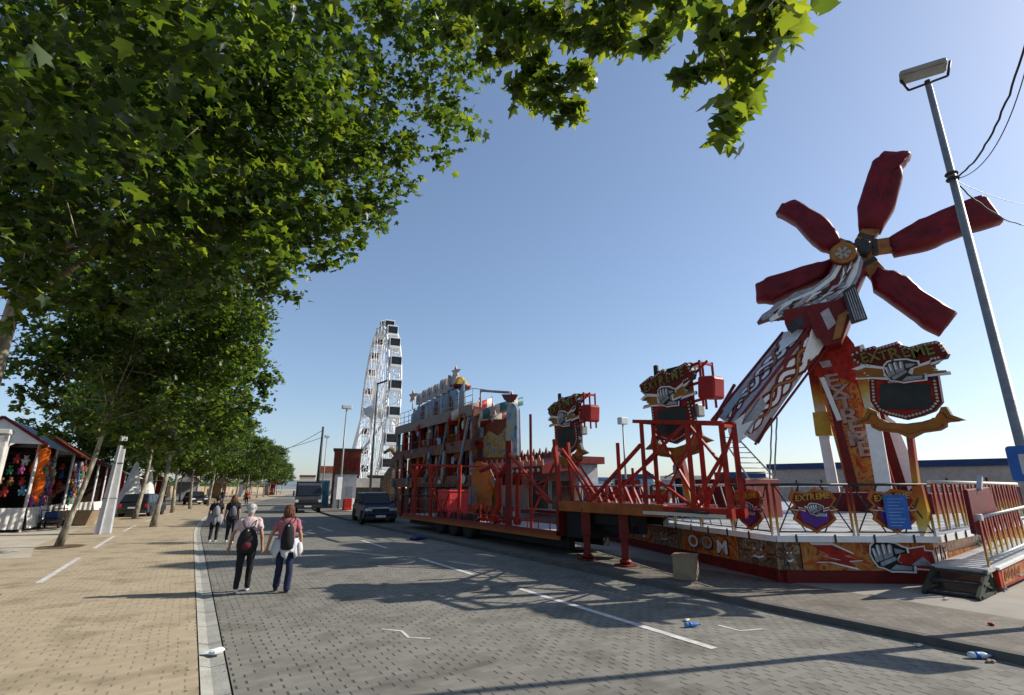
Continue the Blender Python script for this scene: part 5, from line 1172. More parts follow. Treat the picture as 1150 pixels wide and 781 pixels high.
for k, (lb, e, s, r) in enumerate([('black twisted cable rising from the lamp post to the top right corner', atd(1165, -10, 8.2), .45, .014), ('thin black cable hanging beside the twisted cable up to the top right corner', atd(1170, -5, 8.0), .60, .007), ('black cable leading right from the lamp post, lower of the two', atd(1180, 238, 15), .55, .012), ('thin pale wire leading right from the lamp post, upper of the two', atd(1180, 232, 15), .15, .006)]):
    m = MB(); m.path(sag(kz, e, s, 26, wob_=.012 if r > .010 else 0), r, 6); tag(m.build('overhead_cable', DARK if k < 3 else LGREY), lb, 'cable')
# blue sign on the pole, facing along the road
sgn = thing('parking_sign', 'blue rectangular road sign with white panel on the lamp post', 'road sign', (10.45, 2.6, 1.9)); 
sg = facing(bs+Vector((-.17, .0, 0)), (-.90, -.43, 0)); P = [(1127, 503), (1170, 494), (1172, 548), (1131, 541)]
a0, b0 = sg.px(1128, 503); a1, b1 = sg.px(1131, 541)
w_, z0_, z1_ = 1.1, b1, b0
cxn = a0+w_/2
def rrect(x0, x1, y0, y1, r):
    return [(x+r*math.cos(t), y+r*math.sin(t)) for x, y, t0 in ((x1-r, y0+r, -PI/2), (x1-r, y1-r, 0), (x0+r, y1-r, PI/2), (x0+r, y0+r, PI)) for t in np.linspace(t0, t0+PI/2, 5)]
m = MB(); m.prism(rrect(a0, a0+w_, z0_, z1_+.02, .05), sg, 0, .02, 0, side=2); m.flat(rrect(a0+.12, a0+w_-.12, z0_+.10, z1_-.10, .01), sg, .024, 1)
m.build('board', [BLUE, mat('sign_grey', (.5, .5, .52), .5), GREYM], sgn)
m = MB(); m.bar(sg.p(a0+.2, (z0_+z1_)/2+.12, -.01), sg.p(a0+w_, (z0_+z1_)/2+.12, -.03), .03, .03); m.build('bracket', GREYM, sgn)
# other lamp posts
def post(name, label, x, y, h, r, head):
    t = thing(name, label, 'lamp post' if name == 'lamp_post' else 'pole', (x, y, .0)); m = MB(); m.path([(x, y, 0), (x, y, h)], [r*1.4, r*.7], 10); m.build('pole', GREYM if name == 'lamp_post' else DARK, t)
    if head: m = MB(); m.bx(x-head[0], x+head[0], y-.25, y+.25, h-.1, h+head[1]); m.build('floodlight', LGREY, t, bevel=.04)
    return t
q = atd(380, 570, 52); p1 = post('lamp_post', 'slender grey lamp post beside the grey kiosk left of the big wheel', q.x, q.y, 9.4, .09, (.45, .25))
m = MB(); m.bx(q.x-.35, q.x+.1, q.y-.25, q.y-.05, .9, 2.9); tag(m.build('notice_board', WHITE, bevel=.01), 'white upright notice board tied to the slender lamp post', 'sign')
q = atd(703, 540, 42); post('lamp_post', 'distant pale lamp post standing between two shield signs', q.x, q.y, 6.9, .08, (.35, .45))
q = atd(354, 572, 62); post('utility_pole', 'dark wooden utility pole beside the white van', q.x, q.y, 8.6, .16, None); up_ = Vector((q.x, q.y, 8.2))
q = atd(360, 570, 70); post('lamp_post', 'thin far lamp post just right of the dark utility pole', q.x, q.y, 8.2, .07, (.3, .2))
q = atd(415, 560, 55); tmast = post('utility_pole', 'thin dark mast standing in front of the big wheel', q.x, q.y, 12.6, .10, None)
m = MB(); m.bar((q.x, q.y, 12.5), (q.x+.9, q.y-.3, 12.9), .25, .15); m.build('arm', DARK, tmast)
for k, (zz, s) in enumerate(((8.2, 1.4), (7.4, 1.0))):
    m = MB(); e = atd(250, 500-10*k+18, 110); m.path(sag(up_-Vector((0, 0, 8.2-zz)), e, s, 12), .03, 5); tag(m.build('overhead_cable', DARK), ['overhead wire running left from the utility pole, upper one', 'overhead wire running left from the utility pole, lower one'][k], 'cable')
# ================================================================== big wheel
hubc = Vector(tuple(atd(424, 463, 90))); RW = 14.7
ta = R(8.8); vw = Vector((.285, .958, 0)).normalized(); rt = Vector((.958, -.285, 0))
tdir = (-vw*math.cos(ta) + rt*math.sin(ta)).normalized(); axis = tdir.cross(Vector((0, 0, 1))).normalized()
fw = thing('ferris_wheel', 'tall white big wheel with dark glazed cabins, seen almost edge-on', 'ferris wheel', (hubc.x, hubc.y, .09))
NC = 24
WW = mat('wheel_white', (.78, .78, .78), .45, var=.05)
def wp(a, r, c): return hubc + (tdir*math.cos(a) + Vector((0, 0, 1))*math.sin(a))*r + axis*c
for c in (-.9, .9):
    m = MB(); m.path([wp(2*PI*k/72, RW, c) for k in range(73)], .14, 6); m.build('rim', WW, fw)
    m = MB(); m.path([wp(2*PI*k/72, RW-1.5, c) for k in range(73)], .11, 6)
    for k in range(48): m.tube(wp(2*PI*k/48, RW, c), wp(2*PI*(k+.5)/48, RW-1.5, c), .06, 5); m.tube(wp(2*PI*(k+1)/48, RW, c), wp(2*PI*(k+.5)/48, RW-1.5, c), .06, 5)
    m.build('inner_rim', WW, fw)
    m = MB()
    for k in range(NC):
        a = 2*PI*k/NC; m.tube(wp(a, 1.0, c*.9), wp(a, RW, c), .06, 5)
        m.tube(wp(a, RW*.35, c*.9), wp(a+2*PI/NC, RW*.35, c*.9), .05, 5); m.tube(wp(a, RW*.66, c*.95), wp(a+2*PI/NC, RW*.66, c*.95), .05, 5)
    m.build('spokes', WW, fw)
m = MB()
for k in range(48): a = 2*PI*k/48; m = MB(); m.path([wp(a+2*PI/48, RW-1.5, .9), wp(a, RW-1.5, -.9), wp(a, RW, -.9), wp(a, RW, .9)], .05, 5); m.build('cross_tie', WW, fw)
m = MB(); m.lathe([(.3, -2.4), (1.1, -1.2), (1.1, 1.2), (.3, 2.4)], hubc, 20, 0, axis=axis); m.build('hub', LGREY, fw)
for s in (-1, 1):
    for d in (-1, 1):
        m = MB(); top = hubc + axis*2.3*s; bot = Vector((hubc.x, hubc.y, .1)) + tdir*7.5*d + axis*4.2*s; m.bar(top, bot, .55, .45, up=axis); m.build('support_leg', WW, fw)
m = MB(); m.bar(hubc+axis*-2.3, Vector((hubc.x, hubc.y, 0))-rt*7+Vector((0, 0, .5)), .4, .4, up=(0, 0, 1)); m.build('stay_beam', LGREY, fw)
m = MB(); fr_ = Matrix(((tdir.x, axis.x, 0, hubc.x), (tdir.y, axis.y, 0, hubc.y), (0, 0, 1, 0), (0, 0, 0, 1))); m.bx(-9, 9, -4.4, 4.4, .1, 1.3, M=fr_); m.build('base', LGREY, fw)
cab0 = None
for k in range(NC):
    a = 2*PI*(k+.5)/NC; c = wp(a, RW+.15, 0)
    cb = bpy.data.objects.new('cabin', None) if False else None
    m = MB(); MM = Matrix(((tdir.x, axis.x, 0, c.x), (tdir.y, axis.y, 0, c.y), (0, 0, 1, c.z), (0, 0, 0, 1))) @ Matrix.Scale(.86, 4)
    if cab0 is None:
        for z0, z1, e in ((-1.05, -.62, 0), (.72, .95, 0)): m.bx(-1.0+e, 1.0-e, -.95, .95, z0, z1)
        for sx in (-1, 1):
            for sy in (-1, 1): m.bx(sx*.97-.05, sx*.97+.05, sy*.92-.05, sy*.92+.05, -.7, .8)
        for s in (-1, 1): m.bar((0, s*1.02, 0.9), (0, s*1.02, -.2), .12, .08)
        o = m.build('cabin', WW, None, bevel=.04); mg = MB(); mg.bx(-.94, .94, -.90, .90, -.62, .72); g_ = mg.build('cabin_glass', GLASS, o, local=True, bevel=.08)
        m2 = MB(); m2.bx(-.96, .96, -.92, .92, -.10, .02); m2.build('cabin_band', DARK, o, local=True)
        cab0 = o
    else: o = copy_tree(cab0)
    o.parent = fw; o.matrix_basis = wmat(fw).inverted() @ MM
# ================================================================== vehicles
def car(name, label, cat, loc, rz, L_, Wd, Ht, paint, style='suv', group=None):
    t = thing(name, label, cat, loc, rz, group); hl = L_/2; hw = Wd/2; wr = Ht*.205; zb = Ht*.17; belt = Ht*.60
    # local: front toward -Y
    if style == 'suv': prof = [(-hl, zb+.05), (-hl-.03, Ht*.33), (-hl+.05, belt-.12), (-hl+.18, belt-.05), (-hl+L_*.27, belt+.02), (hl-.02, belt+.03), (hl+.02, Ht*.4), (hl-.02, zb+.05)]
    cab = [(-hl+L_*.27, belt), (-hl+L_*.40, Ht-.04), (-hl+L_*.52, Ht), (hl-L_*.10, Ht-.02), (hl-.05, belt)]
    def loft(prof, w0, w1, zr0, zr1):
        vs = []; n = len(prof)
        for s in (-1, 1):
            for y, z in prof:
                k = max(0, min(1, (z-zr0)/(zr1-zr0))); vs.append((s*(w0+(w1-w0)*k), y, z))
        return vs, [list(range(n))[::-1], list(range(n, 2*n))] + [(k, n+k, n+(k+1) % n, (k+1) % n)[::-1] for k in range(n)]
    m = MB(); v, f = loft([(-hl, zb), (-hl-.03, Ht*.33), (-hl+.05, belt-.14), (-hl+.2, belt-.05), (-hl+L_*.27, belt+.02), (hl-.02, belt+.03), (hl+.02, Ht*.4), (hl-.02, zb)], hw, hw-.06, belt-.2, belt); m.add(v, f); b = m.build('body', paint, t, local=True, bevel=.06)
    m = MB(); v, f = loft(cab, hw-.05, hw-.22, belt, Ht); m.add(v, f); m.build('cabin', paint, t, local=True, bevel=.05)
    # glass, 4 mm proud of the cabin faces
    def quad(P, out, nm, mt):
        m = MB(); m.add([Vector(p)+Vector(out)*.012 for p in P], [(0, 1, 2, 3), (3, 2, 1, 0)]); return m.build(nm, mt, t, local=True)
    m = MB(); y0, y1 = -hl+L_*.28, -hl+L_*.39; m.bar((0, y0-.01, belt+.06), (0, y1-.03, Ht-.09), Wd-.32, .03, up=(0, -1, .8)); m.build('windscreen', GLASS, t, local=True)
    m = MB(); m.bar((0, hl-.045, belt+.08), (0, hl-L_*.095, Ht-.10), Wd-.36, .03, up=(0, 1, .3)); m.build('rear_window', GLASS, t, local=True)
    for s in (-1, 1):
        for (a0, a1, b0, b1) in ((L_*.33, L_*.54, L_*.415, L_*.54), (L_*.56, L_*.74, L_*.56, L_*.74), (L_*.76, L_*.95, L_*.76, L_*.89)):
            zl, zh = belt+.07, Ht-.12; xl, xh = hw-.05-.17*(.07)/(Ht-belt)+.012, hw-.22+.17*.12/(Ht-belt)+.012
            m = MB(); P = [(s*xl, -hl+a0, zl), (s*xl, -hl+a1, zl), (s*xh, -hl+b1, zh), (s*xh, -hl+b0, zh)]
            Q_ = [(x-s*.03, y, z) for x, y, z in P]; m.add(P+Q_, [(0, 1, 2, 3), (7, 6, 5, 4), (0, 4, 5, 1), (1, 5, 6, 2), (2, 6, 7, 3), (3, 7, 4, 0)]); m.build('side_window', GLASS, t, local=True)
        m = MB(); m.bx(s*(hw+.02)-.09, s*(hw+.02)+.09, -hl+L_*.31, -hl+L_*.31+.1, belt+.05, belt+.21); m.build('mirror', paint, t, local=True, bevel=.03)
        m = MB(); m.bx(s*(hw-.24)-.19, s*(hw-.24)+.19, -hl-.04, -hl+.1, belt-.30, belt-.16); m.build('headlight', mat('lamp_lens', (.75, .78, .8), .1, bump=0), t, local=True, bevel=.02)
        m = MB(); m.bx(s*(hw-.13)-.10, s*(hw-.13)+.10, hl-.05, hl+.03, belt-.30, belt-.06); m.build('tail_light', mat('tail_lens', (.45, .02, .02), .2, bump=0), t, local=True, bevel=.02)
        for y in (-hl+L_*.19, hl-L_*.19):
            a, q = wheel_mb((s*(hw-.11), y, wr), (s, 0, 0), wr, .22, 18); w = a.build('wheel', BLACK, t, local=True); q.build('rim', LGREY, w, local=True)
            m = MB(); m.lathe([(wr*1.14, -.02), (wr*1.14, .02)], (s*(hw-.0), y, wr), 18, axis=(s, 0, 0)); m.build('wheel_arch', BLACK, t, local=True)
    m = MB(); m.bx(-hw+.1, hw-.1, -hl-.08, -hl+.05, zb-.02, Ht*.27); m.build('bumper', DARK, t, local=True, bevel=.04)
    m = MB(); m.bx(-hw+.1, hw-.1, hl-.05, hl+.08, zb-.02, Ht*.28); m.build('bumper', DARK, t, local=True, bevel=.04)
    m = MB(); m.bx(-.42, .42, -hl-.055, -hl, belt-.36, belt-.16); m.build('grille', DARK, t, local=True)
    for y in (-hl-.10, hl+.05):
        m = MB(); m.bx(-.26, .26, y-.0, y+.05, Ht*.22 if y < 0 else Ht*.36, Ht*.22+.11 if y < 0 else Ht*.36+.11); m.build('number_plate', WHITE, t, local=True)
    return t
cs_ = car('parked_car', 'dark blue off-road car facing the camera beside the funhouse', 'car', (9.15, 30.6, .02), R(-6), 4.2, 1.78, 1.66, mat('dark_blue_car_paint', (.008, .012, .035), .3, .1, bump=0, spec=.4))
m = MB(); m.path([(.7*x, -2.32+.02*abs(x), z) for x, z in ((-1, .45), (-1, .85), (1, .85), (1, .45))], .035, 6); m.build('bull_bar', CHROME, cs_, local=True)
car('parked_car', 'dark estate car with red tail lights parked under the trees', 'car', (-2.75, 46.5, .03), R(168), 4.4, 1.8, 1.5, mat('dark_grey_car_paint', (.02, .025, .035), .22, .2, bump=0, spec=.6))
car('parked_car', 'small dark car half hidden behind the two distant walkers', 'car', (.6, 74, .03), R(12), 4.2, 1.75, 1.5, mat('black_car_paint', (.015, .015, .018), .22, .2, bump=0, spec=.6))
# light van / truck facing camera
vn = thing('delivery_van', 'grey box van with dark windscreen facing the camera on the road', 'van', (8.55, 47.5, 0), R(-9))
VP = mat('silver_van_paint', (.05, .052, .06), .4, .1, bump=0)
m = MB(); v = []; pr = [(-2.6, .45), (-2.65, .95), (-2.5, 1.25), (-2.0, 2.15), (-1.6, 2.3), (-.6, 2.3), (-.6, .45)]; n = len(pr)
for s in (-1, 1): v += [(s*(1.0 if z < 1.4 else .92), y, z) for y, z in pr]
m.add(v, [list(range(n))[::-1], list(range(n, 2*n))] + [(k, n+k, n+(k+1) % n, (k+1) % n)[::-1] for k in range(n)]); m.build('cab', VP, vn, local=True, bevel=.05)
m = MB(); m.bar((0, -2.49, 1.32), (0, -2.05, 2.10), 1.72, .05, up=(0, -1, .5)); m.build('windscreen', GLASS, vn, local=True)
m = MB(); m.bx(-1.0, 1.0, -.55, 3.4, .7, 2.45); m.build('cargo_box', DARK, vn, local=True, bevel=.03)
m = MB(); m.bx(-.75, .75, -2.70, -2.6, .78, 1.02); m.build('grille', DARK, vn, local=True)
m = MB(); m.bx(-1.0, 1.0, -2.75, -2.5, .38, .62); m.build('bumper', DARK, vn, local=True, bevel=.03)
m = MB(); m.bx(-.26, .26, -2.77, -2.74, .45, .56); m.build('number_plate', WHITE, vn, local=True)
for s in (-1, 1):
    m = MB(); m.bx(s*.85-.12, s*.85+.12, -2.70, -2.55, .82, 1.02); m.build('headlight', mat('lamp_lens', (.75, .78, .8), .1), vn, local=True)
    m = MB(); m.bx(s*1.14-.06, s*1.14+.06, -2.35, -2.25, 1.3, 1.7); m.build('mirror', DARK, vn, local=True)
    for y in (-1.75, 2.2):
        a, q = wheel_mb((s*.86, y, .38), (s, 0, 0), .38, .24, 16); w = a.build('wheel', BLACK, vn, local=True); q.build('rim', GREYM, w, local=True)
# ================================================================== far kiosks and buildings beside the wheel
def at_box(name, label, cat, px0, px1, D, z1, mt, depth=3, top=None, topm=None, door=False, ribs=0):
    A = atd(px0, 560, D); B = atd(px1, 560, D); fr, L_ = face_frame((A.x, A.y, 0), (B.x, B.y, 0)); fr = Fr((A.x, A.y, .08), fr.u, fr.v, fr.n)
    t = thing(name, label, cat, ((A.x+B.x)/2, (A.y+B.y)/2, .08)); m = MB(); m.prism([(0, 0), (L_, 0), (L_, z1), (0, z1)], fr, -depth, 0); m.build('body', mt, t)
    if top: m = MB(); m.prism([(-.15, z1), (L_+.15, z1), (L_+.15, z1+top), (-.15, z1+top)], fr, -depth-.15, .15); m.build('roof', topm, t)
    if door: m = MB(); m.prism([(L_*.55, .02), (L_*.85, .02), (L_*.85, 2.0), (L_*.55, 2.0)], fr, .003, .04); m.build('door', SILV, t)
    if ribs:
        m = MB()
        for k in range(ribs): m.prism([(L_*(k+.2)/ribs, .1), (L_*(k+.4)/ribs, .1), (L_*(k+.4)/ribs, z1-.1), (L_*(k+.2)/ribs, z1-.1)], fr, .002, .05)
        m.build('rib', mt, t)
    return t, fr, L_
at_box('kiosk', 'grey cabin with a door behind the slender lamp post', 'kiosk', 374, 399, 53, 3.1, LGREY, 4, .15, DARK, door=True)
t_, fr_, l_ = at_box('billboard_stand', 'dark brown boarded stall with red panels above the grey cabin', 'stall', 371, 402, 64, 6.1, BROWN, 4, .2, DARK)
m = MB()
for k in range(3): m.prism(ccw([(l_*(.45+.17*k), 3.9), (l_*(.58+.17*k), 3.9), (l_*(.58+.17*k), 5.4), (l_*(.45+.17*k), 5.2)]), fr_, .004, .05)
m.build('red_panel', DRED, t_)
at_box('storage_container', 'teal container behind the van', 'container', 357, 369, 58, 2.6, mat('teal_container', (.08, .24, .30), .5), 5, ribs=6)
at_box('awning_stall', 'low white-roofed stall left of the dark blue off-road car', 'stall', 399, 424, 56, 1.9, DARK, 4, .9, OFFW)
at_box('brick_building', 'distant building with a red tiled roof beyond the van', 'building', 357, 378, 130, 5.2, OFFW, 12, 1.6, mat('roof_tiles', (.32, .10, .06), .8))
at_box('apartment_building', 'distant pale building on the horizon above the van', 'building', 334, 352, 300, 7.5, OFFW, 20, 1.0, BROWN)
at_box('dark_trailer_cabin', 'low dark trailer cabin at the foot of the big wheel', 'cabin', 412, 444, 60, 3.0, DARK, 4, .2, DARK)
# red and white barriers
bar0 = None
for k in range(6):
    A = atd(386.5+k*2.9, 572, 48+.2*k)
    if bar0 is None:
        m = MB(); m.bx(-.11, .11, -.2, .2, 0, .95); m.bx(-.13, .13, -.28, .28, 0, .2)
        bar0 = m.build('traffic_barrier', RED, None, bevel=.03); m2 = MB(); o = bar0
    else: o = bar0.copy(); COL.objects.link(o)
    if k == 3: o.data = bar0.data.copy(); o.data.materials[0] = WHITE
    o.location = (A.x, A.y, .09); tag(o, 'white plastic barrier among the red ones by the grey cabin' if k == 3 else 'red plastic barrier in the row by the grey cabin', 'barrier', 'plastic barriers by the grey cabin')
# inflatable-looking prop near the wheel
m = MB(); c = atd(441, 560, 46); m.ball(c+Vector((0, 0, 1.2)), 1.0, 10, sc=(1, .8, 1.5)); m.ball(c+Vector((.3, 0, 3.0)), .7, 10); m.path([c+Vector((.3, 0, 3.4)), c+Vector((-.4, 0, 4.1)), c+Vector((-1.0, 0, 3.7))], [.3, .22, .12], 8)
tag(m.build('painted_figure', BEAST), 'tall brown fairground figure between the big wheel and the funhouse', 'figure')
# ================================================================== stalls on the left
GB = mat('blue_grey_roof', (.24, .29, .38), .5, var=.15); CLOTH = mat('white_cloth', (.62, .60, .57), .85, bump=.6, bscale=6)
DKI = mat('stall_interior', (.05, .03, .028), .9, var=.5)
def stall(label, x0, x1, y0, y1, he, hp, roofm, gabm, wallm, cloth=True):
    t = thing('market_stall', label, 'stall', ((x0+x1)/2, (y0+y1)/2, .03), 0, 'open fairground stalls on the left'); xm = (x0+x1)/2
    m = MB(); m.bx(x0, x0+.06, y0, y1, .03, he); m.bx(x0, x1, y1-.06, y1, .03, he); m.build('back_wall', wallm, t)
    for x in (x0+.05, x1-.05):
        for y in (y0+.05, y1-.05): m = MB(); m.bar((x, y, .03), (x, y, he), .09, .09); m.build('corner_post', LGREY, t)
    m = MB(); e = .3
    for s, xa in ((-1, x0-e), (1, x1+e)):
        za = he-.1; m.add([(xa, y0-e, za), (xm, y0-e, hp), (xm, y1+e, hp), (xa, y1+e, za), (xa, y0-e, za-.05), (xm, y0-e, hp-.05), (xm, y1+e, hp-.05), (xa, y1+e, za-.05)], [(0, 1, 2, 3), (7, 6, 5, 4), (0, 4, 5, 1), (3, 2, 6, 7), (0, 3, 7, 4)])
    m.build('roof', roofm, t)
    m = MB(); m.add([(x0-.1, y0-e+.06, he-.05), (x1+.1, y0-e+.06, he-.05), (xm, y0-e+.06, hp-.08), (x0-.1, y0-e+.12, he-.05), (x1+.1, y0-e+.12, he-.05), (xm, y0-e+.12, hp-.08)], [(0, 1, 2), (5, 4, 3), (0, 3, 4, 1)]); m.build('gable', gabm, t)
    m = MB(); m.bar((x0-e, y0-e, he-.1), (xm, y0-e, hp), .05, .12); m.bar((xm, y0-e, hp), (x1+e, y0-e, he-.1), .05, .12); m.build('roof_trim', DRED, t)
    m = MB(); m.bx(x1-.6, x1, y0, y1, .95, 1.03); m.bx(x0, x1, y0, y0+.5, .95, 1.03); m.build('counter', WOOD, t)
    if cloth:
        m = MB(); n = 40; vs = []
        for i in range(n+1):
            y = y0+(y1-y0)*i/n; vs += [(x1+.03+.02*math.sin(i*2.3), y, 1.05), (x1+.12+.07*math.sin(i*1.7+1), y, .15)]
        m.add(vs, [(2*i, 2*i+1, 2*i+3, 2*i+2) for i in range(n)], 0, True); vs = []
        for i in range(n+1):
            x = x0+(x1-x0)*i/n; vs += [(x, y0-.03+.02*math.sin(i*2.1), 1.05), (x, y0-.12+.07*math.sin(i*1.9), .15)]
        m.add(vs, [(2*i+2, 2*i+3, 2*i+1, 2*i) for i in range(n)], 0, True); m.build('cloth_skirt', CLOTH, t)
    return t
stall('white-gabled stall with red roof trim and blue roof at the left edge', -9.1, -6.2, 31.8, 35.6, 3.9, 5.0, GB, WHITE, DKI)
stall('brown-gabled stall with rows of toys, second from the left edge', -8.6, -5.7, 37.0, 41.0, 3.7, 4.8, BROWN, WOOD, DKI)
stall('dark stall with white cloth, behind the tilted grey pillar', -8.2, -5.2, 42.5, 46.5, 3.4, 4.3, DARK, DARK, DKI)  # roof, gable and walls all have dark colours
stall('stall with red back wall under the trees, beyond the dark one', -8.0, -5.0, 52, 57, 3.2, 4.0, GB, DRED, RED)
stall('far stall with pale roof deep under the tree row', -7.6, -4.8, 63, 69, 3.0, 3.8, OFFW, WOOD, RED)
m = MB(); m.bx(-7.55, -6.9, 29.6, 30.2, .03, 4.1); m.bx(-7.6, -6.85, 29.55, 30.25, 4.1, 4.3); pl_ = m.build('stall_pillar', mat('dirty_white', (.52, .51, .49), .8, var=.25, bump=.4), bevel=.03); tag(pl_, 'wide white pillar cut by the left edge beside the gabled stall', 'pillar')
# garland and toys
m = MB(); pts = [(-6.15+.1*math.sin(i*.8), 31.9+.1*i/2, 3.7-.16*i) for i in range(16)]; m.path(pts, [.2+.06*random.random() for _ in pts], 9)
for p in pts:
    for k in range(10): d = Vector((random.gauss(0, 1), random.gauss(0, 1), random.gauss(0, 1))).normalized()*.3; m.tube(p, Vector(p)+d, .05, 4, .005)
tag(m.build('feather_garland', mat('orange_feathers', (.62, .12, .01), .8, bump=.6)), 'fluffy orange feather garland hanging at the corner of the gabled stall', 'garland')
cols = [(.30, .03, .03), (.32, .21, .03), (.03, .08, .27), (.40, .37, .34), (.03, .16, .07), (.28, .06, .18), (.10, .22, .32), (.20, .10, .04)]
toym = []
for i, c in enumerate(cols):
    m = MB(); m.ball((0, 0, 0), .12, 8, sc=(1, 1, 1.15)); m.ball((0, 0, .18), .085, 8)
    for s in (-1, 1): m.ball((s*.07, 0, .26), .035, 6); m.ball((s*.12, -.02, .03), .05, 6, sc=(1, 1, 1.6)); m.ball((s*.07, -.03, -.14), .055, 6, sc=(1, 1.2, 1.4))
    o = m.build('plush_toy', mat('plush_%s' % ['red', 'yellow', 'blue', 'white', 'green', 'pink', 'cyan', 'brown'][i], c, .9, bump=.3)); toym.append(o)
cn = ['red', 'yellow', 'blue', 'white', 'green', 'pink', 'pale blue', 'brown']
first = set(); 
for (xs, y0, y1, zs, wh) in ((-6.2, 32.2, 35.4, (1.3, 1.75, 2.2, 2.65, 3.1), 'white-gabled'), (-5.7, 37.3, 40.8, (1.25, 1.7, 2.15, 2.6, 3.05), 'brown-gabled')):
    for zi, z in enumerate(zs):
        for k in range(10):
            i = random.randrange(8); o = toym[i]
            if i in first: o = o.copy(); COL.objects.link(o)
            first.add(i); o.location = (xs+random.uniform(-.05, .1), y0+(y1-y0)*(k+.5)/10+random.uniform(-.1, .1), z+random.uniform(-.06, .06)); o.rotation_euler = (0, 0, random.uniform(.9, 2.2)); s = random.uniform(.7, 1.1); o.scale = (s, s, s)
            tag(o, '%s plush toy hanging in the open front of the %s stall' % (cn[i], wh), 'plush toy', 'plush toys hanging in the %s stall' % wh)
    for zi, z in enumerate(zs[1:]):
        for k in range(6):
            i = random.randrange(8); o = toym[i]
            if i in first: o = o.copy(); COL.objects.link(o)
            first.add(i); o.location = (xs-2.7+2.5*(k+.5)/6+random.uniform(-.1, .1), y0-.25+random.uniform(-.03, .03), z+random.uniform(-.08, .08)); o.rotation_euler = (0, 0, random.uniform(-.5, .5)); s = random.uniform(.7, 1.0); o.scale = (s, s, s)
            tag(o, '%s plush toy hanging under the gable of the %s stall' % (cn[i], wh), 'plush toy', 'plush toys hanging in the %s stall' % wh)
    m = MB()
    for z in zs[1:]: m.tube((xs-2.7, y0-.25, z+.34), (xs-.1, y0-.25, z+.34), .012, 5)
    for z in zs: m.tube((xs, y0, z+.34), (xs, y1, z+.34), .012, 5)
    tag(m.build('toy_rail', DARK), 'thin rails the toys hang from in the %s stall' % wh, 'rails')
for i, o in enumerate(toym):
    if i not in first: bpy.data.objects.remove(o)
# white pointed tents further on
for k, (px, D, h, r, mt) in enumerate([(143, 50, 3.6, 1.1, CLOTH), (160, 53, 3.4, .9, CLOTH)]):
    c = atd(px, 575, D); m = MB(); m.lathe([(r, .03), (r*.75, 1.2), (r*.42, 2.3), (.16, h), (.02, h+.3)], (c.x, c.y, 0), 14); tag(m.build('pointed_tent', mt), ['white pointed tent just left of the parked dark car, nearer one', 'second white pointed tent behind the leaning trunk'][k], 'tent')
# cardboard box, cart, bench-like clutter on ground in front of stalls
m = MB(); c = Vector((-4.9, 36.0, .03)); fr = Fr(c, (.9, -.3, 0), (.3, .9, 0)); P = [(-.75, -.45), (.75, -.45), (.75, .45), (-.75, .45)]; q = [(-.9, -.55), (.9, -.55), (.9, .55), (-.9, .55)]
m.add([fr.p(a*.8, b*.8, 0) for a, b in P] + [fr.p(a, b, .75) for a, b in q] + [fr.p(a*.96, b*.96, .75) for a, b in q] + [fr.p(a*.78, b*.78, .03) for a, b in P], [(0, 3, 2, 1)] + [(k, (k+1) % 4, 4+(k+1) % 4, 4+k) for k in range(4)] + [(4+k, 4+(k+1) % 4, 8+(k+1) % 4, 8+k) for k in range(4)] + [(8+k, 8+(k+1) % 4, 12+(k+1) % 4, 12+k) for k in range(4)] + [(12, 13, 14, 15)])
tag(m.build('cardboard_tub', WOOD), 'open brown cardboard tub on the ground left of the tilted pillar', 'box')
ct = thing('hand_cart', 'low dark hand cart with tubular frame before the white cloth counter', 'cart', (-5.6, 34.2, .03))
m = MB(); m.bx(-5.9, -5.3, 33.5, 35.2, .38, .46); m.path([(-5.9, 33.5, .46), (-5.9, 33.2, .9), (-5.3, 33.2, .9), (-5.3, 33.5, .46)], .025, 6); m.path([(-5.9, 35.2, .46), (-5.9, 35.5, .9), (-5.3, 35.5, .9), (-5.3, 35.2, .46)], .025, 6); m.build('frame', DARK, ct)
for y in (33.8, 34.9):
    for x, s in ((-5.95, -1), (-5.25, 1)): add_wheel((x, y, .2), (s, 0, 0), .17, .07, ct)
m = MB(); m.bx(-5.85, -5.35, 33.7, 34.6, .46, .8); m.build('covered_load', NAVY, ct, bevel=.06)
# tilted grey pillar (tapered steel post)
pb = thing('steel_pillar', 'tapered grey steel pillar standing bolt upright beside the dashed line', 'pillar', (-2.98, 29.0, .02))
m = MB(); vs = []
for z, w, d in ((0.02, .56, .30), (4.15, .24, .16)): vs += [(-2.98+sx*w*.5*1.0+z*.02, 29+sy*d, z) for sx, sy in ((-1, -1), (1, -1), (1, 1), (-1, 1))]
m.add(vs, [(0, 1, 2, 3)[::-1], (4, 5, 6, 7), (0, 1, 5, 4), (1, 2, 6, 5), (2, 3, 7, 6), (3, 0, 4, 7)]); m.build('shaft', LGREY, pb, bevel=.02)
m = MB(); vs = []
for z, w, d in ((0.02, .56, .30), (4.15, .24, .16)): vs += [(-2.98+x*w+z*.02, 29-d+y, z) for x, y in ((-.16, -.05), (-.08, -.05), (-.08, 0), (-.16, 0))]
m.add(vs, [(0, 1, 2, 3)[::-1], (4, 5, 6, 7), (0, 1, 5, 4), (1, 2, 6, 5), (2, 3, 7, 6), (3, 0, 4, 7)]); m.build('flange', WHITE, pb)
m = MB()
for z in (1.45, 2.95): m.bx(-3.02+z*.01-.22, -3.02+z*.02+.32-.03*z, 28.72-.0+z*.02, 28.76+z*.03, z, z+.04)
m.build('clamp_band', DARK, pb)
m = MB(); m.bx(-2.95, -2.85, 28.98, 29.02, 4.15, 4.45); m.build('lug', DARK, pb)

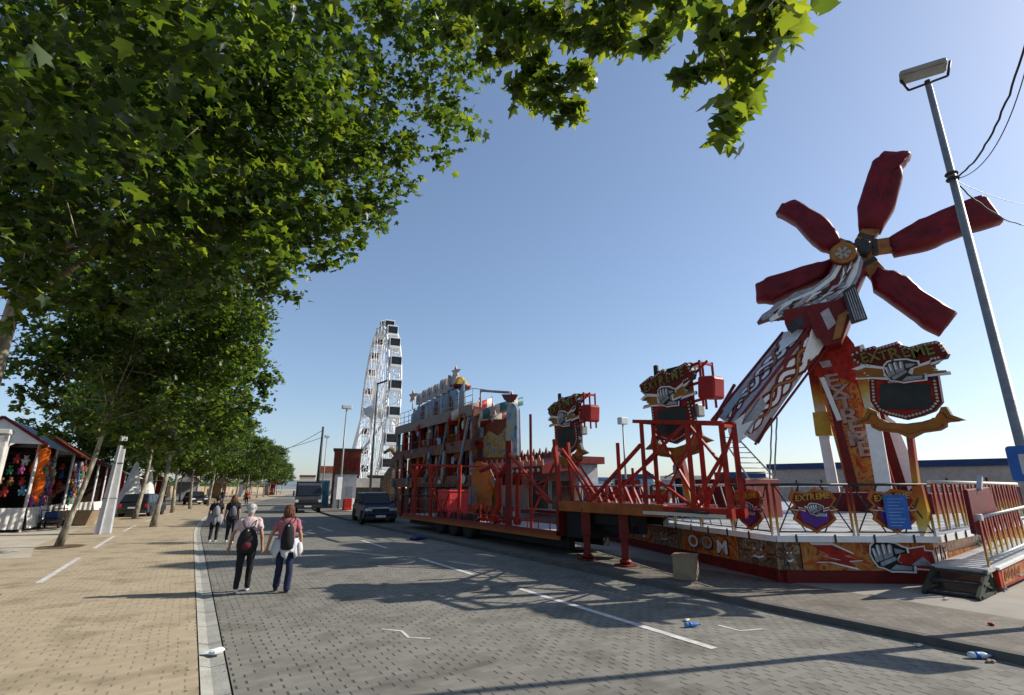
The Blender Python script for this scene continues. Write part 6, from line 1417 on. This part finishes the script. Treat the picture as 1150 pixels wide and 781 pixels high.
# further stalls, vans and fences under the far trees, and along the horizon at right
for k, (y0, x_, rm, wm_, lb) in enumerate([(78, -7, OFFW, DRED, 'far red-walled stall with pale roof behind the tree trunks'), (94, -6, GB, SILV, 'far grey-walled stall with blue roof behind the tree trunks'), (112, -4, OFFW, WOOD, 'far wooden stall with pale roof behind the tree trunks'), (134, -1, DRED, OFFW, 'far white stall with red roof behind the tree trunks'), (158, 3, GB, DRED, 'farthest stall of the left row, tiny behind the trunks')]):
    x1_ = x_+bend(y0)*.9-1.5; stall(lb, x1_-3, x1_, y0, y0+10, 2.9, 3.9, rm, wm_, wm_, cloth=False)
hg = MB(); random.seed(77)
bx_ = []
wl = thing('boundary_wall', 'long low rendered wall far behind the left row of trees', 'wall', (-24, 90, 0))
m = MB(); pts_ = [(-17, 20), (-15, 60), (-11, 90), (-2, 140), (12, 200), (34, 300)]
for i in range(len(pts_)-1):
    (xa, ya), (xb, yb) = pts_[i], pts_[i+1]; m.bar((xa, ya, 1.1), (xb, yb, 1.1), .3, 2.3)
m.build('wall', mat('ochre_render', (.33, .25, .16), .9, var=.3, scale=.4), wl)
m = MB()
for i in range(len(pts_)-1):
    (xa, ya), (xb, yb) = pts_[i], pts_[i+1]; m.bar((xa, ya, 2.3), (xb, yb, 2.3), .4, .1)
m.build('coping', CONC, wl)
def bush_row(name, label, P, n, hgt, wid, size):
    pts = []
    for _ in range(n):
        t = random.random()*(len(P)-1); i = int(t); f = t-i; x = P[i][0]+(P[i+1][0]-P[i][0])*f; y = P[i][1]+(P[i+1][1]-P[i][1])*f
        hh = hgt*(.55+.45*math.sin(x*.35+1.3*math.sin(y*.21))**2); pts.append((x+random.gauss(0, wid), y+random.gauss(0, wid), hh*random.random()**.6))
    o = leaves(name, np.array(pts), size, 'far', LEAF, None); return tag(o, label, 'trees', kind='stuff')
bush_row('far_wood', 'low dark belt of trees on the horizon behind the left stalls', [(-40, 60), (-26, 120), (0, 230), (40, 380)], 9000, 6, 4, 1.1)
bush_row('far_wood', 'low dark belt of trees on the horizon behind the rides', [(60, 260), (150, 230), (230, 150), (280, 40)], 9000, 7, 5, 1.6)
random.seed(5)
for k, (px0, px1, D, h_, mt, rf_, lb) in enumerate([(560, 640, 150, 4.2, OFFW, mat('roof_tiles', (.32, .10, .06), .8), 'distant pale building with red roof behind the ticket booth'), (690, 735, 95, 3.4, LBLUE, NAVY, 'distant blue tent roof between the two folded shield signs'), (744, 800, 110, 3.4, SILV, OFFW, 'distant grey shed seen through the red truss'), (806, 862, 80, 3.2, DARK, NAVY, 'distant dark trailer left of the long beige tent')]):
    at_box('far_building', lb, 'building', px0, px1, D, h_, mt, 8, .8, rf_, ribs=6)
# ================================================================== people
SKIN = mat('skin', (.36, .19, .12), .55, var=.08, bump=0)
def limb(mb, pts, rad, n=10, flat=1.0):
    """smooth tapered limb with rounded ends"""
    P = [Vector(p) for p in pts]; Q, Rr = [], []
    for i in range(len(P)-1):
        for j in range(4): t = j/4; Q.append(P[i].lerp(P[i+1], t)); Rr.append(rad[i]+(rad[i+1]-rad[i])*t)
    Q.append(P[-1]); Rr.append(rad[-1]); d0 = (Q[0]-Q[1]).normalized(); d1 = (Q[-1]-Q[-2]).normalized()
    Q = [Q[0]+d0*Rr[0]*.7, Q[0]+d0*Rr[0]*.4] + Q + [Q[-1]+d1*Rr[-1]*.4, Q[-1]+d1*Rr[-1]*.7]; Rr = [Rr[0]*.5, Rr[0]*.85] + Rr + [Rr[-1]*.85, Rr[-1]*.5]
    mb.path(Q, Rr, n)
def torso(mb, secs, n=16):
    """stacked elliptical sections (cx, cy, z, rx, ry)"""
    vs = [(cx+rx*math.cos(2*PI*k/n), cy+ry*math.sin(2*PI*k/n), z) for cx, cy, z, rx, ry in secs for k in range(n)]
    fs = [(i*n+k, i*n+(k+1) % n, (i+1)*n+(k+1) % n, (i+1)*n+k) for i in range(len(secs)-1) for k in range(n)]
    fs += [list(range(n))[::-1], [(len(secs)-1)*n+k for k in range(n)]]; mb.add(vs, fs, 0, True)
def fuse(mb, name, mt, parent, vox=.009, smooth=4):
    if name in ('top', 'trousers'):   # soft creases
        n_ = len(mb.v); ph = random.uniform(0, 6)
        mb.v = [v + Vector((.006*math.sin(v.z*46+v.y*20+ph), .007*math.sin(v.z*38+v.x*33+ph), 0)) for v in mb.v]
    o = mb.build(name, mt, None, local=True); r = o.modifiers.new('r', 'REMESH'); r.mode = 'VOXEL'; r.voxel_size = vox; r.use_smooth_shade = True
    s = o.modifiers.new('s', 'SMOOTH'); s.iterations = smooth; s.factor = .5
    dg = bpy.context.evaluated_depsgraph_get(); me = bpy.data.meshes.new_from_object(o.evaluated_get(dg)); me.name = name
    old = o.data; o.modifiers.clear(); o.data = me; bpy.data.meshes.remove(old); o.name = name; o.parent = parent
    me.polygons.foreach_set('use_smooth', [True]*len(me.polygons)); me.materials.clear(); me.materials.append(mt); return o
def hand(mb, w, d, side, r=.008):
    """palm and five curled fingers hanging from wrist w along d"""
    w = Vector(w); d = Vector(d).normalized(); f = Vector((0, 1, 0)); f = (f-d*f.dot(d)).normalized(); inn = Vector((-side, 0, 0))
    limb(mb, [w, w+d*.045, w+d*.09], [.024, .032, .030], 8)
    for k, (o, l) in enumerate(((.027, .062), (.009, .072), (-.009, .067), (-.026, .052))):
        a = w+d*.085+f*o; b = a+d*l*.45+inn*.008; c = b+d*l*.35+inn*.022; e = c+d*l*.15+inn*.022; limb(mb, [a, b, c, e], [.0095, .009, .008, .007], 6)
    a = w+d*.03+f*.028; limb(mb, [a, a+f*.03+d*.028+inn*.01, a+f*.036+d*.055+inn*.02], [.012, .0105, .009], 6)
def person(label, loc, rz, h, pose, top, bottom, hair, hairc, female=True, shoes=WHITE, topm=None, sleeve=.55, longhair=False, hips=.175, outer=None):
    """walks toward +Y; pose: joints in units of height"""
    t = thing('person', label, 'person', loc, rz, 'people walking down the road'); k = h/1.65; sc = lambda p: tuple(c*k for c in p)
    J = dict(pose)
    b = MB(); P = lambda *n: [sc(J[x]) for x in n]; rs = lambda *r: [x*k for x in r]
    # legs
    for s in 'LR':
        limb(b, P('hip'+s, 'knee'+s, 'ank'+s), rs(.078, .052, .036)); a = Vector(J['ank'+s]); toe = Vector(J['toe'+s])
        limb(b, [sc(a), sc(a.lerp(toe, .5)+Vector((0, 0, -.02))), sc(toe)], rs(.036, .034, .024), 8)
        limb(b, P('sh'+s, 'elb'+s, 'wr'+s), rs(.046, .036, .024)); hand(b, sc(J['wr'+s]), Vector(J['wr'+s])-Vector(J['elb'+s]), 1 if s == 'R' else -1)
    cx, cy = J['pel'][0], J['pel'][1]; nx, ny = J['neck'][0], J['neck'][1]; lean = (ny-cy, nx-cx); zt = J['neck'][2]
    T = [(.0, .82, .15, .11), (.12, .90, hips, .125), (.3, .98, .155, .11), (.5, 1.08, .135, .10), (.7, 1.20, .15, .112), (.9, 1.30, .165, .105), (1, 1.37, .13, .08), (1.05, 1.40, .06, .06)]
    torso(b, [tuple(x*k for x in (cx+lean[1]*q, cy+lean[0]*q, z, rx, ry)) for q, z, rx, ry in T])
    H_ = Vector(J['head']); limb(b, [sc((nx, ny, 1.36)), sc(H_-Vector((0, 0, .09)))], rs(.052, .048))
    torso(b, [tuple(x*k for x in (H_.x, H_.y+dy, H_.z+z, rx, ry)) for z, rx, ry, dy in ((-.115, .03, .035, .035), (-.10, .05, .06, .025), (-.05, .066, .085, .01), (0, .074, .094, 0), (.05, .073, .092, -.005), (.09, .055, .07, -.008), (.11, .025, .03, -.01))])
    b.ball(sc(H_+Vector((0, .098, -.02))), .017*k, 6, sc=(.8, 1.1, 1.4)); limb(b, [sc(H_+Vector((-.02, .082, -.062))), sc(H_+Vector((.02, .082, -.062)))], rs(.008, .008), 6)
    for s in (-1, 1): b.ball(sc(H_+Vector((s*.076, -.005, -.01))), .022*k, 6, sc=(.45, .8, 1.3)); b.ball(sc(H_+Vector((s*.03, .08, .012))), .012*k, 6)
    body = fuse(b, 'body', SKIN, t, .0085, 3)
    e = MB()
    for s in (-1, 1): e.ball(sc(H_+Vector((s*.03, .09, .010))), .009*k, 6)
    e.build('eyes', DARK, body, local=True)
    # trousers
    b = MB()
    for s in 'LR': limb(b, P('hip'+s, 'knee'+s, 'ank'+s), rs(*[.092, .068, bottom[1]]), 12)
    torso(b, [tuple(x*k for x in (cx+lean[1]*q, cy+lean[0]*q, z, rx+.014, ry+.014)) for q, z, rx, ry in T[:4]])
    fuse(b, 'trousers', bottom[0], t, .012, 4)
    # top
    b = MB(); loose = .026
    TT = [(q, z, rx+loose, ry+loose) for q, z, rx, ry in ([(0, top[1], hips+.01, .125)] if top[1] < .95 else []) + [x for x in T if x[1] > top[1]+.02]]
    torso(b, [tuple(x*k for x in (cx+lean[1]*q, cy+lean[0]*q, z, rx, ry)) for q, z, rx, ry in TT])
    for s in 'LR':
        A, B = Vector(J['sh'+s]), Vector(J['elb'+s]); limb(b, [sc(A+Vector((-.03 if s == 'R' else .03, 0, .012))), sc(A), sc(A.lerp(B, sleeve))], rs(.062, .064, .062), 12)
    fuse(b, 'top', top[0], t, .012, 3)
    # shoes
    for s in 'LR':
        a = Vector(J['ank'+s]); toe = Vector(J['toe'+s]); b = MB(); d = (toe-a); limb(b, [sc(a+Vector((0, 0, -.01))), sc(a.lerp(toe, .45)+Vector((0, 0, -.028))), sc(toe)], rs(.046, .045, .034), 10); limb(b, [sc(a+Vector((0, -.01, -.045))), sc(toe+Vector((0, 0, -.012)))], rs(.036, .036), 8)
        fuse(b, 'shoe', shoes, t, .01, 2)
    # hair
    b = MB(); b.ball(sc(H_+Vector((0, -.018, .025))), .098*k, 14, sc=(.92, 1.08, 1.0))
    if hair == 'short': b.ball(sc(H_+Vector((0, -.05, -.035))), .07*k, 10)
    if hair in ('bob', 'long'):
        for q in range(9):
            a = PI*1.0+PI*q/8; x = .066*math.cos(a); y = -.02+.07*math.sin(a); L_ = .10 if hair == 'bob' else .26; limb(b, [sc(H_+Vector((x, y, .03))), sc(H_+Vector((x*1.25, y*1.15, -.06))), sc(H_+Vector((x*1.3+random.uniform(-.01, .01), y*1.1, -.02-L_)))], rs(.034, .036, .020), 8)
    if hair == 'bun': b.ball(sc(H_+Vector((0, -.07, .09))), .045*k, 8)
    for q in range(14 if hair in ('short', 'bun') else 60):   # loose strands
        a = random.uniform(0, 2*PI); e_ = random.uniform(.1, 1.0); r0 = .092
        p0 = H_+Vector((r0*math.cos(a)*math.cos(e_), -.018+r0*1.05*math.sin(a)*math.cos(e_), .025+r0*math.sin(e_))); dn = {'short': .035, 'bun': .03, 'bob': .12, 'long': .24}[hair]*random.uniform(.5, 1.1)
        p1 = p0+Vector((random.gauss(.012*math.cos(a), .012), random.gauss(.012*math.sin(a), .012), -dn*math.cos(e_))); limb(b, [sc(p0), sc(p0.lerp(p1, .5)+Vector((.008*math.cos(a), .008*math.sin(a), 0))), sc(p1)], rs(.010, .011, .005), 5)
    # keep the face free
    b2 = MB(); b2.v = [Vector((v.x, min(v.y, (H_.y+.055)*k), v.z)) if v.z < (H_.z+.055)*k else v for v in b.v]; b2.f = b.f; b2.m = b.m; b2.sm = b.sm
    fuse(b2, 'hair', hairc, t, .007, 1)
    return t
def stride(f=.18, arm=.10, lean=0, spread=.10):
    """mid-stride pose, left foot behind; metres at 1.65 m"""
    return dict(pel=(0, 0, .9), neck=(0, .03+lean, 1.38), head=(0, .05+lean, 1.54), hipL=(-.085, 0, .86), hipR=(.085, 0, .86),
                kneeL=(-.09, -.02, .47), ankL=(-.10, -f-.05, .11), toeL=(-.105, -f+.07, .035), kneeR=(.095, f*.75, .48), ankR=(.085, f, .075), toeR=(.09, f+.16, .045),
                shL=(-.165, .02+lean, 1.325), shR=(.165, .02+lean, 1.325), elbL=(-.165-spread*.9, arm*.3, 1.06), wrL=(-.175-spread*1.1, arm*1.3, .84), elbR=(.165+spread*.6, -arm*.8, 1.06), wrR=(.17+spread*.8, -arm*.5, .83))
PINK = mat('pale_pink_cloth', (.55, .42, .42), .85, bump=.3, scale=8); MAG = mat('rose_tshirt', (.36, .13, .15), .85, bump=.4, scale=8); JEAN = mat('navy_jeans', (.02, .025, .06), .85, bump=.3); BLK = mat('black_cloth', (.018, .018, .02), .85, bump=.3); GRYC = mat('grey_cloth', (.22, .23, .26), .85, bump=.3)
HG = mat('silver_hair', (.42, .42, .40), .5, scale=20, bump=.5); HB = mat('auburn_hair', (.12, .045, .02), .45, scale=20, bump=.5); HD = mat('dark_hair', (.03, .018, .012), .4, scale=20, bump=.5)
fa = math.atan2(1.07, 11.5)
w1 = person('grey-haired walker in a pale pink top and black trousers, arms at her sides', (1.08, 11.72, 0), R(-6), 1.60, stride(.10, .06, 0, .13), (PINK, .93), (BLK, .052), 'short', HG)
w2 = person('brown-haired walker in a rose T-shirt with a white jacket tied round her waist', (1.73, 11.35, 0), R(-4), 1.58, stride(-.13, .05, 0, .15), (MAG, .93), (JEAN, .068), 'bob', HB, shoes=DARK)
w3 = person('far walker on the left in black with a grey cloth at the waist', (.93, 22.75, 0), R(-3), 1.62, stride(.10, .05, 0, .08), (BLK, .90), (BLK, .05), 'bun', HD)
w4 = person('far walker on the right in black with loose brown hair and dark bag', (1.43, 22.1, 0), R(-3), 1.66, stride(-.14, .06, 0, .07), (BLK, .80), (BLK, .05), 'long', HB)
def worldof(t, x, y, z): return t.matrix_basis @ Vector((x, y, z))
def backpack(owner, label, k, cols_, w=.30, h=.40, z=1.05, name='backpack'):
    t = thing(name, label, 'backpack', tuple(worldof(owner, 0, -.2*k, z*k-.2)), owner.rotation_euler.z)
    O = Matrix.Translation((0, -.0, .2))
    m = MB(); v = []; n = 14
    for zz, rx, ry in ((-.22, .07, .03), (-.20, w*.46, .075), (-.08, w*.52, .095), (.04, w*.46, .09), (.13, w*.36, .07), (.19, w*.2, .045), (.215, .03, .02)):
        v += [(rx*math.cos(2*PI*q/n), .0+ry*math.sin(2*PI*q/n), zz*h/.4+.2) for q in range(n)]
    m.add(v, [(i*n+q, i*n+(q+1) % n, (i+1)*n+(q+1) % n, (i+1)*n+q) for i in range(6) for q in range(n)] + [list(range(n))[::-1], [6*n+q for q in range(n)]], 0, True); m.build('bag', cols_[0], t, local=True)
    for s in (-1, 1):
        m = MB(); m.path([(s*.06, .03, .2+.20*h/.4), (s*.10, .06, .2+.27), (s*.11, .10, .2+.34), (s*.12, .17, .2+.345), (s*.125, .25, .2+.26), (s*.12, .29, .12), (s*.12, .26, 0)], .011, 6); m.build('strap', cols_[1], t, local=True)
    if len(cols_) > 2: m = MB(); m.ball((.0, -.065, .10), .10, 10, sc=(1.0, .5, .8)); m.build('pocket', cols_[2], t, local=True)
    m = MB(); m.ball((-.01, -.05, .2+.16*h/.4), .016, 6); m.build('buckle', WHITE, t, local=True)
    return t
backpack(w1, "black and dark red backpack on the grey-haired walker's back", .97, (BLK, BLK, mat('maroon_cloth', (.12, .02, .03), .8)), w=.36, h=.42, z=.98)
backpack(w2, "slim black backpack on the rose T-shirt walker's back", .96, (BLK, BLK), w=.24, h=.46, z=1.06)
backpack(w3, 'small grey and black bag on the back of the far left walker', .98, (GRYC, BLK), w=.24, h=.34, z=1.12)
backpack(w4, 'dark bag with pale mark on the back of the far right walker', 1.0, (mat('slate_cloth', (.10, .11, .14), .8), BLK), w=.24, h=.34, z=1.10)
def waist_cloth(owner, label, k, mt, drop, hips=.21):
    m = MB(); n = 26; vs = []
    for j, (z, e) in enumerate(((1.0, 0), (.93, .02), (.80, .05), (drop, .06))):
        for i in range(n+1):
            a = PI*1.02+PI*.96*i/n-.0; jag = 0 if j < 3 else .07*math.sin(i*.9)+.03*math.sin(i*2.3)
            vs.append(((hips+e+.012*math.sin(i*2.1+j))*math.cos(a)*k, (.155+e+.012*math.sin(i*1.7))*math.sin(a)*k, (z+jag)*k))
    m.add(vs, [(j*(n+1)+i, j*(n+1)+i+1, (j+1)*(n+1)+i+1, (j+1)*(n+1)+i) for j in range(3) for i in range(n)], 0, True)
    m.path([(-hips*k, 0, 1.0*k), (-.1*k, .16*k, .97*k), (.1*k, .16*k, .97*k), (hips*k, 0, 1.0*k)], .022, 6)
    o = m.build('tied_jacket', mt, owner, local=True); s = o.modifiers.new('s', 'SOLIDIFY'); s.thickness = .012; return o
WJ = mat('white_jacket', (.52, .53, .56), .85, bump=.4)
waist_cloth(w2, '', .96, WJ, .70)
waist_cloth(w3, '', .98, GRYC, .66)
m = MB(); m.ball((.24*.96, -.10, .80*.96), .085, 10, sc=(.8, .7, 1.5)); m.build('bag_of_jacket', WJ, w2, local=True)
for (lb, c, hh, mt) in (('tiny distant pedestrian in red on the far road', (5.6, 68, 0), 1.65, RED), ('tiny distant pedestrian in black near the far trees', (3.5, 76, 0), 1.7, BLK)):
    person(lb, c, R(170), hh, stride(.12), (mt, .93), (JEAN, .05), 'short', HD)
# man standing on the platform and seated worker
mp = dict(pel=(0, 0, .9), neck=(0, .03, 1.38), head=(0, .06, 1.54), hipL=(-.09, 0, .86), hipR=(.09, 0, .86), kneeL=(-.12, .02, .47), ankL=(-.15, -.02, .075), toeL=(-.17, .12, .04), kneeR=(.12, .05, .47), ankR=(.14, .0, .075), toeR=(.17, .13, .04),
          shL=(-.19, .02, 1.335), shR=(.19, .02, 1.335), elbL=(-.38, -.06, 1.16), wrL=(-.20, .08, 1.0), elbR=(.30, .05, 1.10), wrR=(.30, .26, 1.0))
q = atd(763, 545, 19.0); 
man = person('man in a grey T-shirt and dark shorts standing on the platform, hand on hip', (q.x, q.y, DZ+.28), R(60), 1.74, mp, (GRYC, .93), (BLK, .08), 'short', HD, female=False); man['group'] = 'workers on the ride'
m = MB(); m.bx(q.x-.5, q.x+.5, q.y-.5, q.y+.5, DZ+.003, DZ+.24); tag(m.build('step_platform', DRED, bevel=.02), 'low red step under the man with his hand on his hip', 'step')
sp = dict(pel=(0, 0, .52), neck=(0, .06, .99), head=(0, .12, 1.15), hipL=(-.09, 0, .50), hipR=(.09, 0, .50), kneeL=(-.16, .42, .52), ankL=(-.14, .46, .09), toeL=(-.15, .60, .04), kneeR=(.16, .42, .52), ankR=(.12, .40, .09), toeR=(.13, .54, .04),
          shL=(-.19, .06, .94), shR=(.19, .06, .94), elbL=(-.26, .25, .74), wrL=(-.15, .42, .72), elbR=(.28, .22, .74), wrR=(.12, .40, .78))
def seated(label, loc, rz):
    t = thing('person', label, 'person', loc, rz, 'workers on the ride'); J = sp; b = MB()
    for s in 'LR':
        limb(b, [J['hip'+s], J['knee'+s], J['ank'+s]], [.085, .058, .04]); limb(b, [J['ank'+s], J['toe'+s]], [.04, .03], 8); limb(b, [J['sh'+s], J['elb'+s], J['wr'+s]], [.05, .04, .026]); hand(b, J['wr'+s], Vector(J['wr'+s])-Vector(J['elb'+s]), 1 if s == 'R' else -1)
    torso(b, [(0, 0, .42, .15, .11), (0, 0, .50, .18, .14), (0, .02, .62, .16, .12), (0, .04, .80, .17, .12), (0, .06, .93, .18, .11), (0, .06, 1.0, .09, .07)])
    H_ = Vector(J['head']); limb(b, [J['neck'], H_-Vector((0, 0, .08))], [.055, .05]); b.ball(H_, .1, 12, sc=(.8, .95, 1.15)); b.ball(H_+Vector((0, .1, -.02)), .017, 6)
    fuse(b, 'body', SKIN, t, .0095, 3)
    b = MB()
    for s in 'LR': limb(b, [J['hip'+s], J['knee'+s], J['ank'+s]], [.1, .075, .055], 12)
    torso(b, [(0, 0, .40, .165, .125), (0, 0, .50, .195, .155), (0, .02, .60, .175, .135)]); fuse(b, 'trousers', BLK, t, .012, 3)
    b = MB(); torso(b, [(0, .01, .55, .19, .15), (0, .02, .62, .185, .145), (0, .04, .80, .195, .145), (0, .06, .93, .205, .135), (0, .06, 1.0, .11, .09)])
    for s in 'LR': A, B = Vector(J['sh'+s]), Vector(J['elb'+s]); limb(b, [A, A.lerp(B, .9)], [.068, .06], 12)
    fuse(b, 'top', mat('dark_jacket', (.03, .035, .045), .8), t, .012, 3)
    b = MB(); b.ball(H_+Vector((0, -.025, .03)), .108, 12, sc=(.9, 1, 1)); fuse(b, 'hair', HD, t, .012, 2); return t
q = atd(846, 548, 21); seated('dark-clothed person sitting on the platform below the hanging cables', (q.x, q.y, DZ+.0), R(120))
m = MB(); m.bx(q.x-.3, q.x+.3, q.y-.3, q.y+.3, DZ+.003, DZ+.40); tag(m.build('equipment_case', DARK, bevel=.02), 'dark case the seated person sits on', 'case')
# ================================================================== litter
def crumple(name, label, cat, loc, s, mt, flat=.4, seed=1):
    random.seed(seed); m = MB(); n = 12; vs = []
    for i in range(7):
        t = PI*i/6
        for k in range(n): a = 2*PI*k/n; r = s*math.sin(t)*(1+.45*math.sin(3*a+seed)+random.uniform(-.25, .25)); vs.append((loc[0]+r*math.cos(a)*1.5, loc[1]+r*math.sin(a), loc[2]+s*flat*(1-math.cos(t)) + random.uniform(0, .2)*s*flat))
    m.add(vs, [(i*n+k, i*n+(k+1) % n, (i+1)*n+(k+1) % n, (i+1)*n+k) for i in range(6) for k in range(n)], 0, False); return tag(m.build(name, mt), label, cat)
crumple('crumpled_paper', 'crumpled white paper lying in the gutter', 'paper', (.50, 7.65, .0), .085, mat('paper', (.75, .75, .74), .8), .35, 5)
def bottle(label, loc, rz, c, mt, s=1):
    t = thing('plastic_bottle', label, 'bottle', loc, rz); m = MB(); m.lathe([(.028*s, 0), (.032*s, .01), (.032*s, .05*s), (.029*s, .07*s), (.032*s, .09*s), (.032*s, .15*s), (.012*s, .20*s), (.012*s, .215*s)], (0, 0, .033*s), 12, 0, axis=(1, 0, 0)); m.build('bottle_body', mt, t, local=True)
    m = MB(); m.lathe([(.014*s, .215*s), (.014*s, .235*s)], (0, 0, .033*s), 10, 0, axis=(1, 0, 0)); m.build('cap', c, t, local=True)
    m = MB(); m.lathe([(.0335*s, .055*s), (.0335*s, .10*s)], (0, 0, .033*s), 12, 0, axis=(1, 0, 0)); m.build('wrapper', c, t, local=True); return t
CLR = mat('clear_plastic', (.55, .62, .70), .1, spec=.8); 
bottle('blue-labelled plastic bottle lying on the road near the end of the white line', (6.25, 5.62, 0), R(-20), BLUE, mat('blue_plastic', (.10, .25, .60), .15), 1.0)
bottle('clear crushed plastic bottle lying at the foot of the right kerb', (7.98, 2.98, 0), R(-35), BLUE, CLR, 1.1)
crumple('plastic_bag', 'blue plastic bag on the road behind the trailer wheels', 'bag', (7.6, 19.6, 0), .20, mat('blue_plastic_bag', (.012, .03, .16), .5), .35, 9)
for k, (x, y, mt, lb) in enumerate([(9.6, 3.25, RED, 'small red scrap on the worn pavement near the right edge'), (6.55, 5.85, OFFW, 'pale scrap of paper beside the blue-labelled bottle'), (8.02, 3.5, OFFW, 'torn white wrapper in front of the crushed bottle'), (11.1, 4.3, OFFW, 'white scrap on the slab in front of the dark steps'), (8.0, 2.8, WOOD, 'brown scrap beside the crushed bottle')]):
    crumple('litter_scrap', lb, 'litter', (x, y, .0 if x < 8.2 else .096), .035, mt, .5, 20+k)
lm = MB(); random.seed(5)
for k in range(260):
    x = random.choice((random.gauss(.45, .12), random.uniform(-3, .3), random.uniform(.7, 8.1), random.gauss(8.05, .08))); y = random.uniform(3, 22); z = .024 if x < .33 else .004; a = random.uniform(0, 6); s = random.uniform(.008, .028)
    lm.add([(x+s*math.cos(a), y+s*math.sin(a), z), (x-s*.4*math.sin(a), y+s*.4*math.cos(a), z+.006), (x-s*math.cos(a), y-s*math.sin(a), z), (x+s*.4*math.sin(a), y-s*.4*math.cos(a), z+.004)], [(0, 1, 2, 3)])
tag(lm.build('leaf_litter', mat('dry_leaf', (.14, .09, .045), .9)), kind='stuff')
